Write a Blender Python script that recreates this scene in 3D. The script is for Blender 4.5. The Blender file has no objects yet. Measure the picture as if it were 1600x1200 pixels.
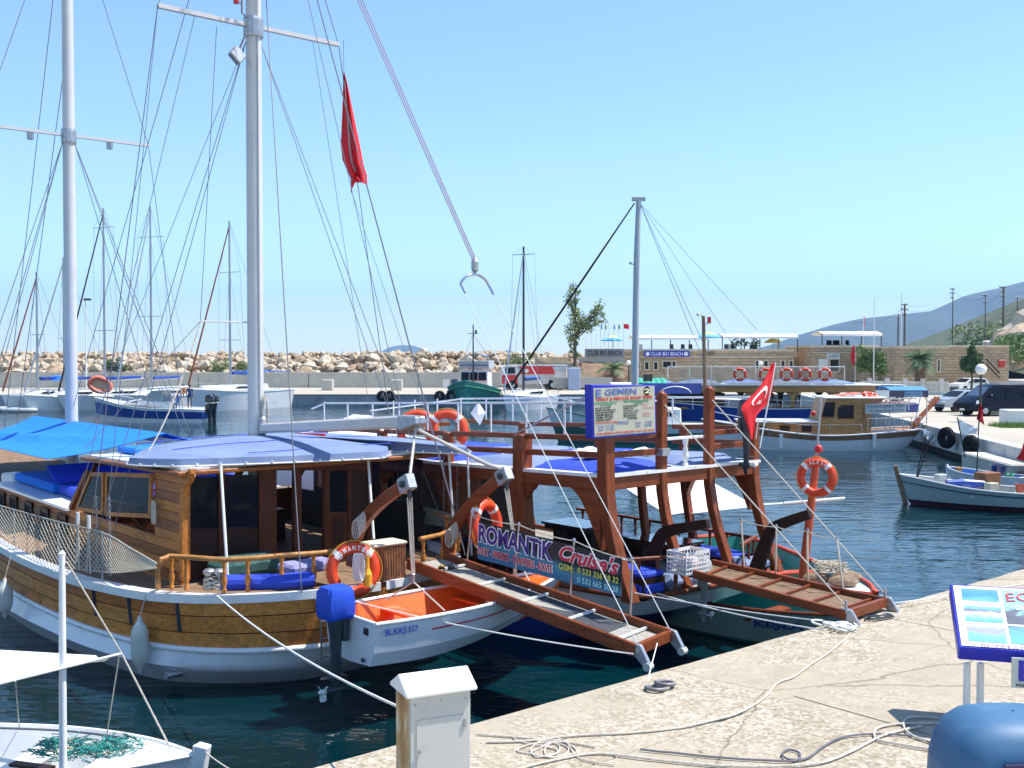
import bpy, bmesh, math, random
from mathutils import Vector, Matrix, noise
random.seed(7)
S = bpy.context.scene
COL = S.collection
R = math.radians
PI = math.pi
# ------------------------------------------------------------------ camera, world, sun
F, CH, TH = 1700.0, 4.8, math.atan(44 / 1700)
cd = bpy.data.cameras.new('camera'); cam = bpy.data.objects.new('camera', cd); COL.objects.link(cam)
cd.sensor_width = 36; cd.lens = 36 * F / 1600; cd.clip_start = .1; cd.clip_end = 30000
cam.location = (0, 0, CH); cam.rotation_euler = (PI / 2 - TH, 0, 0); S.camera = cam
SUN_EL, SUN_AZ = 62.0, (0.80, 0.12)           # elevation, horizontal direction towards the sun
w = bpy.data.worlds.new('World'); S.world = w; w.use_nodes = True
wn = w.node_tree.nodes; wl = w.node_tree.links
bg = wn['Background']; sky = wn.new('ShaderNodeTexSky'); sky.sky_type = 'NISHITA'; sky.sun_disc = False
sky.sun_elevation = R(SUN_EL); sky.sun_rotation = math.atan2(SUN_AZ[0], SUN_AZ[1])
sky.air_density = 1.0; sky.dust_density = 0.05; sky.ozone_density = 1.6; sky.altitude = 0
hsv = wn.new('ShaderNodeHueSaturation'); hsv.inputs['Saturation'].default_value = 1.0; hsv.inputs['Hue'].default_value = .5
wl.new(sky.outputs[0], hsv.inputs['Color']); tn = wn.new('ShaderNodeMix'); tn.data_type = 'RGBA'; tn.blend_type = 'MULTIPLY'; tn.inputs[0].default_value = 1; tn.inputs[7].default_value = (.86, .975, 1.06, 1); wl.new(hsv.outputs[0], tn.inputs[6]); wl.new(tn.outputs[2], bg.inputs[0]); bg.inputs[1].default_value = 0.14
sl = bpy.data.lights.new('sun', 'SUN'); sl.energy = 5.0; sl.angle = R(.53); sl.color = (1, .955, .89)
so = bpy.data.objects.new('sun', sl); COL.objects.link(so)
sd = Vector((SUN_AZ[0], SUN_AZ[1], 0)).normalized() * math.cos(R(SUN_EL)) + Vector((0, 0, math.sin(R(SUN_EL))))
so.rotation_euler = sd.to_track_quat('Z', 'Y').to_euler()
S.view_settings.view_transform = 'Standard'; S.view_settings.look = 'None'
S.view_settings.exposure = 0.70; S.view_settings.gamma = 1
HAZE = .00016
S.cycles.max_bounces = 6; S.cycles.volume_bounces = 0; S.cycles.transparent_max_bounces = 16
S.cycles.volume_max_steps = 64

# ------------------------------------------------------------------ geometry of the view, used to read real positions off the ground plane
def ray(px, py):
    a = (px - 800) / F; b = -(py - 600) / F
    c, s = math.cos(TH), math.sin(TH)
    return (a, c + b * s, -s + b * c)
def at(px, py, Y):
    r = ray(px, py); k = Y / r[1]; return Vector((r[0] * k, Y, CH + r[2] * k))
def gz(px, py, z):
    r = ray(px, py); k = (z - CH) / r[2]; return Vector((r[0] * k, r[1] * k, z))
class Fr:                                        # a boat's frame: t forward from the stern, s to starboard, z up
    def __init__(s, O, h):
        n = math.hypot(*h); s.U = (h[0] / n, h[1] / n); s.P = (s.U[1], -s.U[0]); s.O = O
        s.rz = math.atan2(s.U[1], s.U[0])
    def __call__(s, t, v, z): return Vector((s.O[0] + t * s.U[0] + v * s.P[0], s.O[1] + t * s.U[1] + v * s.P[1], z))
    def onS(s, px, py, v):
        r = ray(px, py); k = (v + s.O[0] * s.P[0] + s.O[1] * s.P[1]) / (r[0] * s.P[0] + r[1] * s.P[1]); return Vector((r[0] * k, r[1] * k, CH + r[2] * k))
    def onT(s, px, py, v):
        r = ray(px, py); k = (v + s.O[0] * s.U[0] + s.O[1] * s.U[1]) / (r[0] * s.U[0] + r[1] * s.U[1]); return Vector((r[0] * k, r[1] * k, CH + r[2] * k))
RF = Fr((-2.62, 17.02), (-.65, .76))

# ------------------------------------------------------------------ materials
MATS = {}
def mat(name, col, rough=.6, metal=0, var=.12, vs=3.0, bump=0., bs=30., stretch=None, spec=.5, trans=0, coat=0, dirt=None, dirt_s=1.5, dirt_a=.5):
    if name in MATS: return MATS[name]
    m = bpy.data.materials.new(name); m.use_nodes = True; MATS[name] = m
    n = m.node_tree.nodes; l = m.node_tree.links; p = n['Principled BSDF']
    p.inputs['Roughness'].default_value = rough; p.inputs['Metallic'].default_value = metal
    p.inputs['Specular IOR Level'].default_value = spec; p.inputs['Coat Weight'].default_value = coat
    p.inputs['Coat Roughness'].default_value = .12
    tc = n.new('ShaderNodeTexCoord'); mp = n.new('ShaderNodeMapping'); l.new(tc.outputs['Object'], mp.inputs[0])
    if stretch: mp.inputs['Scale'].default_value = stretch
    nz = n.new('ShaderNodeTexNoise'); nz.inputs['Scale'].default_value = vs; nz.inputs['Detail'].default_value = 6; nz.inputs['Roughness'].default_value = .62
    l.new(mp.outputs[0], nz.inputs[0])
    rp = n.new('ShaderNodeValToRGB'); l.new(nz.outputs[0], rp.inputs[0])
    rp.color_ramp.elements[0].position = .3; rp.color_ramp.elements[1].position = .7
    a = [max(0, c * (1 - var)) for c in col]; b = [min(1, c * (1 + var)) for c in col]
    rp.color_ramp.elements[0].color = (*a, 1); rp.color_ramp.elements[1].color = (*b, 1)
    out = rp.outputs[0]
    if dirt:
        n2 = n.new('ShaderNodeTexNoise'); n2.inputs['Scale'].default_value = dirt_s; n2.inputs['Detail'].default_value = 8; n2.inputs['Roughness'].default_value = .7
        l.new(tc.outputs['Object'], n2.inputs[0])
        r2 = n.new('ShaderNodeValToRGB'); r2.color_ramp.elements[0].position = .52; r2.color_ramp.elements[1].position = .72
        r2.color_ramp.elements[0].color = (0, 0, 0, 1); r2.color_ramp.elements[1].color = (dirt_a,) * 3 + (1,)
        l.new(n2.outputs[0], r2.inputs[0])
        mx = n.new('ShaderNodeMix'); mx.data_type = 'RGBA'; l.new(r2.outputs[0], mx.inputs[0]); l.new(out, mx.inputs[6]); mx.inputs[7].default_value = (*dirt, 1)
        out = mx.outputs[2]
    l.new(out, p.inputs['Base Color'])
    if bump:
        n3 = n.new('ShaderNodeTexNoise'); n3.inputs['Scale'].default_value = bs; n3.inputs['Detail'].default_value = 5; l.new(mp.outputs[0], n3.inputs[0])
        bp = n.new('ShaderNodeBump'); bp.inputs['Strength'].default_value = bump; bp.inputs['Distance'].default_value = .02
        l.new(n3.outputs[0], bp.inputs['Height']); l.new(bp.outputs[0], p.inputs['Normal'])
    if trans: p.inputs['Transmission Weight'].default_value = trans
    return m
def wood(name, col, rough=.4, coat=.1, axis=0, var=.35, s=2.2):
    st = [9, 9, 9]; st[axis] = .7
    return mat(name, col, rough, 0, var, s, .25, 6, tuple(st), coat=coat, spec=.25, dirt=tuple(c * .35 for c in col), dirt_s=2.3, dirt_a=.55)
M_hullwood = wood('hull_wood', (.52, .19, .04), .45, .03)
M_cabwood = wood('cabin_wood', (.27, .09, .022), .45, .05)
M_oak = wood('light_wood', (.42, .19, .055), .42, .1)
M_red = wood('red_wood', (.21, .050, .014), .45, .08)
M_redz = wood('red_wood_upright', (.21, .050, .014), .45, .08, axis=2)
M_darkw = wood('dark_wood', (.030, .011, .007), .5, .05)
M_capw = wood('weathered_wood', (.22, .14, .085), .7, 0)
M_white = mat('white_paint', (.78, .78, .77), .35, var=.04, dirt=(.45, .42, .36), dirt_s=2.5, dirt_a=.35, coat=.2)
M_hullwhite = mat('hull_white', (.74, .76, .78), .3, var=.04, vs=1.2, dirt=(.40, .42, .38), dirt_s=1.3, dirt_a=.45, stretch=(1, 1, .4), coat=.2)
M_mast = mat('mast_paint', (.60, .575, .55), .35, var=.06, vs=2)
M_navy = mat('navy_paint', (.012, .018, .09), .3, var=.2, coat=.3)
M_anti = mat('antifoul', (.05, .02, .05), .7, var=.3)
M_bluecan = mat('blue_canvas', (.155, .215, .365), .8, var=.10, vs=1.4, bump=.6, bs=2.2, dirt=(.25, .27, .42), dirt_s=1.2, dirt_a=.5)
M_bluecush = mat('blue_cushion', (.02, .06, .52), .75, var=.15, vs=4, bump=.3, bs=8)
M_awn = mat('azure_awning', (.005, .19, .72), .75, var=.05, vs=1)
M_deck = mat('deck_grey', (.30, .27, .23), .8, var=.2, vs=8)
M_chrome = mat('stainless', (.62, .62, .62), .22, 1, var=.06)
M_galv = mat('galvanised', (.42, .43, .45), .45, .8, var=.2, vs=15)
M_rope = mat('rope', (.55, .50, .42), .9, var=.25, vs=30, bump=.5, bs=120)
M_wire = mat('wire', (.20, .19, .21), .5, .5, var=.1)
M_ropew = mat('white_rope', (.70, .69, .66), .85, var=.2, vs=40)
M_orange = mat('lifebuoy_orange', (.72, .055, .008), .5, var=.12, dirt=(.5, .2, .12), dirt_a=.35, dirt_s=6)
M_inor = mat('orange_gelcoat', (.78, .13, .012), .35, var=.1, dirt=(.45, .05, .01), dirt_s=1.5, dirt_a=.6, coat=.2)
M_black = mat('black_rubber', (.010, .010, .012), .75, var=.3, spec=.15)
M_blk2 = mat('black_gloss', (.012, .013, .017), .25, var=.2, coat=.4)
M_greymetal = mat('grey_leg', (.035, .045, .055), .4, var=.2)
M_glass = mat('dark_glass', (.008, .012, .02), .08, var=.4, spec=.12)
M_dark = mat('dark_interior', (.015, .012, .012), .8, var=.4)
M_wicker = mat('wicker', (.27, .115, .045), .7, var=.7, vs=5, bump=.9, bs=18, stretch=(9, 9, 1.5))
M_redflag = mat('flag_red', (.68, .008, .015), .7, var=.06)
M_wflag = mat('flag_white', (.8, .8, .8), .7, var=.03)
M_red2 = mat('red_paint', (.55, .02, .015), .4, var=.08)
M_yellow = mat('yellow_plastic', (.75, .42, .03), .5, var=.1)
M_teal = mat('teal_paint', (.03, .25, .22), .35, var=.12, vs=1.5, dirt=(.1, .2, .18), dirt_a=.4)
M_paleteal = mat('pale_teal_paint', (.28, .42, .38), .45, var=.12, vs=2, dirt=(.25, .27, .22), dirt_a=.5)
M_blueb = mat('blue_hull_paint', (.012, .05, .30), .22, var=.08, coat=.4)
M_fender = mat('fender_white', (.55, .56, .50), .5, var=.1, dirt=(.3, .3, .26), dirt_a=.5, dirt_s=5)
M_stone = mat('building_stone', (.34, .25, .17), .9, var=.35, vs=2.2, bump=.6, bs=3)
M_stonetrim = mat('stone_trim', (.62, .52, .38), .85, var=.15, vs=2)
M_step = mat('step_stone', (.52, .42, .28), .9, var=.25, vs=1)
M_plaster = mat('pale_plaster', (.46, .43, .37), .9, var=.1, vs=.6, dirt=(.3, .27, .22), dirt_a=.4, dirt_s=.6)
M_conc = mat('quay_concrete', (.50, .47, .40), .9, var=.12, vs=.7, bump=.2, bs=8, dirt=(.36, .33, .27), dirt_a=.5, dirt_s=.5)
M_qface = mat('quay_face', (.33, .36, .38), .9, var=.2, vs=.5, dirt=(.12, .13, .13), dirt_a=.7, dirt_s=.8)
M_pale = mat('pale_metal', (.72, .73, .70), .4, var=.05)
M_ped = mat('pedestal_paint', (.56, .55, .50), .55, var=.05, vs=1.5, dirt=(.42, .40, .34), dirt_a=.5, dirt_s=4)
M_pedroof = mat('pedestal_roof', (.82, .81, .78), .5, var=.03)
M_leaf = [mat('leaf_%s' % k, c, .6, var=.4, vs=.8) for k, c in (('mid', (.11, .19, .04)), ('dark', (.045, .10, .022)), ('olive', (.20, .25, .08)), ('palm', (.06, .15, .05)))]
M_bark = mat('bark', (.12, .085, .055), .9, var=.3, vs=6)
M_signw = mat('sign_cream', (.46, .45, .35), .6, var=.03)
M_ink = mat('ink_black', (.02, .02, .025), .6, var=0)
M_inkb = mat('ink_blue', (.09, .13, .45), .6, var=0)
M_inkr = mat('ink_red', (.62, .03, .02), .6, var=0)
M_inkg = mat('ink_green', (.03, .28, .12), .6, var=0)
M_inkw = mat('ink_white', (.85, .85, .85), .6, var=0)
M_inkn = mat('ink_navy', (.02, .03, .30), .6, var=0)
M_inkp = mat('ink_purple', (.055, .015, .20), .6, var=0)
M_signblue = mat('sign_blue', (.012, .02, .42), .35, var=.05)
M_netc = mat('net_cord', (.62, .56, .44), .9, var=.1)

# ------------------------------------------------------------------ mesh builder (world coordinates; moved into the parent's space on build)
ROOT = {}
def cr(pts, u):                                   # Catmull-Rom through a list of tuples, u in 0..1
    n = len(pts) - 1; x = min(max(u, 0), 1) * n; i = min(int(x), n - 1); f = x - i
    p0 = pts[max(i - 1, 0)]; p1 = pts[i]; p2 = pts[i + 1]; p3 = pts[min(i + 2, n)]
    return tuple(.5 * ((2 * b) + (-a + c) * f + (2 * a - 5 * b + 4 * c - d) * f * f + (-a + 3 * b - 3 * c + d) * f ** 3) for a, b, c, d in zip(p0, p1, p2, p3))
class MB:
    def __init__(s): s.v = []; s.f = []
    def add(s, vs, fs):
        o = len(s.v); s.v += [Vector(v) for v in vs]; s.f += [tuple(i + o for i in f) for f in fs]; return s
    def box(s, c, size, rz=0, M=None):
        x, y, z = [k / 2 for k in size]
        vs = [Vector((a, b, d)) for a in (-x, x) for b in (-y, y) for d in (-z, z)]
        m = Matrix.Rotation(rz, 4, 'Z') if M is None else M
        vs = [m @ v + Vector(c) for v in vs]
        return s.add(vs, [(0, 1, 3, 2), (4, 6, 7, 5), (0, 4, 5, 1), (2, 3, 7, 6), (0, 2, 6, 4), (1, 5, 7, 3)])
    def beam(s, a, b, w_, h, up=(0, 0, 1), w2=None, h2=None):
        a = Vector(a); b = Vector(b); d = (b - a).normalized(); up = Vector(up)
        x = d.cross(up)
        if x.length < 1e-4: x = d.cross(Vector((1, 0, 0)))
        x.normalize(); y = x.cross(d).normalized(); w2 = w_ if w2 is None else w2; h2 = h if h2 is None else h2
        vs = [a + x * i * w_ / 2 + y * j * h / 2 for i, j in ((-1, -1), (1, -1), (1, 1), (-1, 1))] + [b + x * i * w2 / 2 + y * j * h2 / 2 for i, j in ((-1, -1), (1, -1), (1, 1), (-1, 1))]
        return s.add(vs, [(0, 1, 2, 3), (4, 7, 6, 5), (0, 4, 5, 1), (1, 5, 6, 2), (2, 6, 7, 3), (3, 7, 4, 0)])
    def tube(s, pts, r, n=6, closed=False):
        pts = [Vector(p) for p in pts]; m = len(pts); o = len(s.v); rs = r if isinstance(r, (list, tuple)) else [r] * m
        prev = None
        for i, p in enumerate(pts):
            if closed: d = pts[(i + 1) % m] - pts[i - 1]
            else: d = pts[min(i + 1, m - 1)] - pts[max(i - 1, 0)]
            d.normalize()
            if prev is None:
                x = d.cross(Vector((0, 0, 1)));
                if x.length < 1e-3: x = Vector((1, 0, 0))
            else:
                x = prev - d * prev.dot(d)
            x.normalize(); prev = x; y = d.cross(x)
            for k in range(n):
                a = 2 * PI * k / n; s.v.append(p + (x * math.cos(a) + y * math.sin(a)) * rs[i])
        for i in range(m if closed else m - 1):
            for k in range(n):
                j = (i + 1) % m
                s.f.append((o + i * n + k, o + i * n + (k + 1) % n, o + j * n + (k + 1) % n, o + j * n + k))
        if not closed:
            s.f.append(tuple(o + k for k in range(n))[::-1]); s.f.append(tuple(o + (m - 1) * n + k for k in range(n)))
        return s
    def lathe(s, c, prof, n=12, axis=(0, 0, 1)):   # prof: (radius, distance along axis)
        ax = Vector(axis).normalized(); x = ax.cross(Vector((0, 0, 1)))
        if x.length < 1e-3: x = Vector((1, 0, 0))
        x.normalize(); y = ax.cross(x); o = len(s.v); c = Vector(c)
        for r, h in prof:
            for k in range(n):
                a = 2 * PI * k / n; s.v.append(c + ax * h + (x * math.cos(a) + y * math.sin(a)) * r)
        for i in range(len(prof) - 1):
            for k in range(n): s.f.append((o + i * n + k, o + i * n + (k + 1) % n, o + (i + 1) * n + (k + 1) % n, o + (i + 1) * n + k))
        s.f.append(tuple(o + k for k in range(n))[::-1]); s.f.append(tuple(o + (len(prof) - 1) * n + k for k in range(n)))
        return s
    def prism(s, pts, off):                        # polygon extruded by a vector
        pts = [Vector(p) for p in pts]; off = Vector(off); n = len(pts)
        return s.add(pts + [p + off for p in pts], [tuple(range(n))[::-1], tuple(range(n, 2 * n))] + [(i, (i + 1) % n, n + (i + 1) % n, n + i) for i in range(n)])
    def grid(s, rows, close_u=False):
        m = len(rows[0]); o = len(s.v)
        for r in rows: s.v += [Vector(p) for p in r]
        for i in range(len(rows) - 1):
            for k in range(m if close_u else m - 1):
                k2 = (k + 1) % m; s.f.append((o + i * m + k, o + i * m + k2, o + (i + 1) * m + k2, o + (i + 1) * m + k))
        return s
    def thick(s, rows, off):                       # grid with a second layer and closed rim
        off = Vector(off); m = len(rows[0]); n = len(rows); o = len(s.v)
        s.grid(rows); s.grid([[Vector(p) + off for p in r] for r in rows][::-1])
        o2 = o + n * m
        def A(i, k): return o + i * m + k
        def B(i, k): return o2 + (n - 1 - i) * m + k
        for k in range(m - 1): s.f.append((A(0, k), B(0, k), B(0, k + 1), A(0, k + 1))); s.f.append((A(n - 1, k), A(n - 1, k + 1), B(n - 1, k + 1), B(n - 1, k)))
        for i in range(n - 1): s.f.append((A(i, 0), A(i + 1, 0), B(i + 1, 0), B(i, 0))); s.f.append((A(i, m - 1), B(i, m - 1), B(i + 1, m - 1), A(i + 1, m - 1)))
        return s
    def build(s, name, m, parent=None, smooth=False, bevel=0, kind=None, label=None):
        me = bpy.data.meshes.new(name)
        vs = s.v
        if parent is not None:
            inv = ROOT[parent.name].inverted(); vs = [inv @ v for v in vs]
        me.from_pydata([tuple(v) for v in vs], [], s.f); me.materials.append(m)
        bm = bmesh.new(); bm.from_mesh(me); bmesh.ops.recalc_face_normals(bm, faces=bm.faces)
        if bevel: bmesh.ops.bevel(bm, geom=[e for e in bm.edges if e.is_manifold and e.calc_face_angle(0) > .6], offset=bevel, segments=1, affect='EDGES')
        bm.to_mesh(me); bm.free()
        if smooth:
            me.shade_smooth()
            try: me.set_sharp_from_angle(angle=R(smooth if smooth is not True else 50))
            except Exception: pass
        o = bpy.data.objects.new(name, me); COL.objects.link(o)
        if parent is not None: o.parent = parent; ROOT[o.name] = ROOT[parent.name]
        else: ROOT[o.name] = Matrix()
        if kind: o['kind'] = kind
        if label: o['label'] = label
        return o
def tag(o, label, cat, group=None):
    o['label'] = label; o['category'] = cat
    if group: o['group'] = group
    return o
def thing(name, label, cat, loc, rz=0, group=None, sc=1):
    o = bpy.data.objects.new(name, None); COL.objects.link(o); o.location = loc; o.rotation_euler = (0, 0, rz); o.empty_display_size = .3
    ROOT[o.name] = Matrix.Translation(Vector(loc)) @ Matrix.Rotation(rz, 4, 'Z')
    return tag(o, label, cat, group)
def solo(mb, name, m, label, cat, group=None, **k):
    # a one-mesh thing whose origin sits at its own base
    n = len(mb.v); c = sum(mb.v, Vector()) / n; c.z = min(v.z for v in mb.v)
    mb.v = [v - c for v in mb.v]; o = mb.build(name, m, None, **k); o.location = c; ROOT[o.name] = Matrix.Translation(c)
    return tag(o, label, cat, group)
def struct(mb, name, m, **k): return mb.build(name, m, None, kind='structure', **k)
def dup(o, loc=None, rz=None, label=None, parent=None, M=None, group=None):
    c = o.copy(); COL.objects.link(c)
    if parent is not None: c.parent = parent
    if loc is not None: c.location = loc
    if rz is not None: c.rotation_euler = (0, 0, rz)
    if M is not None: c.matrix_local = M
    if label: c['label'] = label
    if group: c['group'] = group
    for ch in list(o.children): dup(ch, parent=c)
    if parent is None: ROOT[c.name] = Matrix.Translation(c.location) @ c.rotation_euler.to_matrix().to_4x4()
    return c
def inst(me, name, parent, M, kind=None):          # a piece sharing mesh data; M is in world space
    o = bpy.data.objects.new(name, me); COL.objects.link(o)
    if parent is not None: o.parent = parent; o.matrix_local = ROOT[parent.name].inverted() @ M
    else: o.matrix_local = M
    return o
def text(s, c, right, up, wdt, hgt, m, parent, name='lettering', bold=0.0, shear=0, depth=.002, arc=0, smallcaps=False):
    cu = bpy.data.curves.new('t', 'FONT'); cu.body = s; cu.align_x = 'CENTER'; cu.align_y = 'CENTER'; cu.size = 1; cu.offset = bold; cu.shear = shear; cu.extrude = .01; cu.resolution_u = 3
    to = bpy.data.objects.new('t', cu); COL.objects.link(to)
    dg = bpy.context.evaluated_depsgraph_get(); dg.update(); me = bpy.data.meshes.new_from_object(to.evaluated_get(dg))
    bpy.data.objects.remove(to); bpy.data.curves.remove(cu)
    xs = [v.co.x for v in me.vertices]; ys = [v.co.y for v in me.vertices]
    if not xs: return None
    x0, x1, y0, y1 = min(xs), max(xs), min(ys), max(ys); right = Vector(right).normalized(); up = Vector(up).normalized(); nn = right.cross(up)
    inv = ROOT[parent.name].inverted() if parent is not None else Matrix()
    for v in me.vertices:
        a = (v.co.x - (x0 + x1) / 2) / (x1 - x0); b = (v.co.y - (y0 + y1) / 2) / (y1 - y0)
        p = Vector(c) + right * a * wdt + up * (b * hgt + arc * (.25 - a * a) * hgt) + nn * (v.co.z * 100 * depth / 2 + depth)
        v.co = inv @ p
    me.materials.append(m); me.name = name
    o = bpy.data.objects.new(name, me); COL.objects.link(o)
    if parent is not None: o.parent = parent; ROOT[o.name] = ROOT[parent.name]
    return o
def hull_rows(fr, sc, levels, n=40, side=1):
    # levels: list of lists of (t, half, z) from top down, each the same length
    rows = []
    for lv in levels:
        rows.append([(lambda q: fr(q[0], sc + side * max(q[1], 0), q[2]))(cr(lv, i / n)) for i in range(n + 1)])
    return rows
def hull_part(fr, sc, la, lb, n=40, sub=3, out=0.0, u0=0, u1=1, sides=(-1, 1)):
    mb = MB()
    for sd_ in sides:
        rows = []
        for j in range(sub + 1):
            f = j / sub; r = []
            for i in range(n + 1):
                u = u0 + (u1 - u0) * i / n; a = cr(la, u); b = cr(lb, u); q = [x + (y - x) * f for x, y in zip(a, b)]
                r.append(fr(q[0], sc + sd_ * max(q[1] + out, 0), q[2]))
            rows.append(r)
        mb.grid(rows)
    return mb
def lifebuoy(name, label, c, nrm, up, Ro=.36, r=.075, group=None, rope=True, words=None, parent=None, tilt=0):
    nrm = Vector(nrm).normalized(); up = Vector(up); x = up.cross(nrm).normalized(); y = nrm.cross(x)
    c = Vector(c)
    if parent is None: th = thing(name, label, 'lifebuoy', c, 0, group)
    else: th = parent
    N = 36; ring = [c + (x * math.cos(2 * PI * i / N) + y * math.sin(2 * PI * i / N)) * (Ro - r) for i in range(N)]
    b = MB().tube(ring, r, 12, True).build('ring', M_orange, th, smooth=True)
    for k in range(4):
        a0 = PI / 4 + k * PI / 2; mb = MB()
        mb.tube([c + (x * math.cos(a0 + d) + y * math.sin(a0 + d)) * (Ro - r) for d in (-.1, 0, .1)], r * 1.03, 12)
        mb.build('band', M_inkw, th, smooth=True)
    if rope:
        pts = []
        for i in range(48):
            a = 2 * PI * i / 48; rr = Ro + .004 + .018 * abs(math.sin(2 * (a - PI / 4)))
            pts.append(c + (x * math.cos(a) + y * math.sin(a)) * rr + nrm * .02)
        MB().tube(pts, .006, 5, True).build('grab_line', M_yellow, th)
    if words:
        for s_, top in ((words[0], 1), (words[1], -1)):
            if s_: 
                rr = Ro - r; n = len(s_); span = .115 * n / rr * .62
                for i, ch in enumerate(s_):
                    if ch == ' ': continue
                    a = (PI / 2 - (i - (n - 1) / 2) * span / n) if top > 0 else (-PI / 2 + (i - (n - 1) / 2) * span / n)
                    rad = x * math.cos(a) + y * math.sin(a)
                    tx = (x * math.sin(a) - y * math.cos(a)) * top
                    text(ch, c + rad * rr + nrm * (r + .001), tx, rad * top, .045, .07, M_inkw, th, 'letter', bold=.02)
    return th
def catenary(a, b, sag, n=14):
    a = Vector(a); b = Vector(b); return [a.lerp(b, i / n) - Vector((0, 0, 4 * sag * (i / n) * (1 - i / n))) for i in range(n + 1)]
def leafball(mb, c, r, n, size, flat=1.0, rnd=random):
    c = Vector(c)
    for i in range(n):
        d = Vector((rnd.gauss(0, 1), rnd.gauss(0, 1), rnd.gauss(0, 1))).normalized() * r * (rnd.random() ** .45); d.z *= flat
        a = Vector((rnd.gauss(0, 1), rnd.gauss(0, 1), rnd.gauss(0, 1))).normalized(); b = a.cross(Vector((rnd.gauss(0, 1), rnd.gauss(0, 1), rnd.gauss(0, 1)))).normalized()
        k = size * rnd.uniform(.6, 1.3); p = c + d; o = len(mb.v)
        mb.v += [p - a * k, p + b * k * .45, p + a * k, p - b * k * .45]; mb.f.append((o, o + 1, o + 2, o + 3))
# ================================================================== THE SETTING
def nodemat(name, rough=.8):
    m = bpy.data.materials.new(name); m.use_nodes = True; MATS[name] = m
    m.node_tree.nodes['Principled BSDF'].inputs['Roughness'].default_value = rough
    return m, m.node_tree.nodes, m.node_tree.links, m.node_tree.nodes['Principled BSDF']
def ramp(n, l, src, stops):
    r = n.new('ShaderNodeValToRGB'); e = r.color_ramp.elements
    while len(e) < len(stops): e.new(.5)
    for q, (p_, c) in zip(e, stops): q.position = p_; q.color = (*c, 1)
    l.new(src, r.inputs[0]); return r.outputs[0]
def noisen(n, l, vec, sc, det=5, rg=.6, vscale=None):
    if vscale:
        mp = n.new('ShaderNodeMapping'); mp.inputs['Scale'].default_value = vscale; l.new(vec, mp.inputs[0]); vec = mp.outputs[0]
    z = n.new('ShaderNodeTexNoise'); z.inputs['Scale'].default_value = sc; z.inputs['Detail'].default_value = det; z.inputs['Roughness'].default_value = rg
    l.new(vec, z.inputs[0]); return z.outputs[0]
def math_(n, l, op, a, b):
    q = n.new('ShaderNodeMath'); q.operation = op
    for i, x in enumerate((a, b)):
        if isinstance(x, (int, float)): q.inputs[i].default_value = x
        else: l.new(x, q.inputs[i])
    return q.outputs[0]
# --- water
M_water, n, l, p = nodemat('harbour_water', .03)
p.inputs['IOR'].default_value = 1.33; p.inputs['Specular IOR Level'].default_value = .5
tc = n.new('ShaderNodeTexCoord').outputs['Object']
big = noisen(n, l, tc, .05, 3)
l.new(ramp(n, l, big, [(.3, (.0003, .009, .013)), (.7, (.0006, .024, .032))]), p.inputs['Base Color'])
h = math_(n, l, 'ADD', noisen(n, l, tc, .62, 2, .5, (.6, 1.6, 1)), math_(n, l, 'MULTIPLY', noisen(n, l, tc, 1.7, 3, .5, (.6, 1.6, 1)), .62))
h = math_(n, l, 'ADD', h, math_(n, l, 'MULTIPLY', noisen(n, l, tc, .22, 2, .5), 1.2))
calm = ramp(n, l, noisen(n, l, tc, .09, 3), [(.38, (.30,) * 3), (.62, (1,) * 3)])
bp = n.new('ShaderNodeBump'); bp.inputs['Distance'].default_value = .085; l.new(calm, bp.inputs['Strength']); l.new(h, bp.inputs['Height']); l.new(bp.outputs[0], p.inputs['Normal'])
mb = MB(); mb.add([(-9000, -60, 0), (9000, -60, 0), (9000, 14000, 0), (-9000, 14000, 0)], [(0, 1, 2, 3)]); struct(mb, 'harbour_water', M_water)
# --- near quay: aggregate slabs with real joints
M_agg, n, l, p = nodemat('pebble_concrete', .85)
tc = n.new('ShaderNodeTexCoord').outputs['Object']
vo = n.new('ShaderNodeTexVoronoi'); vo.inputs['Scale'].default_value = 28; l.new(tc, vo.inputs['Vector'])
sep = n.new('ShaderNodeSeparateColor'); l.new(vo.outputs['Color'], sep.inputs[0])
peb = ramp(n, l, sep.outputs[0], [(0, (.25, .20, .14)), (.35, (.345, .29, .21)), (.7, (.40, .345, .26)), (1, (.52, .47, .38))])
smooth_c = ramp(n, l, noisen(n, l, tc, 3, 6, .7), [(.3, (.33, .28, .205)), (.7, (.40, .345, .26))])
msk = ramp(n, l, noisen(n, l, tc, .55, 5, .6), [(.44, (1,) * 3), (.56, (.12,) * 3)])
mx = n.new('ShaderNodeMix'); mx.data_type = 'RGBA'; l.new(msk, mx.inputs[0]); l.new(smooth_c, mx.inputs[6]); l.new(peb, mx.inputs[7])
st = ramp(n, l, noisen(n, l, tc, .8, 8, .75), [(.30, (.78, .76, .72)), (.5, (1,) * 3)])
st2 = ramp(n, l, noisen(n, l, tc, 5.5, 4, .6), [(.26, (.45, .42, .36)), (.34, (1,) * 3)])
m2 = n.new('ShaderNodeMix'); m2.data_type = 'RGBA'; m2.blend_type = 'MULTIPLY'; m2.inputs[0].default_value = 1; l.new(mx.outputs[2], m2.inputs[6]); l.new(st, m2.inputs[7])
m3 = n.new('ShaderNodeMix'); m3.data_type = 'RGBA'; m3.blend_type = 'MULTIPLY'; m3.inputs[0].default_value = 1; l.new(m2.outputs[2], m3.inputs[6]); l.new(st2, m3.inputs[7])
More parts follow.
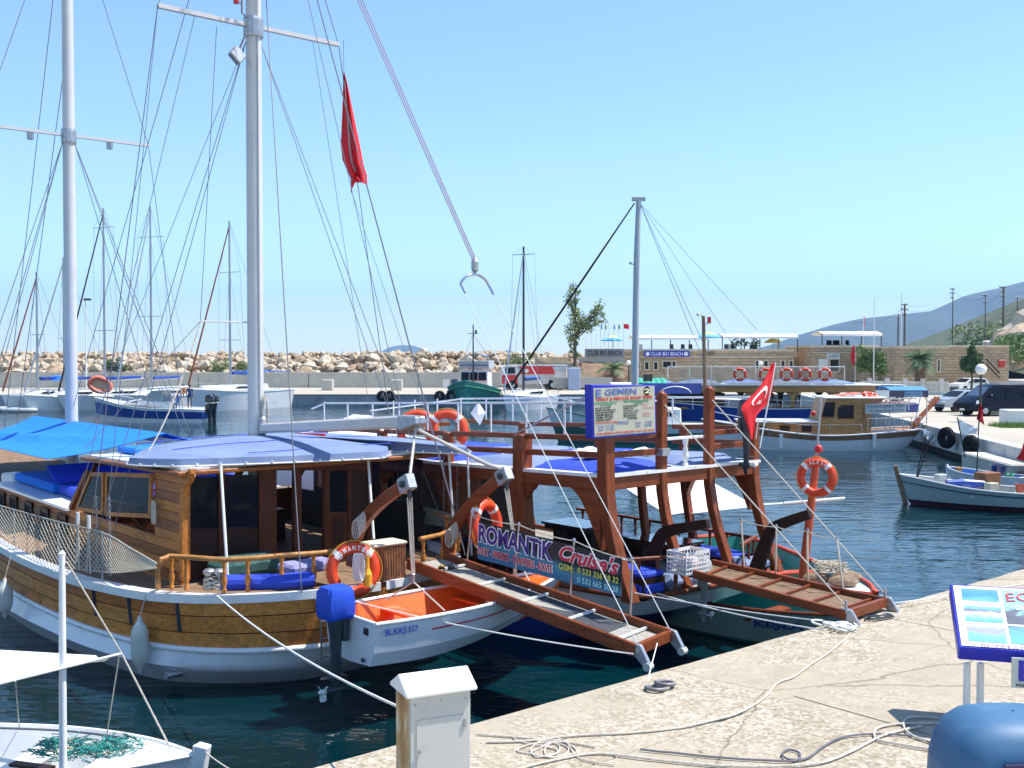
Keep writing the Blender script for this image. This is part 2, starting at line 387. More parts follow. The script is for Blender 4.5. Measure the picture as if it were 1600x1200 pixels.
v2_ = n.new('ShaderNodeTexVoronoi'); v2_.feature = 'DISTANCE_TO_EDGE'; v2_.inputs['Scale'].default_value = .33; dm = n.new('ShaderNodeMix'); dm.data_type = 'RGBA'; dm.blend_type = 'LINEAR_LIGHT'; dm.inputs[0].default_value = .12; nn_ = n.new('ShaderNodeTexNoise'); nn_.inputs['Scale'].default_value = 2.2; nn_.inputs['Detail'].default_value = 6; l.new(tc, nn_.inputs[0]); l.new(tc, dm.inputs[6]); l.new(nn_.outputs[1], dm.inputs[7]); l.new(dm.outputs[2], v2_.inputs['Vector'])
m4 = n.new('ShaderNodeMix'); m4.data_type = 'RGBA'; m4.blend_type = 'MULTIPLY'; m4.inputs[0].default_value = 1; l.new(m3.outputs[2], m4.inputs[6]); l.new(ramp(n, l, v2_.outputs['Distance'], [(.0, (.5, .46, .4)), (.006, (1, 1, 1))]), m4.inputs[7])
l.new(m4.outputs[2], p.inputs['Base Color'])
bp = n.new('ShaderNodeBump'); bp.inputs['Distance'].default_value = .005; bp.inputs['Strength'].default_value = .5
l.new(math_(n, l, 'ADD', vo.outputs['Distance'], noisen(n, l, tc, 9, 5)), bp.inputs['Height']); l.new(bp.outputs[0], p.inputs['Normal'])
QZ = 1.1; QT = -6.12
mb = MB()
def slab(fr, t0, t1, s0, s1, z0, z1): 
    return [fr(t0, s0, z0), fr(t1, s0, z0), fr(t1, s1, z0), fr(t0, s1, z0)], Vector((0, 0, z1 - z0))
a, b = slab(RF, QT - .04, -60, -60, 23, -3, QZ - .03); mb.prism(a, b); quay = struct(mb, 'quay', M_qface)
edges_s = [-34, -24, -14.3, -5.2, 4.9, 14.5, 23]
for i in range(len(edges_s) - 1):                 # cap stones along the edge, slightly uneven towards the water
    s0, s1 = edges_s[i] + .008, edges_s[i + 1] - .008; mb = MB(); k = 26
    top = []
    for j in range(k + 1):
        s_ = s0 + (s1 - s0) * j / k; top.append(RF(QT + .035 * noise.noise(Vector((s_ * 1.3, 0, 3))) + .02 * noise.noise(Vector((s_ * 6, 0, 1))), s_, QZ))
    pts = top + [RF(-7.69, s1, QZ), RF(-7.69, s0, QZ)]
    mb.prism([q - Vector((0, 0, .35)) for q in pts], (0, 0, .35)); mb.build('quay_edge_slab', M_agg, quay, bevel=.012)
for i in range(-6, 5):
    for j in range(5):
        s0 = i * 4.6 + .9; t0 = -7.71 - j * 4.6; dz = random.uniform(-.006, .004)
        mb = MB(); a, b = slab(RF, t0 - 4.585, t0, s0, s0 + 4.585, QZ - .2, QZ + dz); mb.prism(a, b); mb.build('quay_slab', M_agg, quay)
# --- far quay and the land to the right
GZ = 1.15
M_apron = mat('apron_concrete', (.40, .36, .29), .9, var=.12, vs=.25, dirt=(.38, .35, .29), dirt_a=.5, dirt_s=.25)
mb = MB(); ql = [Vector((-260, 106, -3)), Vector((27.5, 106, -3)), Vector((27.5, 134, -3)), Vector((-260, 134, -3))]
mb.prism(ql, (0, 0, 4.0)); fq = struct(mb, 'far_quay', M_qface)
mb = MB(); mb.prism([Vector((-260, 105.9, 1.0)), Vector((27.5, 105.9, 1.0)), Vector((27.5, 128, 1.0)), Vector((-260, 128, 1.0))], (0, 0, .06)); struct(mb, 'far_quay_paving', M_apron)
c1 = RF(QT, 22.9, 0)
rp_ = [Vector((c1.x, c1.y, -3)), Vector((20.0, 42.5, -3)), Vector((22.4, 62, -3)), Vector((27.6, 106.3, -3)), Vector((27.6, 160, -3)), Vector((160, 190, -3)), Vector((160, 10, -3)), Vector((30, 12, -3))]
mb = MB(); mb.prism(rp_, (0, 0, 3 + GZ)); struct(mb, 'harbour_ground', M_apron)
M_whw = mat('whitewashed_wall', (.62, .60, .55), .8, var=.08, vs=1, dirt=(.25, .24, .22), dirt_a=.8, dirt_s=.9)
mb = MB()
e_ = [Vector((c1.x, c1.y, 0)), Vector((20.0, 42.5, 0)), Vector((22.4, 62, 0)), Vector((27.6, 106.3, 0))]
for a, b in zip(e_[:-1], e_[1:]): mb.beam(a + Vector((-.05, 0, .62)), b + Vector((-.05, 0, .62)), .5, 1.24)
struct(mb, 'right_quay_edge', M_whw, bevel=.03); mb = MB()
for a, b in zip(e_[:-1], e_[1:]): mb.beam(a + Vector((-.08, 0, .1)), b + Vector((-.08, 0, .1)), .5, .34)
struct(mb, 'quay_tide_band', M_dark)
mb = MB(); mb.prism([Vector((18.6, 40.6, -1)), Vector((19.9, 40.5, -1)), Vector((20.4, 45.6, -1)), Vector((19.0, 45.9, -1))], (0, 0, 1.75)); struct(mb, 'landing_ledge', M_conc, bevel=.06)
# parapet wall along the breakwater
mb = MB()
xs_ = [-120, -94, -70, -52, -37, -24, -11, 3, 15.8]
for a, b in zip(xs_[:-1], xs_[1:]): mb.box(((a + b) / 2, 128.6, 1.9), (b - a - .08, .8, 1.9))
wall = solo(mb, 'parapet_wall', M_conc, 'long pale concrete parapet wall below the breakwater boulders', 'wall')
# dark blocks, posts and bollards on the far quay
for px in (512, 620):
    p0 = at(px, 606, 118); mb = MB().box((p0.x, 118, 1.65), (1.2, 1, 1.15)); 
    solo(mb, 'concrete_block', M_conc, 'pale concrete block on the far quay near the sloop' if px == 512 else 'pale concrete block on the far quay left of the green trawler', 'block', bevel=.06)
# --- breakwater boulders
RK = []
for k in range(9):
    bm = bmesh.new(); bmesh.ops.create_icosphere(bm, subdivisions=2, radius=1)
    off = Vector((k * 7.3, k * 3.1, k)); 
    for v in bm.verts:
        d = v.co.normalized(); r_ = 1 + .55 * noise.noise(d * 1.1 + off) + .25 * noise.noise(d * 2.7 + off)
        for q in range(5):
            pn = Vector((math.sin(q * 2.4 + k), math.cos(q * 1.7 + k * 2), math.sin(q * 3.1 + k * .7))).normalized()
            dd = v.co.dot(pn)
            if dd > .62: r_ *= .62 / dd * .5 + .5
        v.co = d * r_; v.co.z *= .8
    me = bpy.data.meshes.new('boulder'); bm.to_mesh(me); bm.free(); RK.append(me)
M_rock, n, l, p = nodemat('limestone_boulder', .9)
oi = n.new('ShaderNodeObjectInfo'); tc = n.new('ShaderNodeTexCoord').outputs['Object']
base = ramp(n, l, oi.outputs['Random'], [(0, (.36, .26, .17)), (.3, (.50, .39, .27)), (.65, (.58, .50, .38)), (1, (.64, .58, .48))])
v2 = ramp(n, l, noisen(n, l, tc, 1.6, 8, .7), [(.3, (.55, .47, .40)), (.62, (1, 1, 1))])
mm = n.new('ShaderNodeMix'); mm.data_type = 'RGBA'; mm.blend_type = 'MULTIPLY'; mm.inputs[0].default_value = 1; l.new(base, mm.inputs[6]); l.new(v2, mm.inputs[7]); l.new(mm.outputs[2], p.inputs['Base Color'])
bp = n.new('ShaderNodeBump'); bp.inputs['Distance'].default_value = .15; bp.inputs['Strength'].default_value = .7; l.new(noisen(n, l, tc, 3, 6, .7), bp.inputs['Height']); l.new(bp.outputs[0], p.inputs['Normal'])
for me in RK: me.materials.append(M_rock)
bw = thing('breakwater', 'long breakwater of piled beige boulders behind the far quay', 'breakwater', (-30, 133, 1))
rnd = random.Random(3); cnt = 0
rows_ = [(130.3, 2.5, 1.25), (132.0, 3.35, 1.2), (133.9, 4.05, 1.15), (136.2, 4.55, 1.1)]
for ri, (yy, zz, rr) in enumerate(rows_):
    x = at(-30, 560, yy).x
    while x < at(870, 560, yy).x and cnt < 298:
        r_ = rr * rnd.choice((.55, .7, .85, 1, 1.1)) * .92
        M = Matrix.Translation((x + r_, yy + rnd.uniform(-.4, .4), zz + rnd.uniform(-.3, .22))) @ Matrix.Rotation(rnd.uniform(0, 6.3), 4, 'Z') @ Matrix.Rotation(rnd.uniform(-.5, .5), 4, 'X') @ Matrix.Diagonal((r_ * rnd.uniform(.85, 1.25), r_, r_ * rnd.uniform(.7, 1), 1))
        inst(RK[rnd.randrange(9)], 'boulder', bw, M); cnt += 1; x += r_ * 1.38
mb = MB(); xx0 = -95; nx = 240                      # the smaller rubble between and beyond them, one mass
rows = []
for j in range(14):
    f = j / 13; yy = 129.2 + 12 * f; zz = 1.5 + 3.3 * min(1, f * 1.55) - max(0, f - .75) * 6
    rows.append([Vector((xx0 + i * .55, yy + .5 * noise.noise(Vector((i * .5, j, 2))), zz + .65 * noise.noise(Vector((i * .45, j * .9, 0))))) for i in range(nx)])
mb.grid(rows); mb.build('rubble', M_rock, bw, kind='stuff')
mb = MB()
vv = []
for me_i in range(9):
    pass
sm = MB()
for i in range(560):
    x = rnd.uniform(-72, 9); f = rnd.random(); yy = 129.6 + 7 * f; zz = 2.1 + 2.65 * min(1, f * 1.25); r_ = rnd.uniform(.25, .55)
    me = RK[rnd.randrange(9)]; o = len(sm.v); Mx = Matrix.Rotation(rnd.uniform(0, 6), 3, 'Z')
    sm.v += [Vector((x, yy, zz + .25)) + (Mx @ v.co) * r_ for v in me.vertices]; sm.f += [tuple(o + k for k in pl.vertices) for pl in me.polygons]
sm.build('small_rocks', M_rock, bw, kind='stuff')
# --- hills, islands
def ridge(name, prof, Y, depth, m, zb=-3, amp=0, seed=0, nseg=160, rows_n=14):
    mb = MB(); pts = [at(px, py, Y) for px, py in prof]
    rows = []
    for j in range(rows_n + 1):
        f = j / rows_n; r = []
        for i in range(nseg + 1):
            q = cr([tuple(p_) for p_ in pts], i / nseg); hgt = max(q[2] - zb, 0)
            prf = f if f < 1 else 1
            z = zb + hgt * (math.sin(prf * PI / 2) ** .85)
            y = Y - depth * (1 - prf)
            nz_ = amp * hgt * (noise.noise(Vector((q[0] * 9 / (Y + 1), y * 9 / (Y + 1), seed))) + .5 * noise.noise(Vector((q[0] * 28 / (Y + 1), y * 28 / (Y + 1), seed)))) * (1 if j < rows_n else .25)
            r.append(Vector((q[0], y, max(z + nz_, zb))))
        rows.append(r)
    rows.append([Vector((r_.x, Y + depth, zb)) for r_ in rows[-1]])
    mb.grid(rows); return struct(mb, name, m, smooth=True)
M_mtn = mat('mountain_scrub', (.035, .05, .04), .95, var=.5, vs=.02, dirt=(.1, .09, .07), dirt_s=.012, dirt_a=.5)
M_hill, n, l, p = nodemat('hill_scrub', .95)
tc = n.new('ShaderNodeTexCoord').outputs['Object']
l.new(ramp(n, l, noisen(n, l, tc, .16, 9, .72), [(.36, (.025, .045, .014)), (.52, (.06, .08, .028)), (.62, (.12, .10, .05)), (.74, (.34, .26, .18))]), p.inputs['Base Color'])
ridge('mountain', [(1120, 562), (1180, 550), (1235, 528), (1270, 517), (1300, 508), (1340, 499), (1380, 494), (1420, 490), (1450, 487), (1480, 475), (1510, 462), (1560, 450), (1600, 440), (1700, 420), (1800, 405), (2000, 400)], 3600, 900, M_mtn, amp=.06, seed=2)
ridge('hillside', [(1400, 562), (1435, 548), (1470, 535), (1500, 520), (1530, 506), (1560, 488), (1580, 476), (1600, 466), (1660, 450), (1760, 430), (1900, 430)], 620, 260, M_hill, amp=.10, seed=5, zb=0)
ridge('scrub_slope', [(1440, 562), (1475, 548), (1500, 536), (1530, 528), (1560, 520), (1600, 512), (1660, 500), (1760, 480), (1900, 470)], 240, 60, M_hill, amp=.12, seed=8, zb=0)
ridge('island', [(570, 562), (590, 557), (598, 551), (610, 543), (625, 539.5), (645, 540), (660, 545), (675, 551), (690, 556), (705, 562)], 6200, 500, M_mtn, amp=.02, seed=1, nseg=60, rows_n=5)
ridge('island', [(722, 562), (730, 556), (742, 550), (755, 549), (768, 552), (777, 554), (785, 549), (795, 547.5), (808, 552), (820, 556), (830, 562)], 6600, 500, M_mtn, amp=.02, seed=3, nseg=60, rows_n=5)
# ================================================================== BUILDINGS
M_blk, n, l, p = nodemat('stone_blocks', .9)
tc = n.new('ShaderNodeTexCoord').outputs['Object']; sp = n.new('ShaderNodeSeparateXYZ'); l.new(tc, sp.inputs[0]); cb = n.new('ShaderNodeCombineXYZ')
l.new(math_(n, l, 'ADD', sp.outputs[0], sp.outputs[1]), cb.inputs[0]); l.new(sp.outputs[2], cb.inputs[1])
br = n.new('ShaderNodeTexBrick'); l.new(cb.outputs[0], br.inputs[0]); br.inputs['Scale'].default_value = 1; br.inputs['Brick Width'].default_value = .62; br.inputs['Row Height'].default_value = .3
br.inputs['Mortar Size'].default_value = .018; br.inputs['Color1'].default_value = (.66, .51, .34, 1); br.inputs['Color2'].default_value = (.48, .37, .25, 1); br.inputs['Mortar'].default_value = (.30, .24, .17, 1)
v3 = ramp(n, l, noisen(n, l, tc, .9, 8, .75), [(.3, (.72, .66, .6)), (.7, (1.0, .98, .92))])
mm = n.new('ShaderNodeMix'); mm.data_type = 'RGBA'; mm.blend_type = 'MULTIPLY'; mm.inputs[0].default_value = 1; l.new(br.outputs[0], mm.inputs[6]); l.new(v3, mm.inputs[7]); l.new(mm.outputs[2], p.inputs['Base Color'])
bp = n.new('ShaderNodeBump'); bp.inputs['Distance'].default_value = .04; l.new(br.outputs['Fac'], bp.inputs['Height']); bp.invert = True; l.new(bp.outputs[0], p.inputs['Normal'])
def wbox(mb, x0, x1, ytop, ybot, Y, D, zbot=None):
    a = at(x0, ytop, Y); b = at(x1, ybot, Y); zb = b.z if zbot is None else zbot
    mb.box(((a.x + b.x) / 2, Y + D / 2, (a.z + zb) / 2), (abs(b.x - a.x), D, a.z - zb)); return mb
def window(par, x0, x1, y0, y1, Y, m=M_dark, fr=True):
    a = at(x0, y0, Y); b = at(x1, y1, Y); cx, cz = (a.x + b.x) / 2, (a.z + b.z) / 2; w_, h_ = b.x - a.x, a.z - b.z
    mb = MB(); t = .14
    for dx, dz, sx, sz in ((-w_ / 2 - t / 2, 0, t, h_ + 2 * t), (w_ / 2 + t / 2, 0, t, h_ + 2 * t), (0, h_ / 2 + t / 2, w_, t), (0, -h_ / 2 - t / 2, w_, t)): mb.box((cx + dx, Y - .04, cz + dz), (sx, .16, sz))
    f = mb.build('window', M_stonetrim, par)
    MB().box((cx, Y - .01, cz), (w_, .03, h_)).build('pane', m, f)
YB = 127.0
bd = thing('stone_building', 'long low brown stone beach club building with terrace awnings on its roof', 'building', (20, YB, GZ))
wbox(MB(), 975, 1240, 549, 604, YB, 12, 0).build('wall', M_blk, bd)
wbox(MB(), 972, 1241, 545.5, 549, YB - .15, 12).build('parapet', M_stonetrim, bd)
wbox(MB(), 976, 1239.5, 556.5, 558.5, YB - .12, .3).build('string_course', M_stonetrim, bd)
for x0, x1, y0, y1 in ((994, 999, 566, 577), (1008, 1013, 566, 577), (1022, 1027, 566, 577), (1036, 1048, 565, 574), (1051, 1055, 565, 573), (1181, 1185, 564, 575), (1194, 1199, 564, 575), (1221, 1225, 564, 575), (1234, 1238, 564, 575)): window(bd, x0, x1, y0, y1, YB, M_glass if x0 == 1036 else M_dark)
mb = MB(); wbox(mb, 1225, 1272, 560, 604, YB + 4, 8, 0); mb.build('recessed_wall', M_blk, bd)
mb = MB()
for i in range(12): a = at(1244 + i * 2.3, 552, YB + 4); mb.box((a.x, YB + 4.3, a.z - .1), (.1, .12, .75))
a = at(1257, 546, YB + 4); mb.box((a.x, YB + 4.3, a.z), (2.4, .14, .1)); mb.build('railing', M_white, bd)
bd2 = thing('stone_annex', 'brown stone annex with a dark doorway right of the beach club', 'building', (40, YB - 2, GZ))
Y2 = YB - 2
wbox(MB(), 1268, 1372, 543, 604, Y2, 12, 0).build('wall', M_blk, bd2); wbox(MB(), 1266, 1374, 539.5, 543, Y2 - .15, 12).build('parapet', M_stonetrim, bd2)
wbox(MB(), 1269, 1371, 550, 551.5, Y2 - .1, .3).build('string_course', M_stonetrim, bd2)
window(bd2, 1297, 1310, 562, 580, Y2); wbox(MB(), 1279, 1294, 561, 582, Y2 - .08, .1).build('shutter_board', M_pale, bd2)
a = at(1302, 556.5, Y2 - .2); sg = MB().box((a.x, Y2 - .2, a.z), (1.5, .08, .62)).build('sign_panel', M_pale, bd2); text('LAUNDRY', (a.x, Y2 - .25, a.z), (1, 0, 0), (0, 0, 1), 1.25, .4, M_ink, sg)
bd3 = thing('stone_outbuilding', 'single storey pale stone building behind the palm and the round tree', 'building', (52, 112, GZ))
Y3 = 113.0
mb = MB(); wbox(mb, 1398, 1482, 544, 604, Y3, 14, 0); mb.build('wall', M_blk, bd3)
mb = MB(); wbox(mb, 1482, 1576, 543, 604, Y3 + 1.5, 14, 0); mb.build('wall', M_blk, bd3)
wbox(MB(), 1396, 1483, 540.5, 544, Y3 - .15, 14).build('parapet', M_stonetrim, bd3); wbox(MB(), 1482.5, 1577, 539.5, 543, Y3 + 1.35, 14).build('parapet', M_stonetrim, bd3)
window(bd3, 1465, 1467.5, 563, 580, Y3); window(bd3, 1387, 1398, 556, 586, Y3 + 3)
wbox(MB(), 1372, 1400, 547, 604, Y3 + 4, 10, 0).build('side_wall', M_blk, bd3)
a = at(1565, 568, Y3 + 1.3); MB().box((a.x, Y3 + 1.3, a.z), (.62, .2, .75)).build('fire_cabinet', M_red2, bd3, bevel=.02)
mb = MB(); a = at(1540, 560, Y3 + .6); b = at(1562, 583, Y3 + .6); mb.beam(a, b, .12, .12); mb.beam(a + Vector((0, 0, -.5)), b + Vector((0, 0, -.5)), .1, .1); mb.build('stair_rail', M_darkw, bd3)
# low curved wall with the lettered board, earth bank and steps
bk = thing('terrace_wall', 'pale rendered terrace wall carrying a grey lettered board', 'wall', (11, 126, GZ))
wbox(MB(), 908, 976, 558, 574, 126, 5).build('wall', M_plaster, bk)
sg = wbox(MB(), 914, 975, 545, 558, 125.9, .3).build('name_board', mat('board_grey', (.28, .29, .28), .7), bk)
a = at(945, 551.5, 125.85); text('CLUB IBO BEACH', (a.x, 125.85, a.z), (1, 0, 0), (0, 0, 1), 3.9, .55, M_ink, sg, bold=.01)
sg = wbox(MB(), 1007, 1077, 548.5, 557.5, YB - .4, .12).build('banner', M_signblue, bd); a = at(1042, 553, YB - .45); text('CLUB IBO BEACH', (a.x, YB - .42, a.z), (1, 0, 0), (0, 0, 1), 3.7, .38, M_inkw, sg, bold=.01)
for px in (1012, 1072): a = at(px, 553, YB - .45); MB().lathe((a.x, YB - .4, a.z), [(.0, 0), (.24, 0), (.24, .03), (0, .03)], 12, (0, -1, 0)).build('emblem', M_inkw, sg)
a = at(1110, 552, YB - .2); text('CAFE', (a.x, YB - .2, a.z), (1, 0, 0), (0, 0, 1), .95, .5, M_ink, bd, 'wall_lettering')
M_earth = mat('earth_bank', (.20, .13, .08), .95, var=.4, vs=1.2, bump=.8, bs=4)
mb = MB(); rows = []
for j in range(8):
    f = j / 7; rows.append([Vector((at(905 + i * 4, 570, 122 + 4 * f).x, 121 + 5 * f, GZ + (2.9 if i > 0 else 2.5) * f ** .6 + .35 * noise.noise(Vector((i * .8, j * .8, 0))))) for i in range(20)])
mb.grid(rows); struct(mb, 'earth_bank', M_earth, smooth=True)
stp = thing('stone_staircase', 'broad pale stone steps climbing left to the breakwater top', 'stairs', (9, 123, GZ))
for i in range(13):
    f = i / 12; a = at(928 - 56 * f, 592 - 34 * f, 121 + 5 * f); mb = MB().box((a.x - .9, a.y + .6, a.z - .5), (3.6, 1.6, 1.0)); mb.build('step', M_step, stp)
mb = MB(); wbox(mb, 858, 957, 590, 606, 119, .5); solo(mb, 'low_wall', M_plaster, 'low rendered wall at the foot of the stone steps', 'wall')
a = at(897, 588, 118.6); solo(MB().box((a.x, 118.6, 2.2), (1.3, 1.1, 2.6)), 'transformer_box', mat('box_blue', (.38, .44, .58), .6), 'pale blue service box below the slim tree', 'box', bevel=.05)
# terrace awnings and parasols
def awning(px0, px1, ytop, yb, Y, lab, nposts=5, dep=5):
    a = at(px0, yb, Y); b = at(px1, yb, Y); zt = at(px0, ytop, Y).z; z1 = at(px0, ytop + 5, Y).z
    th = thing('terrace_awning', lab, 'awning', ((a.x + b.x) / 2, Y, a.z), 0, 'white awnings on the club terrace')
    mb = MB(); rows = []
    for j in range(5):
        f = j / 4; rows.append([Vector((a.x + (b.x - a.x) * i / 16, Y - 1 + dep * f, z1 + (zt - z1) * math.sin(PI * f) - .06 * math.sin(PI * ((i % 4) / 4)))) for i in range(17)])
    mb.thick(rows, (0, 0, -.05)).build('canopy', M_inkw, th)
    mb = MB().box(((a.x + b.x) / 2, Y - 1.03, z1 - .12), (b.x - a.x, .03, .25)).build('valance', M_inkw, th)
    for i in range(nposts):
        x = a.x + (b.x - a.x) * i / (nposts - 1)
        MB().box((x, Y - .6, (a.z + z1) / 2), (.1, .1, z1 - a.z)).build('post', M_greymetal, th)
awning(988, 1105, 523, 549, YB + 1.2, 'longest white awning on the club terrace, over the lettered blue banner')
awning(1127, 1244, 521, 549, YB + 1.2, 'middle white awning on the club terrace, over potted plants')
awning(1282, 1374, 517, 543, Y2 + 1.2, 'rightmost white awning, on the roof of the annex', 4)
def parasol(px, py, wpx, Y, lab, c1_, c2_):
    a = at(px, py, Y); r_ = wpx / 2 * Y / F
    th = thing('parasol', lab, 'parasol', (a.x, Y, a.z - 2.2), 0, 'blue and yellow beach parasols')
    MB().lathe((a.x, Y, a.z - .55), [(r_, -.12), (r_ * .99, 0), (r_ * .5, .3), (.03, .55)], 8).build('canopy', c2_, th); MB().lathe((a.x, Y, a.z - .56), [(r_ * .2, .47), (r_ * .52, .31), (r_ * .25, .46), (.02, .6)], 8).build('crown', c1_, th)
    MB().tube([(a.x, Y, a.z - 2.4), (a.x, Y, a.z + .05)], .04).build('pole', M_pale, th)
M_yel = mat('parasol_yellow', (.75, .62, .12), .7); M_sky = mat('parasol_blue', (.12, .42, .75), .7)
parasol(957, 524, 36, 130, 'blue and yellow parasol above the lettered board', M_yel, M_sky)
parasol(1107, 519, 44, 128.6, 'blue and yellow parasol beside the left terrace awning', M_yel, M_sky)
parasol(1208, 527, 28, 131, 'yellow parasol under the middle awning', M_yel, M_yel)
for i in range(26):                                 # terrace chairs and tables, tiny
    px = random.choice((random.uniform(992, 1100), random.uniform(1132, 1235), random.uniform(1290, 1340))); Yc = YB + random.uniform(.8, 3) if px < 1260 else Y2 + 1.5
    a = at(px, 546 if px < 1260 else 540, Yc); zb = a.z - .35; mb = MB()
    mb.box((a.x, Yc, zb + .45), (.45, .45, .06)); mb.box((a.x, Yc + .2, zb + .72), (.45, .05, .5))
    for dx in (-.2, .2):
        for dy in (-.2, .2): mb.box((a.x + dx, Yc + dy, zb + .2), (.05, .05, .46))
    lab = 'small dark chair on the club terrace under the ' + ('left' if px < 1110 else 'middle' if px < 1260 else 'right') + ' awning'
    solo(mb, 'terrace_chair', random.choice((M_greymetal, M_darkw, M_white)), lab.replace('dark ', ''), 'chair', 'chairs on the club terrace')
for k, px in enumerate((1150, 1163, 1180)):
    a = at(px, 545, YB + 1.5); mb = MB(); mb.tube([(a.x, YB + 1.5, a.z - .3), (a.x, YB + 1.5, a.z + .5)], .06)
    pt = thing('potted_palm', ('leftmost', 'middle', 'rightmost')[k] + ' of three small green plants under the middle awning', 'plant', (a.x, YB + 1.5, a.z - .3), 0, 'terrace plants')
    mb.build('stem', M_bark, pt); lb = MB(); leafball(lb, (a.x, YB + 1.5, a.z + .7), .6, 60, .22); lb.build('leaves', M_leaf[3], pt)
# flagpoles
for i, px in enumerate((916, 924, 931.5, 938.5, 945, 951, 958.5, 966, 974)):
    a = at(px, 552, 129); zt = at(px, 505, 129).z
    th = thing('flagpole', '%s of nine slim flagpoles above the lettered board%s' % (('first', 'second', 'third', 'fourth', 'fifth', 'sixth', 'seventh', 'eighth', 'ninth')[i], ', flying a red flag' if i == 8 else ' counted from the left'), 'flagpole', (a.x, 129, a.z - .5), 0, 'flagpoles on the terrace wall')
    MB().tube([(a.x, 129, a.z - .5), (a.x, 129, zt)], .035, 5).build('pole', M_pale, th)
    if i in (3, 4, 6, 7, 8):
        big_ = i == 8; w_, h_ = (.62, .55) if big_ else (.22, .5); z0 = zt - .05
        rows = [[Vector((a.x + w_ * u / 5 * (1.1 if big_ else 1), 129 + .06 * math.sin(u * 1.4), z0 - h_ * v / 3 - (.12 if big_ else .3) * u / 5)) for u in range(6)] for v in range(4)]
        MB().thick(rows, (0, .01, 0)).build('flag', M_redflag if big_ else (M_sky, M_inkg, M_yel)[i % 3], th)
# ================================================================== TREES AND PLANTS
def broadleaf(name, label, px, ybase, Y, blobs, trunk, m, lsize=.14, dens=1.0, group=None, zb=None):
    b = at(px, ybase, Y); z0 = b.z if zb is None else zb
    th = thing(name, label, 'tree', (b.x, Y, z0), 0, group)
    mb = MB(); cs = []
    for (bx, by, br_, nl) in blobs:
        c = at(bx, by, Y + random.uniform(-.6, .6)); cs.append((c, br_ * Y / F, nl))
    top = at(trunk[0], trunk[1], Y)
    mb.tube([Vector((b.x, Y, z0)), Vector((b.x, Y, z0)).lerp(top, .5) + Vector((.05, 0, 0)), top], [trunk[2], trunk[2] * .7, trunk[2] * .25], 7)
    for c, r_, nl in cs:
        st_ = Vector((b.x, Y, z0)).lerp(top, min(.95, max(.15, (c.z - z0) / max(top.z - z0, .1) * .7)))
        mb.tube([st_, st_.lerp(c, .5) + Vector((0, 0, -.1)), c], [trunk[2] * .4, trunk[2] * .22, trunk[2] * .08], 5)
    mb.build('trunk', M_bark, th)
    lb = MB()
    for c, r_, nl in cs: leafball(lb, c, r_, int(nl * dens), lsize)
    lb.build('crown', m, th); return th
rnd = random.Random(11)
bl = []
for i in range(26):
    f = i / 25; bl.append((897 + rnd.uniform(-9, 9), 448 + 85 * f + rnd.uniform(-3, 3), rnd.uniform(5, 10), 44))
for i in range(26):
    f = i / 25; bl.append((903 + 38 * f + rnd.uniform(-4, 4), 516 - 26 * f + rnd.uniform(-14, 10), rnd.uniform(5, 10), 46))
for i in range(7): bl.append((897 + rnd.uniform(-6, 8), 536 + i * 3.4, rnd.uniform(2, 4), 24))
broadleaf('slim_tree', 'slim airy tree leaning right at the head of the stone steps', 898, 575, 124, bl, (899, 450, .2), M_leaf[2], .17)
def palm(label, px, ybase, ytop, Y, nf, L, th_r, skirt=False, zb=GZ):
    b = at(px, ybase, Y); t = at(px, ytop, Y); th = thing('palm_tree', label, 'palm', (b.x, Y, zb))
    pr = [(th_r * (1.15 if i % 2 else .95) * (1.1 - .3 * i / 10), (t.z - zb) * i / 10) for i in range(11)]
    MB().lathe((b.x, Y, zb), pr, 10).build('trunk', mat('palm_trunk', (.16, .09, .06), .95, var=.4, vs=6), th)
    rn = random.Random(px)
    for k in range(nf):
        az = 2 * PI * k / nf * 2.4 + rn.uniform(-.3, .3); el = rn.uniform(.0, 1.25) if not skirt else rn.uniform(-.7, 1.25)
        d = Vector((math.cos(az), math.sin(az), 0)); ln = L * rn.uniform(.75, 1.1); mb = MB(); pts = []
        for i in range(9):
            f = i / 8; pts.append(Vector((b.x, Y, t.z)) + d * ln * f * math.cos(el * (1 - .5 * f)) + Vector((0, 0, ln * (math.sin(el) * f - (.62 if not skirt else .38) * f * f))))
        mb.tube(pts, [.03 * (1 - .8 * i / 8) for i in range(9)], 3); sd_ = d.cross(Vector((0, 0, 1)))
        for i in range(1, 9):
            for q in (-1, 1):
                for e in (0, .5):
                    p0 = pts[i - 1].lerp(pts[i], e); w_ = ln * .3 * math.sin(PI * min(1, (i + e) / 9.5)) + .05
                    tip = p0 + sd_ * q * w_ + (pts[i] - pts[i - 1]) * .9 - Vector((0, 0, w_ * .3)); o = len(mb.v)
                    mb.v += [p0, p0 + (pts[i] - pts[i - 1]) * .3, tip]; mb.f.append((o, o + 1, o + 2))
        mb.build('frond', M_leaf[3], th)
palm('low spreading palm on the earth bank under the lettered board', 957, 588, 577, 121.5, 18, 2.3, .22, zb=GZ + .6)
palm('bushy palm with a thick trunk before the single storey stone building', 1437, 600, 560, 107, 70, 1.75, .5, True)
broadleaf('clipped_tree', 'round dark green clipped tree beside the white hatchback', 1518, 600, 107, [(1518 + rnd.uniform(-13, 13), 564 + rnd.uniform(-12, 11), rnd.uniform(7, 9), 420) for i in range(20)] + [(1518, 549, 8, 420), (1519, 543, 4, 160)], (1518, 565, .14), M_leaf[1], .14, zb=GZ)
broadleaf('leafy_tree', 'light green tree before the annex left of the bushy palm', 1362, 600, 112, [(1362 + rnd.uniform(-20, 20), 562 + rnd.uniform(-16, 18), rnd.uniform(5, 10), 120) for i in range(26)], (1362, 560, .12), M_leaf[0], .16, zb=GZ)
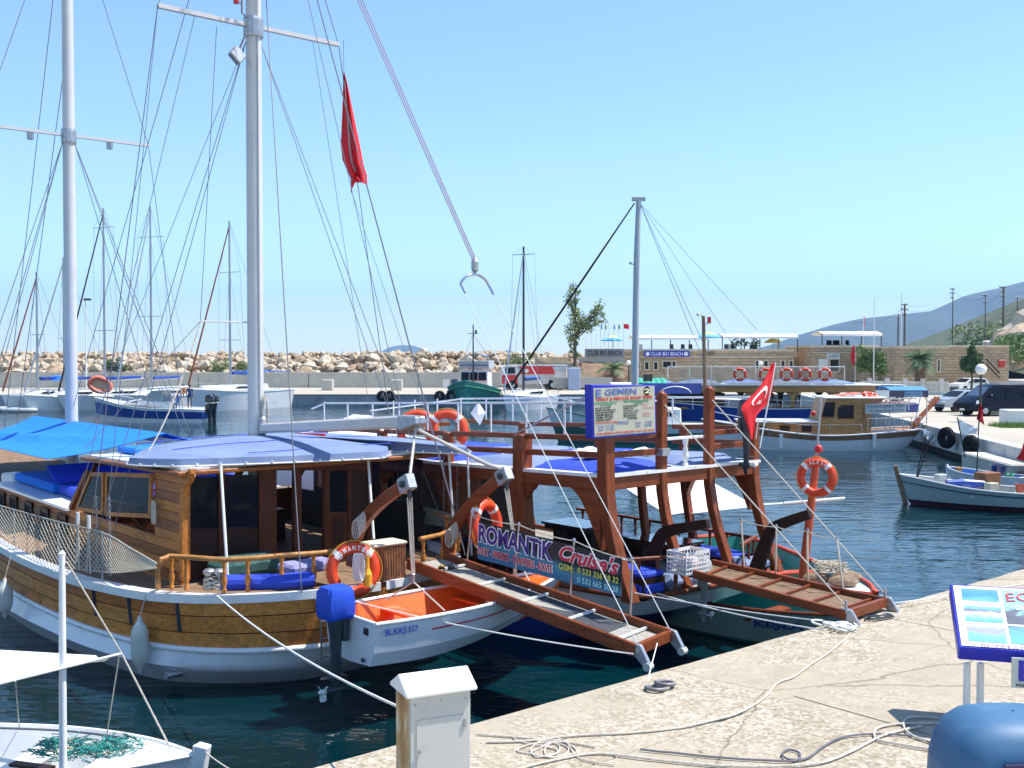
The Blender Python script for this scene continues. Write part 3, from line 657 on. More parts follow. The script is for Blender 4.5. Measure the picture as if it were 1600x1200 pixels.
for px, py, wd, k, lab in ((812, 566, 23, 2, 'round olive bush on the breakwater above the red and white truck'), (183, 573, 20, 1, 'green bush growing among the boulders behind the left masts'), (346, 576, 12, 2, 'small green bush in the boulders behind the sloop'), (375, 577, 9, 2, 'smallest green bush in the boulders right of the sloop mast')):
    lb = MB(); c = at(px, py, 130.5)
    for i in range(16): leafball(lb, c + Vector((rnd.uniform(-1, 1) * wd / 14, rnd.uniform(-.6, .6), rnd.uniform(-.7, .6))), .6, 55, .16)
    solo(lb, 'bush', M_leaf[k if k < 3 else 0], lab, 'bush')
scr = MB(); 
for i in range(420):
    px = rnd.uniform(1450, 1650); base = 560 - (px - 1450) * .33; py = rnd.uniform(base, 556); Y = 185 + (556 - py) * 1.2 + rnd.uniform(0, 8); c = at(px, py - 2, Y); leafball(scr, c, rnd.uniform(.6, 1.7), 42, .26, .7)
scr.build('hillside_scrub', M_leaf[1], None, kind='stuff'); bpy.data.objects['hillside_scrub']['label'] = 'dark scrub covering the slope behind the stone buildings'
bpy.data.objects['hillside_scrub']['category'] = 'scrub'
scr = MB()
for i in range(90):
    px = rnd.uniform(1490, 1640); py = rnd.uniform(505, 550); Y = 200 + rnd.uniform(0, 40); leafball(scr, at(px, py, Y), rnd.uniform(.6, 1.4), 40, .26, .7)
scr.build('pale_scrub', M_leaf[2], None, kind='stuff'); bpy.data.objects['pale_scrub']['label'] = 'pale olive scrub on the slope at the right edge'; bpy.data.objects['pale_scrub']['category'] = 'scrub'
scr = MB()
for i in range(150):
    px = rnd.uniform(1556, 1660); leafball(scr, at(px, rnd.uniform(530, 572) - (px - 1556) * .2, 142 + rnd.uniform(-4, 6)), rnd.uniform(.4, 1.1), 44, .2, .7)
scr.build('crag_scrub', M_leaf[0], None, kind='stuff'); bpy.data.objects['crag_scrub']['label'] = 'green scrub growing round the crags at the right edge'; bpy.data.objects['crag_scrub']['category'] = 'scrub'
for i, (px, py, r_, Y) in enumerate(((1590, 540, 3.6, 150), (1603, 522, 4.2, 158), (1572, 531, 2.4, 165), (1548, 545, 1.6, 165))):
    c = at(px, py, Y); o = bpy.data.objects.new('crag', RK[i + 2]); COL.objects.link(o); o.location = c; o.scale = (r_ * 1.0, r_, r_ * 1.05); o.rotation_euler = (0, .2, i)
    tag(o, ('large orange brown crag behind the right end of the stone building', 'highest orange brown crag at the right edge', 'middle sized pale crag on the slope left of the big crags', 'smallest pale rock behind the stone building')[i], 'rock')
# ================================================================== POLES
M_pole = mat('pole_wood', (.12, .09, .075), .9)
def pole(label, px, yb, yt, Y, m=M_pole, r=.105, arms=(), name='utility_pole', cat='pole', zb=None):
    b = at(px, yb, Y); t = at(px, yt, Y); z0 = b.z if zb is None else zb
    th = thing(name, label, cat, (b.x, Y, z0)); MB().tube([(b.x, Y, z0), (b.x, Y, t.z)], [r, r * .7], 7).build('shaft', m, th)
    for yy, w_ in arms:
        a = at(px, yy, Y); MB().box((a.x, Y, a.z), (w_ * Y / F, .12, .12)).build('crossarm', m, th)
        mb = MB(); 
        for q in (-.45, -.2, .2, .45): mb.lathe((a.x + q * w_ * Y / F, Y, a.z + .06), [(.04, 0), (.09, .1), (.05, .25)], 6)
        mb.build('insulators', M_pale, th)
    return th
pole('tall wooden power pole on the slope, three crossarms, left of the hillside', 1488, 545, 450, 200, arms=((452, 7), (459, 6), (466, 5)))
pole('power pole with two crossarms in front of the hillside ridge', 1539, 545, 460, 190, arms=((462, 8), (472, 6)))
pole('thick wooden power pole with crowded crossarms near the crags', 1567, 545, 448, 170, r=.2, arms=((449, 11), (456, 7), (463, 6)))
pole('short power pole at the right edge above the crags', 1589, 530, 463, 190, arms=((466, 6),))
pole('dark double pole with two crossarms behind the bushy palm', 1413, 556, 475, 150, r=.16, arms=((476, 10), (484, 12), (492, 7)))
pole('plain dark wooden post left of the double pole', 1403, 556, 490, 152, r=.13, arms=((496, 3),))
pole('tall white thin mast behind the double pole', 1408, 556, 459, 160, m=M_pale, r=.09)
pole('white flagpole standing before the annex', 1365, 603, 465, 108, m=M_pale, r=.06, zb=GZ, name='flagpole', cat='flagpole')
fp_ = pole('thin grey pole flying a drooping red flag over the right awning', 1349, 545, 487, 129, m=M_pale, r=.04, name='flagpole', cat='flagpole')
a = at(1349, 494, 129); MB().thick([[Vector((a.x + u * .05, 129 + .05 * math.sin(u * 2), a.z - v * .32)) for u in range(4)] for v in range(5)], (0, .01, 0)).build('flag', M_redflag, fp_)
fp_ = pole('thin pole with a drooping red flag in front of the annex', 1336, 600, 540, 118, m=M_pale, r=.04, name='flagpole', cat='flagpole', zb=GZ)
a = at(1336, 540, 118); MB().thick([[Vector((a.x - u * .16 * (1 - abs(v - 2) * .2), 118 + .08 * math.sin(u * 2), a.z - v * .5 - u * .05)) for u in range(4)] for v in range(5)], (0, .01, 0)).build('flag', M_redflag, fp_)
def lamp(label, px, yb, yt, Y, globe=True, zb=1.06, rg=.25):
    b = at(px, yb, Y); t = at(px, yt, Y); th = thing('street_lamp', label, 'lamp', (b.x, Y, zb))
    MB().tube([(b.x, Y, zb), (b.x, Y, t.z)], [.09, .06], 8).build('post', M_greymetal if globe else M_pale, th)
    if globe:
        pr = [(rg * math.sin(PI * i / 10) + .001, rg - rg * math.cos(PI * i / 10)) for i in range(11)]; MB().lathe((b.x, Y, t.z - .02), pr, 14).build('globe', M_inkw, th, smooth=True)
    else: MB().box((b.x + .25, Y - .1, t.z), (.75, .3, .22)).build('lamp_head', M_greymetal, th)
pw = MB()
for (x0, y0, Y0), (x1, y1, Y1) in (((1413, 477, 150), (1488, 453, 200)), ((1413, 485, 150), (1488, 460, 200)), ((1488, 453, 200), (1539, 463, 190)), ((1539, 463, 190), (1567, 450, 170)), ((1567, 450, 170), (1640, 440, 160)), ((1413, 480, 150), (1330, 500, 170))): pw.tube(catenary(at(x0, y0, Y0), at(x1, y1, Y1), 1.2, 10), .025, 3)
solo(pw, 'power_lines', M_wire, 'thin sagging power lines strung between the wooden poles on the right', 'cable', kind='stuff')
lamp('tall grey quay lamp between the two left masts', 135, 606, 468, 120, False)
lamp('globe lamp on a dark post before the stone building, left of the tall grey mast', 982, 600, 570, 118)
lamp('globe lamp between the windows of the stone building', 1188, 600, 571, 116)
lamp('white globe lamp on a dark post in front of the dark van', 1532, 645, 585, 60, zb=GZ, rg=.30)
# balustrade in front of the right building
bs_ = thing('balustrade', 'white concrete balustrade before the stone buildings', 'fence', (46, 104, GZ))
a = at(1345, 600, 105); b = at(1482, 602, 101); mb = MB(); mb.beam((a.x, a.y, GZ + 1.15), (b.x, b.y, GZ + 1.15), .25, .16); mb.beam((a.x, a.y, GZ + .12), (b.x, b.y, GZ + .12), .3, .24); mb.build('rail', M_whw, bs_)
for i in range(40):
    q = a.lerp(b, i / 39); 
    if i % 8 == 4: MB().box((q.x, q.y, GZ + .75), (.34, .34, 1.5)).build('pier', M_whw, bs_)
    else: MB().box((q.x, q.y, GZ + .64), (.13, .13, .9)).build('baluster', M_whw, bs_)
# small things on the right quay
a = gz(1573, 664, GZ); solo(MB().box((a.x + .8, a.y, GZ + .4), (2.0, 1.0, .85)), 'planter_block', M_pale, 'pale concrete planter box at the right edge above the quay', 'planter', bevel=.04)
a = gz(1548, 647, GZ); solo(MB().box((a.x, a.y, GZ + .45), (1.0, .7, .9)), 'cabinet', mat('cabinet_grey', (.42, .48, .45), .6), 'grey green cabinet standing below the dark van', 'cabinet', bevel=.03)
lb = MB(); a = gz(1582, 667, GZ)
for i in range(900):
    q = Vector((a.x + random.uniform(-1.0, 1.6), a.y + random.uniform(-1.1, .9), GZ)); o = len(lb.v); hh = random.uniform(.1, .32); dx = random.uniform(-.1, .1)
    lb.v += [q, q + Vector((.035, 0, 0)), q + Vector((dx, random.uniform(-.1, .1), hh))]; lb.f.append((o, o + 1, o + 2))
g = lb.build('grass_patch', mat('grass', (.10, .20, .03), .8, var=.3), None, kind='stuff'); g['label'] = 'patch of bright grass beside the planter'; g['category'] = 'grass'
# ================================================================== THE BIG GULET ON THE LEFT
def bandtube(fr, sc, lv, r, n=60, out=0.0, u0=0, u1=1, zoff=0, sides=(-1, 1), flat=1.0):
    mb = MB()
    for q in sides:
        pts = []
        for i in range(n + 1):
            a = cr(lv, u0 + (u1 - u0) * i / n); pts.append(fr(a[0], sc + q * max(a[1] + out, 0), a[2] + zoff))
        mb.tube(pts, r, 8)
    return mb
def outboard(name, label, c, aft, cowl, body, k=1.0, cover=False, group=None, tilt=0.0, zdown=1.0):
    c = Vector(c); aft = Vector(aft).normalized(); sd_ = aft.cross(Vector((0, 0, 1))); up = Vector((0, 0, 1))
    th = thing(name, label, 'outboard motor', c, math.atan2(aft.y, aft.x), group)
    def P(x, y, z): return c + (aft * x + sd_ * y + up * z) * k
    rows = []
    secs = [(.0, .30, .15, 0), (.02, .36, .18, .01), (.16, .37, .19, .01), (.27, .34, .17, .0), (.34, .26, .13, -.01), (.36, .12, .06, -.01)] if not cover else [(-.06, .42, .22, 0), (0, .46, .25, 0), (.15, .45, .25, 0), (.32, .42, .235, 0), (.385, .36, .19, 0), (.39, .1, .06, 0)]
    for z, lx, ly, ox in secs:
        r = []
        for i in range(20):
            a = 2 * PI * i / 20; ca, sa = math.cos(a), math.sin(a); e = .3 if cover else .6
            jx = .012 * noise.noise(Vector((i * .9, z * 14, 3))) * (3.2 if cover else 0)
            r.append(P(.05 + ox + math.copysign(abs(ca) ** e, ca) * (lx / 2 + jx), math.copysign(abs(sa) ** e, sa) * (ly + jx) * .85, z + .35))
        rows.append(r)
    mb = MB().grid(rows, True); m0 = len(mb.v) - 20; mb.f.append(tuple(range(m0, m0 + 20))); mb.f.append(tuple(range(20))[::-1])
    mb.build('cover' if cover else 'cowl', cowl, th, smooth=40)
    if cover:
        rp = [P(.05 + math.cos(2 * PI * i / 16) * .17, math.sin(2 * PI * i / 16) * .16, .33) for i in range(16)]; MB().tube(rp, .008, 5, True).build('draw_cord', M_rope, th)
    else:
        MB().grid([[P(.05 + math.copysign(abs(math.cos(2 * PI * i / 20)) ** .6, math.cos(2 * PI * i / 20)) * .19, math.copysign(abs(math.sin(2 * PI * i / 20)) ** .6, math.sin(2 * PI * i / 20)) * .168, z) for i in range(20)] for z in (.345, .375)], True).build('cowl_band', M_pale if cowl is M_blk2 else M_blk2, th)
    mb = MB(); rows = []
    for z, lx, ly in ((.37, .15, .13), (.25, .13, .11), (.05, .10, .08), (-.25, .085, .055), (-.55, .075, .04), (-.72, .07, .03)):
        rows.append([P(.05 + math.cos(2 * PI * i / 14) * lx, math.sin(2 * PI * i / 14) * ly, z) for i in range(14)])
    mb.grid(rows, True); mb.build('leg', body, th, smooth=True)
    MB().box(P(-.07, 0, .12), (.09 * k, .2 * k, .34 * k), M=Matrix.Rotation(math.atan2(aft.y, aft.x), 4, 'Z')).build('clamp_bracket', body, th, bevel=.01)
    MB().prism([P(-.10, .10, -.56), P(.20, .10, -.56), P(.30, .02, -.56), P(.30, -.02, -.56), P(.20, -.10, -.56), P(-.10, -.10, -.56)], up * .015 * k).build('cavitation_plate', body, th)
    mb = MB(); mb.lathe(P(-.16, 0, -.74), [(.01 * k, 0), (.035 * k, .03 * k), (.055 * k, .12 * k), (.055 * k, .28 * k), (.035 * k, .36 * k), (.03 * k, .38 * k)], 12, aft); mb.build('gearcase', body, th, smooth=True)
    MB().prism([P(-.05, 0, -.78), P(.10, 0, -.78), P(.08, 0, -.95), P(.02, 0, -.95)], sd_ * .012 * k).build('skeg', body, th)
    pr = MB().lathe(P(.22, 0, -.74), [(.035 * k, 0), (.04 * k, .05 * k), (.02 * k, .11 * k), (.004 * k, .12 * k)], 10, aft).build('propeller', M_pale, th, smooth=True)
    for b in range(3):
        a0 = 2 * PI * b / 3 + .4; rows = []
        for i in range(5):
            f = i / 4; rr = .03 + .105 * f; wd = .035 + .045 * math.sin(PI * min(1, f * .9 + .1))
            row = []
            for j in (-1, 0, 1):
                aa = a0 + j * wd / (rr + .04) * .8; row.append(P(.265 + j * .03, math.cos(aa) * rr, -.74 + math.sin(aa) * rr))
            rows.append(row)
        MB().thick(rows, aft * .006).build('blade', M_pale, pr)
    return th
def baluster(mb, p, h, r=.028, lean=(0, 0, 0)):
    mb.lathe(p, [(r * 1.15, 0), (r * 1.15, h * .10), (r * .7, h * .14), (r * 1.25, h * .30), (r * 1.35, h * .42), (r * .75, h * .55), (r * 1.0, h * .60), (r * .62, h * .70), (r * 1.1, h * .9), (r * 1.2, h)], 8, (lean[0], lean[1], 1))
def fender(label, p0, L, r, tie, group=None, m=None):
    p0 = Vector(p0); th = thing('fender', label, 'fender', p0, 0, group)
    pr = [(.02, -.04), (.035, 0), (.05, .05), (r * .7, .10), (r * .96, .18), (r, .26), (r, L - .26), (r * .96, L - .18), (r * .7, L - .1), (.05, L - .05), (.035, L), (.02, L + .04)]
    MB().lathe(p0, pr, 16).build('body', m or M_fender, th, smooth=True); MB().tube([p0 + Vector((0, 0, L + .02)), Vector(tie)], .008, 5).build('lanyard', M_rope, th); return th
SC = -.15
LV = {
 'sheer': [(-1.3, 0, 1.40), (-1.22, .85, 1.40), (-1.0, 1.65, 1.39), (-.42, 2.45, 1.36), (.5, 3.05, 1.32), (1.7, 3.38, 1.30), (3.2, 3.55, 1.28), (6, 3.6, 1.30), (10, 3.3, 1.42), (14, 2.35, 1.75), (17, 1.1, 2.15), (19, 0, 2.5)],
 'rub': [(-1.22, 0, .64), (-1.15, .8, .64), (-.98, 1.6, .64), (-.42, 2.38, .62), (.5, 2.98, .60), (1.7, 3.32, .60), (3.2, 3.5, .60), (6, 3.55, .62), (10, 3.2, .72), (14, 2.2, .95), (17, .95, 1.35), (18.7, 0, 1.7)],
 'wl': [(-.5, 0, 0), (-.48, .75, 0), (-.4, 1.4, 0), (.1, 2.2, 0), (.8, 2.8, 0), (1.7, 3.08, 0), (3.2, 3.28, 0), (6, 3.4, 0), (10, 3.0, 0), (14, 1.9, 0), (16.5, .7, 0), (17.6, 0, 0)],
 'keel': [(.5, 0, -.9), (.5, .3, -.9), (.6, .5, -.9), (1.0, .8, -.9), (1.5, 1.2, -.9), (2.2, 1.6, -.9), (3.2, 1.8, -.9), (6, 1.9, -.9), (10, 1.6, -.9), (13, .9, -.9), (15, .3, -.9), (16, 0, -.9)]}
LV = {k: [(t_, max(0, b_ - .4) if b_ > 1 else b_ * .62, z_) for t_, b_, z_ in v] for k, v in LV.items()}
def zl(lv, z): return [(a, b, z) for a, b, _ in lv]
G = thing('gulet', 'big two-masted wooden gulet with white lower hull and blue canopy, nearest on the left', 'gulet', RF(3, SC, 0), RF.rz)
mid1 = [(a[0] * .35 + b[0] * .65 , a[1] * .28 + b[1] * .72 + .16, .34) for a, b in zip(LV['wl'], LV['rub'])]
mid1[0] = (mid1[0][0], 0, .34); mid1[-1] = (mid1[-1][0], 0, .34)
mb = MB()
for q in (-1, 1):
    rows = []
    for a, b in ((LV['rub'], mid1), (mid1, LV['wl'])):
        for j in range(4): rows.append([(lambda A, B: RF(A[0] + (B[0] - A[0]) * j / 4, SC + q * max(0, A[1] + (B[1] - A[1]) * j / 4), A[2] + (B[2] - A[2]) * j / 4))(cr(a, i / 70), cr(b, i / 70)) for i in range(71)])
    rows.append([RF(c_[0], SC + q * max(0, c_[1]), c_[2]) for c_ in (cr(LV['wl'], i / 70) for i in range(71))])
    mb.grid(rows)
mb.build('lower_hull', M_hullwhite, G, smooth=True)
hull_part(RF, SC, LV['wl'], LV['keel'], 50, 3).build('keel', M_anti, G, smooth=True)
hull_part(RF, SC, LV['sheer'], LV['rub'], 70, 2, -.03).build('topside', M_darkw, G, smooth=True)
def strake(k0, k1, u0, u1, sd_, m, parent, name='plank', n=14, th_=.028, out=0.0):
    mb = MB(); rows = []
    for f in (k0, k1):
        r = []
        for i in range(n + 1):
            u = u0 + (u1 - u0) * i / n; a = cr(LV['sheer'], u); b = cr(LV['rub'], u); q = [x + (y - x) * f for x, y in zip(a, b)]; r.append((q[0], q[1], q[2]))
        rows.append(r)
    R_ = [[RF(q[0], SC + sd_ * max(q[1] + out, 0), q[2]) for q in r] for r in rows]; I_ = [[RF(q[0], SC + sd_ * max(q[1] + out - th_, 0), q[2]) for q in r] for r in rows]
    mb.grid(R_); mb.grid(I_[::-1]); mb.grid([I_[0], R_[0]]); mb.grid([R_[1], I_[1]])
    mb.grid([[R_[0][0], R_[1][0]], [I_[0][0], I_[1][0]]]); mb.grid([[R_[0][-1], R_[1][-1]], [I_[0][-1], I_[1][-1]]])
    return mb.build(name, m, parent)
random.seed(5)
NS = 3; woods = [M_hullwood, wood('hull_wood_pale', (.58, .225, .05), .45, .08), wood('hull_wood_deep', (.42, .14, .03), .45, .08)]
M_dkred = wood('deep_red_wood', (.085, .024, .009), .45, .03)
for sd_ in (-1, 1):
    for k in range(NS):
        cuts = [0.0] + sorted([.16 + .1 * ((k * 37) % 10) / 10, .34 + .08 * ((k * 53) % 10) / 10, .52 + .08 * ((k * 29) % 10) / 10, .72 + .08 * ((k * 71) % 10) / 10]) + [1.0]
        for a, b in zip(cuts[:-1], cuts[1:]):
            strake((k + .03) / NS, (k + .965) / NS, a + .0006, b - .0006, sd_, random.choice(woods), G, n=max(6, int((b - a) * 70)), out=random.uniform(0, .004))
mb = MB()
for q in (-1, 1):                                   # white cap rail, a flat board
    pts = [cr(LV['sheer'], i / 70) for i in range(71)]
    A_ = [RF(p_[0], SC + q * max(p_[1] + .05, 0), p_[2] + .01) for p_ in pts]; B_ = [RF(p_[0] + (.2 if i < 12 else 0) * (1 - i / 12), SC + q * max(p_[1] - .16, 0), p_[2] + .01) for i, p_ in enumerate(pts)]
    d = Vector((0, 0, .06)); e = Vector((0, 0, .06))
    mb.grid([[p_ - d for p_ in A_], [p_ + e for p_ in A_], [p_ + e for p_ in B_], [p_ - d for p_ in B_], [p_ - d for p_ in A_]])
mb.build('cap_rail', M_white, G)
bandtube(RF, SC, LV['rub'], .045, out=.02).build('rubbing_strake', M_white, G, smooth=True)
mb = MB(); rows = [[RF(p_[0] + .05, SC + q * max(p_[1] - .1, 0) * f, p_[2] - .04) for p_ in (cr(LV['sheer'], i / 60) for i in range(61))] for q, f in ((-1, 1), (-1, .5), (1, 0), (1, .5), (1, 1))]
mb.grid(rows).build('deck', M_capw, G)
mb = MB()
for t_ in (1.95, 1.1, .2):                          # dark vertical chafing straps
    for i in range(2):
        pass
for px in (167, 203, 241):
    a = RF.onS(px, 925, -3.0); 
    u_ = min(range(0, 400), key=lambda k: abs((cr(LV['sheer'], k / 400)[0]) - ((Vector((a.x, a.y)) - Vector(RF.O)).dot(Vector(RF.U))))) / 400
    A_ = cr(LV['sheer'], u_); B_ = cr(LV['rub'], u_)
    mb.beam(RF(A_[0], SC - A_[1] - .02, A_[2] - .06), RF(A_[0], SC - (A_[1] * .35 + B_[1] * .65) - .02, A_[2] * .35 + B_[2] * .65), .05, .02, up=RF(1, 0, 0) - RF(0, 0, 0))
mb.build('chain_strap', M_greymetal, G)
# ---- wheelhouse
WS, WE = -2.1, 2.55
def wp(px, py, s=WS): return RF.onS(px, py, s)
H0 = 1.25
def TZ(t, s, z): return RF(t, s, z)
# port side boards
mb = None
zr = [1.14 + .155 * i for i in range(6)]
for i in range(5):
    z0, z1 = zr[i] + .004, zr[i + 1] - .004; cut = (3.1, 4.2, 2.7, 3.8, 3.3)[i]
    for a, b in ((1.35, cut - .004), (cut + .004, 6.35 - .0 * i)):
        MB().prism([TZ(a, WS, z0), TZ(b, WS, z0), TZ(b, WS, z1), TZ(a, WS, z1)], RF(0, .045 + .004 * (i % 3), 0) - RF(0, 0, 0)).build('side_board', M_cabwood if i % 2 else M_hullwood, G)
for i in range(7):
    z0 = 1.915 + .152 * i; MB().prism([TZ(1.30, WS, z0 + .004), TZ(2.36, WS, z0 + .004), TZ(2.36, WS, z0 + .148), TZ(1.30 - .02 * (i > 5), WS, z0 + .148)], RF(0, .045 + .004 * ((i * 2) % 3), 0) - RF(0, 0, 0)).build('side_board', (M_hullwood, M_cabwood, woods[2])[i % 3], G)
# curved end moulding
pts = [wp(px, py, WS - .02) for px, py in ((300, 733), (300, 740), (296, 748), (289, 757), (287, 775), (287, 830), (287, 905))]
mb = MB()
for a, b in zip(pts[:-1], pts[1:]): mb.beam(a, b, .11, .09, up=RF.P + (0,))
mb.build('corner_moulding', M_hullwood, G)
def frame_win(corners, s, m_fr=M_hullwood, m_gl=M_glass, w_=.07, name='window', thick=.05):
    cs = [wp(px, py, s) for px, py in corners] if len(corners[0]) == 2 else [Vector(c) for c in corners]
    cen = sum(cs, Vector()) / len(cs); mb = MB(); n_ = (cs[1] - cs[0]).cross(cs[2] - cs[0]).normalized()
    for a, b in zip(cs, cs[1:] + cs[:1]):
        d = (b - a).normalized() * w_ * .5; mb.beam(a - d, b + d, w_, thick, up=n_)
    f = mb.build(name, m_fr, G)
    if m_gl: MB().prism([c.lerp(cen, .01) - n_ * .005 for c in cs], n_ * .01).build('glass', m_gl, f)
    return f
frame_win([(121, 794), (143, 741), (162, 741), (161, 801)], WS - .03)
frame_win([(168, 741), (237, 743), (235, 806), (167, 803)], WS - .03)
MB().beam(wp(112, 794, WS - .02), wp(137, 738, WS - .02), .10, .09).build('front_pillar', M_cabwood, G)
# front (windscreen) and starboard walls, hollow cabin
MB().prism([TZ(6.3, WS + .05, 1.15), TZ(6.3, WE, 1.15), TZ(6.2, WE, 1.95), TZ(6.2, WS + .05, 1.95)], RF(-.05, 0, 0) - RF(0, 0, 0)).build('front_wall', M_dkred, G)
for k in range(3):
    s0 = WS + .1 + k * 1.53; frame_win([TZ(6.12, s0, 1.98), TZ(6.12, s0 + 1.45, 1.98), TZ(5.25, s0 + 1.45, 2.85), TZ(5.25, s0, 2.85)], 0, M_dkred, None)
MB().prism([TZ(1.35, WE, 1.15), TZ(6.3, WE, 1.15), TZ(6.2, WE, 1.98), TZ(1.35, WE, 1.98)], RF(0, -.05, 0) - RF(0, 0, 0)).build('starboard_wall', M_dark, G)  # near-black: the cabin's inner shade is put into wall and floor colour
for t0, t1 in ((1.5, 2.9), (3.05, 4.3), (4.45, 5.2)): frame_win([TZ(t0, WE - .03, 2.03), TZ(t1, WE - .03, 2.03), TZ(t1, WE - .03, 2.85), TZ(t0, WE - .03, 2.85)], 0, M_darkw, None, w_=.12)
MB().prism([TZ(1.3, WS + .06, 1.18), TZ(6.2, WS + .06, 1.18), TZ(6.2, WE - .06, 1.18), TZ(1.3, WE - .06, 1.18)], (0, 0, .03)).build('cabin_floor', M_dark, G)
mb = MB(); mb.prism([TZ(.95, WS - .22, 2.99), TZ(5.45, WS - .12, 2.90), TZ(5.45, WE + .15, 2.90), TZ(.95, WE + .2, 2.99)], (0, 0, .07)); mb.build('cabin_roof', M_cabwood, G, bevel=.015)
mb = MB(); mb.prism([TZ(1.1, WS - .10, 3.06), TZ(5.4, WS - .02, 2.97), TZ(5.4, WE + .05, 2.97), TZ(1.1, WE + .1, 3.06)], (0, 0, .035)); mb.build('roof_skin', M_white, G)
mb = MB(); mb.prism([TZ(4.5, -1.6, 3.03), TZ(5.3, -1.6, 3.02), TZ(5.3, 1.9, 3.02), TZ(4.5, 1.9, 3.03)], (0, 0, .12)); solo(mb, 'roof_cushion', M_awn, 'pale blue pad lying on the front of the wheelhouse roof', 'cushion', bevel=.03)
# aft wall: glazed panels, doorway, carved door
AT = 1.38
def ap(px, py): return RF.onT(px, py, AT)
def panel(x0, x1, y0, y1, name, m, off=0, th_=.05):
    a, b, c, d = ap(x0, y1), ap(x1, y1), ap(x1, y0), ap(x0, y0); return MB().prism([q - Vector((RF.U[0], RF.U[1], 0)) * off for q in (a, b, c, d)], Vector((RF.U[0], RF.U[1], 0)) * th_).build(name, m, G)
for x0, x1, y0, y1 in ((289, 296, 728, 905), (341, 350, 732, 905), (404, 416, 730, 905), (416, 431, 730, 905), (459, 470, 730, 872), (506, 514, 728, 900), (543, 548, 728, 895), (573, 580, 728, 890)): panel(x0, x1, y0, y1, 'post', M_dkred if x0 > 300 else M_hullwood, .03, .10)
panel(289, 580, 724, 735, 'lintel', M_dkred, .02, .08)
panel(296, 341, 826, 905, 'lower_panel', M_darkw); panel(350, 404, 824, 905, 'lower_panel', M_darkw)  # darkest wood, so the shade on these panels sits in their colour
for x0, x1, y0, y1 in ((296, 341, 745, 826), (350, 404, 742, 824)): panel(x0, x1, y0, y1, 'glass', M_glass, -.01, .01)
panel(514, 543, 800, 895, 'door_panel', M_dkred, 0, .04); panel(548, 573, 728, 890, 'door_panel', M_darkw, 0, .04); panel(516, 541, 735, 798, 'door_glass', M_glass, -.01, .01)
panel(521, 536, 810, 850, 'carving', M_darkw, .012, .02); panel(521, 536, 856, 890, 'carving', M_darkw, .012, .02)
panel(436, 459, 724, 731, 'name_strip', mat('pale_blue_paint', (.2, .38, .5), .5), .035, .01); panel(459, 473, 723, 730, 'name_strip', M_pale, .035, .01)
for px, rr in ((352, .0),):                         # ship's wheel inside
    c = TZ(4.9, -1.1, 1.95); th_ = MB(); th_.tube([c + Vector((RF.P[0], RF.P[1], 0)) * .38 * math.cos(2 * PI * i / 24) + Vector((0, 0, .38 * math.sin(2 * PI * i / 24))) for i in range(24)], .022, 6, True)
    for k in range(6): a_ = PI * k / 3; d = Vector((RF.P[0], RF.P[1], 0)) * math.cos(a_) + Vector((0, 0, math.sin(a_))); th_.tube([c, c + d * .5], .014, 5)
    th_.build('steering_wheel', M_oak, G)
mb = MB(); mb.box(TZ(4.9, .9, 1.5), (1.6, .6, .7), RF.rz); mb.build('console', M_darkw, G)
mb = MB(); mb.box(TZ(1.0, -1.2, 1.52), (.55, 1.1, .3), RF.rz); solo(mb, 'deck_bundle', mat('green_bundle', (.03, .09, .08), .9, var=.6, vs=9), 'dark green patterned bundle on the stern bench of the big gulet', 'bundle', bevel=.09)
# white awning poles
for k, (x0, y0, x1, y1, s_) in enumerate(((345, 728, 357, 922, None), (575, 714, 584, 842, None))):
    a = RF.onT(x0, y0, .75); b = RF.onT(x1, y1, .1 if k == 0 else .2); MB().tube([a, b], .022, 8).build('awning_pole', M_pale, G)
# blue canopy over the roof, crowned, with a laced valance
cpl = [(2.1, -2.6), (1.35, -2.2), (.95, -1.2), (.62, -.1), (.42, .92), (.75, 1.3), (1.35, 1.75), (.55, 2.2), (.15, 2.55), (.9, 2.95), (3.2, 2.95), (4.5, 2.4), (4.9, -.2), (4.1, -1.4)]
cen = (2.9, .1); rows = []
NP = 84
def cpt(u):
    n_ = len(cpl); x = (u % 1) * n_; i = int(x); f = x - i; a, b, c, d = [cpl[(i + k) % n_] for k in (-1, 0, 1, 2)]
    return tuple(b_ + (c_ - b_) * f + f * (1 - f) * .18 * ((b_ - a_) * (1 - f) - (d_ - c_) * f) for a_, b_, c_, d_ in zip(a, b, c, d))
for j in range(9):
    f = j / 8; r = []
    for i in range(NP):
        q = cpt(i / NP); t_ = cen[0] + (q[0] - cen[0]) * f; s_ = cen[1] + (q[1] - cen[1]) * f
        z_ = 3.385 - .17 * f ** 2 + .012 * noise.noise(Vector((t_ * 1.3, s_ * 1.3, 0)))
        r.append(RF(t_, s_, z_))
    rows.append(r)
rows.append([RF(cen[0] + (cpt(i / NP)[0] - cen[0]) * 1.012, cen[1] + (cpt(i / NP)[1] - cen[1]) * 1.012, 3.115 + .008 * math.sin(i * 1.7)) for i in range(NP)])
can = MB().grid(rows, True).build('canopy', M_bluecan, G, smooth=60)
mb = MB()
for i in range(0, NP, 2):
    q = cpt(i / NP); p_ = RF(cen[0] + (q[0] - cen[0]) * 1.02, cen[1] + (q[1] - cen[1]) * 1.02, 3.13); mb.box(p_, (.03, .03, .035))
mb.build('lacing_eyelets', M_inkw, can, kind='stuff')
for t_, q in ((3.55, .02), (2.05, .03), (1.15, .04)):
    MB().tube([RF(t_ + .1 * math.sin(s_ * 2), s_, 3.392 - .17 * max(abs(s_ - .1) / 2.7, abs(t_ - 2.9) / 2.1) ** 2) for s_ in [-1.9 + 3.7 * i / 14 for i in range(15)] if t_ > 1.6 or s_ > -1.2], .007, 4).build('seam', M_bluecush, can)
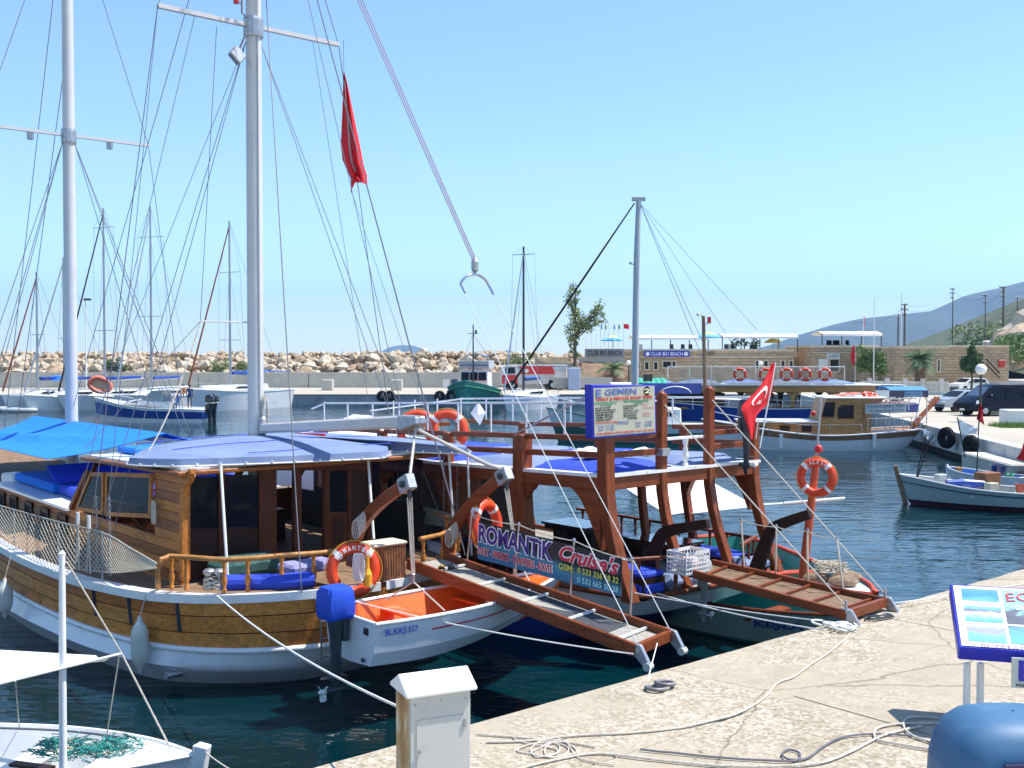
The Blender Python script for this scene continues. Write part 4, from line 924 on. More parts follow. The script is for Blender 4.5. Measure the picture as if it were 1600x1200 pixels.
MB().tube([RF(cen[0] + (cpt(i / NP)[0] - cen[0]) * 1.016, cen[1] + (cpt(i / NP)[1] - cen[1]) * 1.016, 3.11) for i in range(NP)], .014, 5, True).build('edge_rope', M_ropew, can)
for x0, x1, y1 in ((693, 712, 882), (722, 737, 868)):
    s_ = 2.5 if x0 < 700 else 2.85; a = RF.onS(x0 + 8, 702, s_); b = RF.onS(x1, y1, s_); MB().tube([a, b], .02, 8).build('awning_pole', M_pale, G)
mb = MB(); a = RF.onS(425, 681, .9); b = RF.onS(507, 680, 1.0); mb.tube([a, a.lerp(b, .5) + Vector((0, 0, .02)), b], .035, 6); solo(mb, 'red_bundle', M_red2, 'long red rolled bundle lying on the crown of the blue canopy', 'bundle')
# ---- coach roof and fore deck
mb = MB(); mb.prism([TZ(6.35, -2.05, 1.2), TZ(11.6, -1.9, 1.2), TZ(11.6, 2.4, 1.2), TZ(6.35, 2.5, 1.2)], (0, 0, .68)); mb.build('coachroof', M_cabwood, G)
mb = MB(); mb.prism([TZ(6.30, -2.2, 1.885), TZ(11.7, -2.05, 1.885), TZ(11.7, 2.5, 1.885), TZ(6.30, 2.6, 1.885)], (0, 0, .05)); mb.build('coachroof_trim', M_white, G)
for i in range(4):
    z0 = 1.2 + .17 * i; MB().prism([TZ(6.4, -2.055, z0 + .004), TZ(11.6, -1.905, z0 + .004), TZ(11.6, -1.905, z0 + .164), TZ(6.4, -2.055, z0 + .164)], RF(0, -.03, 0) - RF(0, 0, 0)).build('side_board', (M_capw, M_cabwood)[i % 2], G)
for t_ in (6.55, 7.7, 8.85, 10.0, 11.0):
    s_ = -2.12 + .03 * (t_ - 6.4); f = frame_win([TZ(t_, s_, 1.42), TZ(t_ + .5, s_ + .014, 1.42), TZ(t_ + .5, s_ + .014, 1.74), TZ(t_, s_, 1.74)], 0, M_darkw, M_glass, .05, 'portlight', .03)
for t0, t1, z_, lab in ((6.6, 8.4, 1.95, 'blue sunbathing pad on the fore deck nearest the wheelhouse'), (8.5, 11.4, 1.96, 'long blue sunbathing pad on the fore deck beneath the azure awning')):
    mb = MB(); mb.prism([TZ(t0, -1.75, z_), TZ(t1, -1.65, z_), TZ(t1, 2.1, z_), TZ(t0, 2.2, z_)], (0, 0, .2)); solo(mb, 'sun_pad', M_awn if t0 > 7 else M_bluecush, lab, 'cushion', bevel=.05)
mb = MB(); mb.prism([TZ(8.4, -1.7, 2.17), TZ(9.0, -1.7, 2.5), TZ(9.0, 2.1, 2.5), TZ(8.4, 2.1, 2.17)], RF(.12, 0, .0) - RF(0, 0, 0)); solo(mb, 'backrest_cushion', M_bluecush, 'dark blue raised backrest cushion on the fore deck', 'cushion', bevel=.03)
# ---- masts, booms, spreaders
def mast(t_, s_, z0, z1, r0, r1): 
    m_ = MB().tube([RF(t_, s_, z0), RF(t_, s_, (z0 + z1) / 2), RF(t_, s_, z1)], [r0, r0 * .97, r1], 16).build('mast', M_mast, G, smooth=True); return m_
MT, FT = 3.15, 12.8
mm_ = mast(MT, .1, 1.2, 16.5, .145, .115); fm_ = mast(FT, .1, 1.2, 16.5, .15, .12)
MB().tube([RF(MT - .15, .1, 3.5), RF(MT - .15, .1, 16.4)], .012, 5).build('sail_track', M_galv, mm_)
U3 = Vector((RF.U[0], RF.U[1], 0)); P3 = Vector((RF.P[0], RF.P[1], 0))
for (t_, z_, a_, b_, o_) in ((MT, 10.65, -1.75, 1.75, mm_), (FT, 10.2, -2.0, 2.0, fm_)):
    sp_ = MB().beam(RF(t_, .1 + a_, z_ + .0), RF(t_, .1 + b_, z_ + .0), .085, .07).build('spreader', M_mast, G)
    MB().lathe(RF(t_, .1, z_ - .2), [(.17, 0), (.18, .05), (.18, .3), (.17, .35)], 14).build('collar', M_galv, o_)
for s_ in (-.9, 1.0):
    MB().box(RF(FT, s_ + .1, 10.07), (.12, .12, .16)).build('spreader_lamp', M_galv, fm_)
bm_ = MB().beam(RF(MT - .25, .15, 3.52), RF(-1.35, .2, 3.82), .20, .17, w2=.22, h2=.20).build('boom', M_mast, G, bevel=.03)
MB().beam(RF(-1.33, .2, 3.80), RF(-1.75, .2, 3.86), .26, .24, w2=.2, h2=.12).build('boom_end_fitting', M_galv, bm_, bevel=.02)
MB().lathe(RF(MT - .2, .13, 3.38), [(.05, 0), (.07, .05), (.07, .3), (.04, .34)], 10).build('gooseneck', M_galv, mm_)
MB().beam(RF(FT - .2, .12, 3.12), RF(7.4, .1, 3.06), .12, .12).build('fore_boom', M_mast, G, bevel=.02)
lam = thing('mast_lamp', 'grey square deck lamp hanging under the spreader of the main mast', 'lamp', RF(MT, -.15, 9.4))
mb = MB(); c = RF(MT - .1, -.27, 10.05); Mx = Matrix.Rotation(RF.rz, 4, 'Z') @ Matrix.Rotation(.75, 4, 'X') @ Matrix.Rotation(.3, 4, 'Y'); mb.box(c, (.12, .25, .25), M=Mx); mb.build('housing', M_galv, lam, bevel=.02)
MB().tube([RF(MT - .1, -.1, 10.45), c], .02, 5).build('bracket', M_wire, lam)
nl = thing('navigation_light', 'small red light on a bracket above the main mast spreader', 'lamp', RF(MT - .1, -.15, 11)); MB().lathe(RF(MT - .1, -.28, 10.95), [(.045, 0), (.05, .02), (.05, .1), (.04, .12)], 10).build('lens', M_red2, nl); MB().tube([RF(MT - .1, -.05, 10.75), RF(MT - .1, -.17, 10.8), RF(MT - .1, -.17, 11.6)], .018, 5).build('bracket', M_wire, nl); MB().tube([RF(MT - .1, -.17, 10.97), RF(MT - .1, -.28, 10.97)], .012, 5).build('arm', M_wire, nl)
# azure awning over the fore deck
rows = []
A0, A1 = (7.35, .1, 3.20), (16.0, .1, 3.2)
for j in range(13):
    f = j / 12; r = []
    for i in range(25):
        g_ = i / 24; t_ = 7.1 + 8.6 * g_ + .4 * f * (1 - g_); s_ = .1 - 2.25 * f * (1 - .25 * g_)
        z_ = 3.20 - .42 * f - .16 * f * g_ - .10 * math.sin(PI * f) * (1 - .4 * g_) + .10 * math.exp(-((f - .2 - g_ * .55) / .07) ** 2) * min(1, g_ * 2) + .04 * math.exp(-((f - .75 + g_ * .3) / .05) ** 2) * min(1, g_ * 2)
        t_ += (.35 if i == 0 else .0) * math.sin(PI * f)
        r.append(RF(t_, s_, z_))
    rows.append(r)
awn_ = thing('foredeck_awning', 'azure blue awning stretched over the fore boom of the big gulet', 'awning', RF(10, 0, 3)); MB().thick(rows, (0, 0, -.012)).build('port_cloth', M_awn, awn_, smooth=True)
rows = [[RF(7.1 + 8.6 * i / 12, .1 + 2.1 * j / 5, 3.20 - .42 * j / 5 - .08 * math.sin(PI * j / 5)) for i in range(13)] for j in range(6)]
MB().thick(rows, (0, 0, -.012)).build('starboard_cloth', M_awn, awn_, smooth=True)
# ---- stern rail with turned balusters
rail_px = [(247, 918, 1.42), (246, 890, 1.75), (252, 874, 1.9), (265, 869, 1.92), (300, 871, 1.92), (350, 875, 1.92), (400, 872, 1.92), (440, 868, 1.92), (500, 864, 1.92), (550, 858, 1.92)]
MB().tube([gz(*q) for q in rail_px], .038, 8).build('stern_rail', M_oak, G, smooth=True)
mb = MB()
for px in (268, 291, 350, 387, 440, 490): pass
for px, pyt in ((268, 870), (291, 871), (350, 875), (387, 873), (440, 868), (490, 865)):
    tp = gz(px, pyt, 1.90); m1 = MB(); baluster(m1, Vector((tp.x, tp.y, 1.43)), .47, .033); m1.build('baluster', M_hullwood, G, smooth=True)
st_rail = [RF(t_, s_, 1.92) for t_, s_ in ((-.75, .9), (-.62, 1.4), (-.3, 1.9), (.25, 2.45), (1.3, 2.75))]
MB().tube(st_rail, .038, 8).build('stern_rail', M_oak, G, smooth=True)
for t_, s_ in ((-.70, 1.0), (-.55, 1.5), (-.2, 2.0), (.2, 2.4), (.8, 2.6)): m1 = MB(); baluster(m1, RF(t_, s_, 1.42), .48, .033); m1.build('baluster', M_hullwood, G, smooth=True)
# bench cushion roll behind the rail
mb = MB(); pts = [gz(px, py, 1.52) for px, py in ((362, 914), (400, 913), (440, 912), (500, 908))]; mb.tube([p_ + U3 * .18 for p_ in pts], .12, 12); solo(mb, 'bolster', M_bluecush, 'long rolled blue bolster behind the stern rail balusters', 'cushion')
mb = MB(); mb.box(RF(-.15, -.75, 1.62), (.5, .8, .14), RF.rz); solo(mb, 'folded_cloth', mat('lilac_cloth', (.25, .24, .42), .9, var=.4, vs=12), 'folded pale lilac cloth lying on the stern bench', 'cloth', bevel=.04)
for i, px in enumerate((327, 343)):
    p_ = gz(px, 921, 1.42); mb = MB(); mb.lathe(p_, [(.06, 0), (.05, .03), (.05, .2), (.085, .23), (.09, .27), (.06, .3)], 12); mb.build('bollard', M_galv, G, smooth=True)
mb = MB(); rnd = random.Random(9)
p_ = gz(333, 912, 1.5); 
for k in range(7): mb.tube([p_ + Vector((.13 * math.cos(a_ + k), .10 * math.sin(a_ + k), .02 * k - .05 + .03 * math.sin(a_ * 3 + k))) for a_ in [2 * PI * i / 14 for i in range(15)]], .014, 5)
solo(mb, 'rope_coil', M_rope, 'coiled rope wound round the stern bollards of the big gulet', 'rope')
# ---- davits, falls
def davit(s_, px, lab=None):
    pts = [RF.onS(x, y, s_) for x, y in px]; mb = MB(); w0 = .26
    secs = []
    n_ = 20; P_ = [cr([tuple(p_) for p_ in pts], i / n_) for i in range(n_ + 1)]; P_ = [Vector(q) for q in P_]
    rows = []
    for i, q in enumerate(P_):
        d = (P_[min(i + 1, n_)] - P_[max(i - 1, 0)]).normalized(); up_ = P3.cross(d).normalized(); h_ = .15 - .05 * i / n_ + (.05 if i < 3 else 0); w_ = .055
        rows.append([q + up_ * h_ / 1.3 - P3 * w_, q + up_ * h_ / 1.3 + P3 * w_, q - up_ * h_ / 1.3 + P3 * w_, q - up_ * h_ / 1.3 - P3 * w_])
    mb.grid(rows, True); mb.f.append((0, 1, 2, 3)); m0 = len(mb.v) - 4; mb.f.append((m0, m0 + 3, m0 + 2, m0 + 1))
    d_ = mb.build('davit', M_red if s_ > 0 else M_red, G, bevel=.012)
    e = P_[-1]; dd = (P_[-1] - P_[-2]).normalized(); MB().beam(e - dd * .10, e + dd * .16, .15, .22).build('metal_cap', M_galv, d_, bevel=.012)
    MB().lathe(e + dd * .03 - P3 * .085, [(.05, 0), (.05, .02), (.02, .03)], 10, -P3).build('sheave', M_greymetal, d_)
    return e + dd * .1
e1 = davit(-.25, [(553, 886), (554, 860), (561, 828), (580, 800), (604, 778), (634, 757)]); e2 = davit(1.54, [(700, 880), (700, 855), (710, 823), (732, 793), (758, 767), (786, 745)])
def hook_tackle(e, bot, seat_pts, lab):
    th = thing('davit_tackle', lab, 'rope', e, 0); bot = Vector(bot)
    MB().box(e - Vector((0, 0, .18)), (.06, .05, .13), RF.rz).build('upper_block', M_greymetal, th, bevel=.01)
    for o_ in (-.035, .0, .035): MB().tube([e - Vector((0, 0, .22)) + P3 * o_, bot + Vector((0, 0, .1)) + P3 * o_ * .6], .011, 5).build('fall', M_rope, th)
    MB().box(bot + Vector((0, 0, .06)), (.05, .04, .11), RF.rz).build('lower_block', M_galv, th, bevel=.01)
    for q in seat_pts: MB().tube([bot, q], .012, 5).build('sling', M_rope, th)
DF = Fr((RF(-2.4, -1.42, 0).x, RF(-2.4, -1.42, 0).y), (RF.P[0], RF.P[1]))
hook_tackle(e1, RF(-2.15, -.22, 1.62), [DF(1.15, .55, 1.36), DF(.9, -.5, 1.36)], 'rope tackle hanging from the left davit to the dinghy')
hook_tackle(e2, RF(-2.2, 1.62, 1.85), [DF(2.9, .35, 1.4), DF(3.1, -.3, 1.4)], 'rope tackle hanging from the right davit behind the banner')
for e, s0, px in ((e1, -.25, 568), (e2, 1.54, 712)):
    mb = MB(); c = RF.onS(px, 815 if s0 < 0 else 830, s0 - .12)
    for k in range(6): mb.tube([c + Vector((-.02 * k, -.02 * k, .14 * math.sin(a_) - .02 * k)) + U3 * (.05 + .01 * k) * math.cos(a_) for a_ in [2 * PI * i / 12 for i in range(12)]], .010, 5, True)
    solo(mb, 'hanging_coil', M_rope, 'coil of rope hanging on the %s davit' % ('left' if s0 < 0 else 'right'), 'rope')
M_pgrey = mat('pole_grey', (.42, .41, .39), .5, var=.1)
solo(MB().tube([e1 + Vector((0, 0, .05)), RF(-1.62, .2, 3.72)], .022, 8), 'topping_strut', M_pgrey, 'taped grey strut between the left davit and the boom end', 'strut')
solo(MB().tube([e2 + Vector((0, 0, .05)), e2.lerp(RF(-1.55, .22, 3.74), .22), RF(-1.55, .22, 3.74)], [.014, .030, .026], 8), 'spinnaker_pole', M_pgrey, 'slanting grey pole from the boom end down to the right davit', 'pole')
# ---- stern clutter
bk_ = thing('wicker_hamper', 'tall wicker hamper with a cream cloth on top at the gulet stern', 'basket', RF(-.95, .27, 1.45), RF.rz)
c = RF(-1.05, .02, 1.36); MB().box(c + Vector((0, 0, .31)), (.36, .54, .62), RF.rz).build('basket_body', M_wicker, bk_, bevel=.02)
mb = MB()
for j in range(12): mb.box(c - U3 * .182 + P3 * (-.26 + .047 * j) + Vector((0, 0, .31)), (.012, .018, .6), RF.rz)
for j in range(8): mb.box(c - P3 * .272 + U3 * (-.16 + .045 * j) + Vector((0, 0, .31)), (.018, .012, .6), RF.rz)
mb.build('woven_ribs', M_wicker, bk_, kind='stuff')
MB().box(c + Vector((0, 0, .64)), (.41, .60, .05), RF.rz).build('cloth_top', mat('cream_cloth', (.55, .50, .38), .85, var=.25, vs=9), bk_, bevel=.02)
lb_ = lifebuoy('lifebuoy', 'orange lifebuoy with white bands on the big gulet stern rail, left of the hamper', RF(-1.22, -.62, 1.70), -U3 + P3 * -.35 + Vector((0, 0, .12)), (0, 0, 1), .40, .082, words=('ROMANTIKA', ''))
mb = MB(); c = RF(-1.42, -.62, 1.78)
for k in range(6): mb.tube([c + P3 * (-.09 + .03 * k * .5) + Vector((0, 0, .0)) + P3 * .045 * math.cos(a_) + Vector((0, 0, .2 * math.sin(a_))) - U3 * .01 * k for a_ in [2 * PI * i / 14 for i in range(14)]], .010, 5, True)
solo(mb, 'throw_line', M_ropew, 'white throw line coiled inside the stern lifebuoy', 'rope')
solo(MB().lathe(RF(-1.44, -.52, 1.48), [(.02, 0), (.06, .01), (.065, .18), (.03, .26), (.022, .45), (.015, .46)], 12), 'signal_float', M_yellow, 'yellow signal float hanging inside the stern lifebuoy', 'float')
# boarding ladder
ld = thing('boarding_ladder', 'small stainless boarding ladder on the gulet hull left of the dinghy motor', 'ladder', RF(-1.45, -1.15, .8))
for s_ in (-1.30, -1.02): MB().tube([RF(-1.32, s_, 1.38), RF(-1.40, s_, 1.42), RF(-1.46, s_, 1.3), RF(-1.46, s_, .55)], .015, 6).build('side_rail', M_chrome, ld)
for z_ in (.6, .85, 1.1): MB().tube([RF(-1.46, -1.30, z_), RF(-1.46, -1.02, z_)], .014, 6).build('rung', M_chrome, ld)
for px, y0, y1, s_, lab in ((219, 967, 1048, -3.02, 'white sausage fender hanging on the side of the big gulet, midway along the hull'), (8, 907, 962, -3.62, 'white sausage fender at the left edge on the side of the big gulet')):
    a = RF.onS(px, y1, s_); b = RF.onS(px, y0, s_); fender(lab, a, b.z - a.z, .125 if px > 100 else .13, Vector((a.x, a.y, 1.36)) + P3 * .1)
# exhaust outlet
MB().lathe(gz(272, 1053, .2) + P3 * .1, [(.06, 0), (.06, .22), (.045, .22)], 10, -P3).build('exhaust_outlet', M_galv, G)
# ---- side netting
tp_ = [RF.onS(x, y, -3.05) for x, y in ((-40, 778), (22, 796), (91, 815), (160, 832), (205, 857), (245, 880))]; bt_ = [RF.onS(x, y, -3.05) for x, y in ((-40, 800), (22, 850), (85, 882), (162, 894), (205, 893), (245, 888))]
nt = thing('side_net', 'pale rope safety net along the side rail of the big gulet', 'net', RF(3, -3.05, 1.3))
def np_(u, v): a = cr([tuple(q) for q in tp_], u); b = cr([tuple(q) for q in bt_], u); return Vector(a).lerp(Vector(b), v) + P3 * -.02 * math.sin(PI * v)
mb = MB(); K = 58; Vn = 7
for i in range(-Vn, K):
    for dr in (1, -1):
        pts = []
        for j in range(Vn + 1):
            ii = i + (j if dr > 0 else Vn - j)
            if 0 <= ii <= K: pts.append(np_(ii / K, j / Vn))
        if len(pts) > 1: mb.tube(pts, .005, 3)
mb.build('mesh', M_netc, nt, kind='stuff'); MB().tube([np_(i / 30, 0) for i in range(31)], .010, 5).build('head_rope', M_rope, nt); MB().tube([np_(i / 30, 1) for i in range(31)], .009, 5).build('foot_rope', M_rope, nt)
for x, y0, y1 in ((22, 796, 862), (91, 813, 893), (160, 830, 910)): a = RF.onS(x, y0, -3.05); MB().tube([Vector((a.x, a.y, 1.33)), a], .016, 6).build('stanchion', M_galv, nt)
# the same netting on the far side, seen through the cabin
mb = MB(); K = 60
def nq(u, v): return RF(.9 + 4.2 * u, 2.95, 2.15 - .25 * (1 - u) - .65 * v * (.35 + .65 * u))
for i in range(-6, K):
    for dr in (1, -1):
        pts = [nq((i + (j if dr > 0 else 6 - j)) / K, j / 6) for j in range(7) if 0 <= i + (j if dr > 0 else 6 - j) <= K]
        if len(pts) > 1: mb.tube(pts, .006, 3)
nt2 = thing('side_net', 'pale rope net on the far side of the big gulet, behind the stern pole', 'net', RF(3, 3.4, 1.3)); mb.build('mesh', M_netc, nt2, kind='stuff')
# ---- rigging: each stay runs between a point on a mast and its chainplate
RG = thing('standing_rigging', 'steel shrouds and stays of the big two-masted gulet', 'rigging', RF(MT, 0, 1.2), RF.rz)
def stay(a, b, r=.008, m=None, name='stay'): return MB().tube([a, b], r, 5).build(name, m or M_wire, RG)
def px_up(px, py, s_): return RF.onS(px, py, s_)
hm = RF(MT, -.05, 10.35); hs = RF(MT, .25, 10.35)
tpM = RF(MT, .1, 15.4); tpF = RF(FT, .1, 16.3)
spPL, spPR = RF(MT, -1.65, 10.65), RF(MT, 1.85, 10.65)
for t_ in (2.35, 3.0): stay(hm, RF(t_ - .25, -3.05, 1.45), .007)
stay(tpM, spPL); stay(spPL, RF(2.55, -3.05, 2.1)); stay(RF(MT, -1.0, 10.6), RF(3.6, -3.1, 1.45), .006)
for t_ in (1.2, 1.7): stay(hs, RF(t_, 2.95, 1.45), .007)
stay(tpM, spPR); stay(spPR, RF(2.6, 2.95, 1.5)); stay(RF(MT, 1.3, 10.6), RF(3.2, 2.95, 1.5), .005)
fm1 = RF(FT, -.05, 10.0); fm2 = RF(FT, .25, 10.0)
for t_ in (11.3, 11.8, 13.4): stay(fm1, RF(t_, -2.7, 1.6), .009); stay(fm2, RF(t_, 3.0, 1.6), .009)
stay(tpF, RF(FT, -1.9, 10.2), .009); stay(tpF, RF(FT, 2.1, 10.2), .009); stay(RF(FT, -1.9, 10.2), RF(12.6, -2.8, 1.6), .009); stay(RF(FT, 2.1, 10.2), RF(12.6, 3.1, 1.6), .009)
stay(tpF, RF(19, .25, 2.6), .01); stay(RF(FT, .1, 12.5), RF(18, .25, 2.4), .01); stay(tpM + Vector((0, 0, -.4)), RF(FT + .0, .1, 3.4), .008); stay(tpM, tpF, .008); stay(hm, RF(FT - .2, .1, 2.0), .006)
# backstays and topping lifts running aft
bsx = [((575, 480), 2.9, -1.0), ((598, 480), 3.2, -1.1)]
stay(tpM, RF(-.5, 2.0, 1.5), .009); stay(tpM, RF(-.1, 2.3, 1.5), .007); stay(tpM, RF(-1.3, .2, 3.95), .006); stay(tpM, RF(-1.1, -1.4, 1.45), .009)
for (a, b) in ((RF(MT, -1.65, 10.65), RF(2.0, -3.1, 1.4)),): stay(a, b, .006)
for s_, t_, z0, z1 in ((-3.05, 2.3, 1.5, 2.65), (-3.05, 1.75, 1.5, 2.7), (2.95, 1.35, 1.5, 3.1), (2.95, .95, 1.5, 3.1)):   # rigging screws and chains
    mb = MB(); n_ = 26
    for i in range(n_):
        z_ = z0 + (z1 - z0) * i / n_; c = RF(t_, s_, z_); a_ = i % 2 * PI / 2; d = Vector((math.cos(a_), math.sin(a_), 0)) * .016
        mb.tube([c - d - Vector((0, 0, .02)), c - d + Vector((0, 0, .02)), c + d + Vector((0, 0, .02)), c + d - Vector((0, 0, .02))], .005, 4, True)
    mb.build('chain', M_galv, RG)
for s_, t_ in ((-3.08, 2.55), (-3.08, 3.05)):
    mb = MB(); mb.tube([RF(t_, s_, 2.3), RF(t_, s_, 2.1)], .03, 8); mb.build('deadeye', M_pale, RG)
    MB().tube([RF(t_, s_, 2.1), RF(t_ - .05, s_, 1.4)], .018, 6).build('lanyard', M_rope, RG); MB().tube([RF(t_, s_, 2.1), RF(t_ + .12, s_, 1.4)], .018, 6).build('lanyard', M_rope, RG)
mb = MB(); c = RF.onS(240, 800, WS - .08)
for k in range(5): mb.tube([c + Vector((.012 * k, -.01 * k, 0)) + P3 * -.02 + U3 * .05 * math.cos(a_) + Vector((0, 0, .19 * math.sin(a_))) for a_ in [2 * PI * i / 12 for i in range(12)]], .009, 4, True)
solo(mb, 'hanging_coil', M_rope, 'coil of rope hanging on the port side of the wheelhouse', 'rope')
sb_ = RF.onT(313, 502, MT); MB().tube([RF(MT, -.05, sb_.z), sb_], .016, 5).build('flag_bar', M_mast, RG)
for q in (RF(MT, -.6, 10.5), RF(3.2, -2.9, 3.3)): stay(sb_, q, .006)
MB().tube(catenary(sb_, RF(2.6, -2.2, 3.1), .25), .012, 5).build('halyard', M_rope, RG)
mb = MB()
for k in range(6): mb.tube([RF(MT - .17 - .01 * k, .18, 3.85 - .02 * k) + P3 * .05 * math.cos(a_) + Vector((0, 0, .26 * math.sin(a_))) for a_ in [2 * PI * i / 12 for i in range(12)]], .011, 4, True)
solo(mb, 'hanging_coil', M_rope, 'bundle of rope coils hanging on the main mast above the boom', 'rope')
for t_, s_, m_, sz, lab in ((11.9, -1.5, M_white, (.5, .4, .45), 'white locker box on the fore deck under the azure awning'), (12.4, .2, M_yellow, (.9, .3, .16), 'yellow float block on the fore deck by the foremast'), (13.4, -.9, M_yellow, (.6, .3, .14), 'second yellow float farther forward on the fore deck')): solo(MB().box(RF(t_, s_, 2.0 + sz[2] / 2 - .35), sz, RF.rz + .3), 'deck_box', m_, lab, 'box', bevel=.04)
# gangway lifting bridle
GT = RF(-5.45, 1.35, 1.25)
brp = None
for i in range(1, 200):
    q = GT.lerp(tpM, i / 200)
brY = RF.onS(742, 424, .8)
bt = thing('lifting_bridle', 'curved steel spreader bar of the gangway lift, high above the middle boat', 'rigging', brY)
arc = [brY + P3 * (.30 * math.sin(a_)) + Vector((0, 0, -.30 + .30 * math.cos(a_) - .04)) - U3 * 0 for a_ in [(-1 + 2 * i / 12) * 1.05 for i in range(13)]]
MB().tube(arc, .021, 8).build('spreader_bar', M_chrome, bt, smooth=True); MB().lathe(brY + Vector((0, 0, -.02)), [(.02, 0), (.05, .04), (.055, .16), (.02, .22)], 10).build('block', M_galv, bt)
tdir = (tpM - brY).normalized()
for o_ in (-.035, 0, .035): MB().tube([brY + P3 * o_ + Vector((0, 0, .15)), tpM + P3 * o_ * 2], .009, 5).build('lift_line', mat('purplish_line', (.28, .22, .27), .8), bt)
GE = [gz(995, 1004, 1.24), gz(1046, 983, 1.26)]
MB().tube([arc[0], GE[0]], .007, 5).build('leg_line', M_pale, bt); MB().tube([arc[-1], GE[1]], .007, 5).build('leg_line', M_pale, bt)
for q, e in ((arc[0], GE[0]), (arc[-1], GE[1])): MB().tube([q, q.lerp(e, .03)], .018, 6).build('shackle', M_chrome, bt)
# drooping red flag at the starboard spreader
c = RF(MT - .05, 1.93, 10.2); rows = []
outl = [(0.0, 0.0, .02), (.08, -.01, .07), (.3, -.03, .17), (.6, -.07, .31), (.72, -.04, .36), (.80, .04, .42), (.88, .12, .43), (.95, .11, .30), (1.0, .13, .16)]
for f, x0, x1 in outl: rows.append([c + Vector(((x0 + (x1 - x0) * j / 10), .07 * math.sin(j * 1.25 + f * 2) * (.3 + f), -2.35 * f - (.10 * j / 10 if f < .9 else -.28 * j / 10))) for j in range(11)])
fl = thing('red_flag', 'drooping red flag hanging high right of the main mast of the big gulet', 'flag', c + Vector((0, 0, -2.4))); MB().thick(rows, (0, .006, 0)).build('cloth', M_redflag, fl, smooth=True)
mb = MB(); mb.thick([[r_[4] + Vector((0, -.012, 0)), r_[5] + Vector((0, -.012, 0))] for r_ in rows[1:6]], (0, -.003, 0)); mb.build('crescent_fold', mat('pale_fold', (.45, .35, .36), .8), fl)
MB().tube([c + Vector((0, 0, .55)), c, c + Vector((.14, 0, -2.3)), RF(1.0, 3.2, 1.5)], .005, 4).build('halyard', M_wire, fl)
# ================================================================== DINGHY ON THE DAVITS
D = thing('dinghy', 'white dinghy with orange interior hanging on the davits of the big gulet', 'dinghy', DF(1.9, 0, .75), DF.rz)
gun = [(0, .62, 1.36), (.9, .70, 1.35), (1.9, .68, 1.36), (2.9, .45, 1.40), (3.55, .2, 1.45), (3.95, 0, 1.5)]
chn = [(0, .56, .98), (.9, .62, .96), (1.9, .56, .99), (2.8, .32, 1.08), (3.4, .12, 1.2), (3.75, 0, 1.30)]
kel = [(0, .48, .80), (.9, .50, .76), (1.8, .40, .80), (2.7, .2, .9), (3.2, .06, 1.0), (3.6, 0, 1.15)]
kk = [(0, 0, .77), (.9, 0, .72), (1.8, 0, .74), (2.7, 0, .82), (3.2, 0, .95), (3.6, 0, 1.15)]
mb = hull_part(DF, 0, gun, chn, 30, 3); m2_ = hull_part(DF, 0, chn, kel, 30, 2); m3_ = hull_part(DF, 0, kel, kk, 30, 1)
for q in (m2_, m3_): mb.add(q.v, q.f)
mb.add([DF(0, -.62, 1.36), DF(0, .62, 1.36), DF(0, .56, .98), DF(0, .48, .8), DF(0, 0, .77), DF(0, -.48, .8), DF(0, -.56, .98)], [(0, 1, 2, 3, 4, 5, 6)])
mb.build('hull', mat('dinghy_white', (.72, .73, .76), .25, var=.03, coat=.4, dirt=(.5, .5, .48), dirt_a=.3, dirt_s=3), D, smooth=35)
inn = [(t_ + (.04 if i == 0 else 0), max(b - .04, 0), z_ - .01) for i, (t_, b, z_) in enumerate(gun)]; inb = [(t_ + (.06 if i == 0 else 0), max(b - .08, 0), max(.86, z_ - .1)) for i, (t_, b, z_) in enumerate(kel)]
mb = hull_part(DF, 0, inn, inb, 30, 3)
mb.grid([[DF(q[0], s_ * q[1], q[2]) for q in (cr(inb, i / 30) for i in range(31))] for s_ in (-1, 1)])
mb.add([DF(.04, -.58, 1.35), DF(.04, .58, 1.35), DF(.06, .42, .86), DF(.06, -.42, .86)], [(0, 1, 2, 3)])
mb.build('inner_liner', M_inor, D, smooth=35)
mb = MB()
for q in (-1, 1): mb.tube([DF(a[0], q * max(a[1] - .005, 0), a[2] + .01) for a in (cr(gun, i / 30) for i in range(31))], .028, 8)
mb.tube([DF(0.01, -.6, 1.37), DF(0.01, .6, 1.37)], .028, 8); mb.build('gunwale', M_white, D, smooth=True)
for t_ in (1.0, 2.2): MB().box(DF(t_, 0, 1.22), (.24, 1.2 if t_ < 2 else 1.0, .04), DF.rz).build('thwart', M_inor, D, bevel=.01)
mb = MB(); mb.prism([DF(2.95, -.38, 1.36), DF(2.95, .38, 1.36), DF(3.5, .18, 1.41), DF(3.85, 0, 1.46), DF(3.5, -.18, 1.41)], (0, 0, .02)); mb.build('bow_deck', M_inor, D)
mb = MB()
pts = []
def dside(t_, f):
    u = min(range(200), key=lambda k: abs(cr(gun, k / 200)[0] - t_)) / 200; a = cr(gun, u); b = cr(chn, u); return DF(a[0] + (b[0] - a[0]) * f, a[1] + (b[1] - a[1]) * f + .006, a[2] + (b[2] - a[2]) * f)
rows = [[dside(.85 + 2.3 * i / 20, f) for i in range(21)] for f in (.40, .45)]; mb.thick(rows, U3 * -.004); mb.build('red_stripe', M_red2, D)
a = dside(.10, .30); b = dside(.62, .30); text('BL.KAŞ 517', (a + b) / 2 - U3 * .035, (b - a), (0, 0, 1), .48, .115, M_inkn, D, 'registration', bold=.02)
for k, (ds, dz, rr) in enumerate(((-.05, 1.24, .04),)): MB().box(DF(-.012, .40, 1.24), (.01, .10, .09), DF.rz).build('maker_plate', M_ink, D)
text('KISS', DF(-.016, .25, 1.28), U3 * -1, (0, 0, 1), .1, .02, M_ink, D, 'maker_plate_print') if False else None
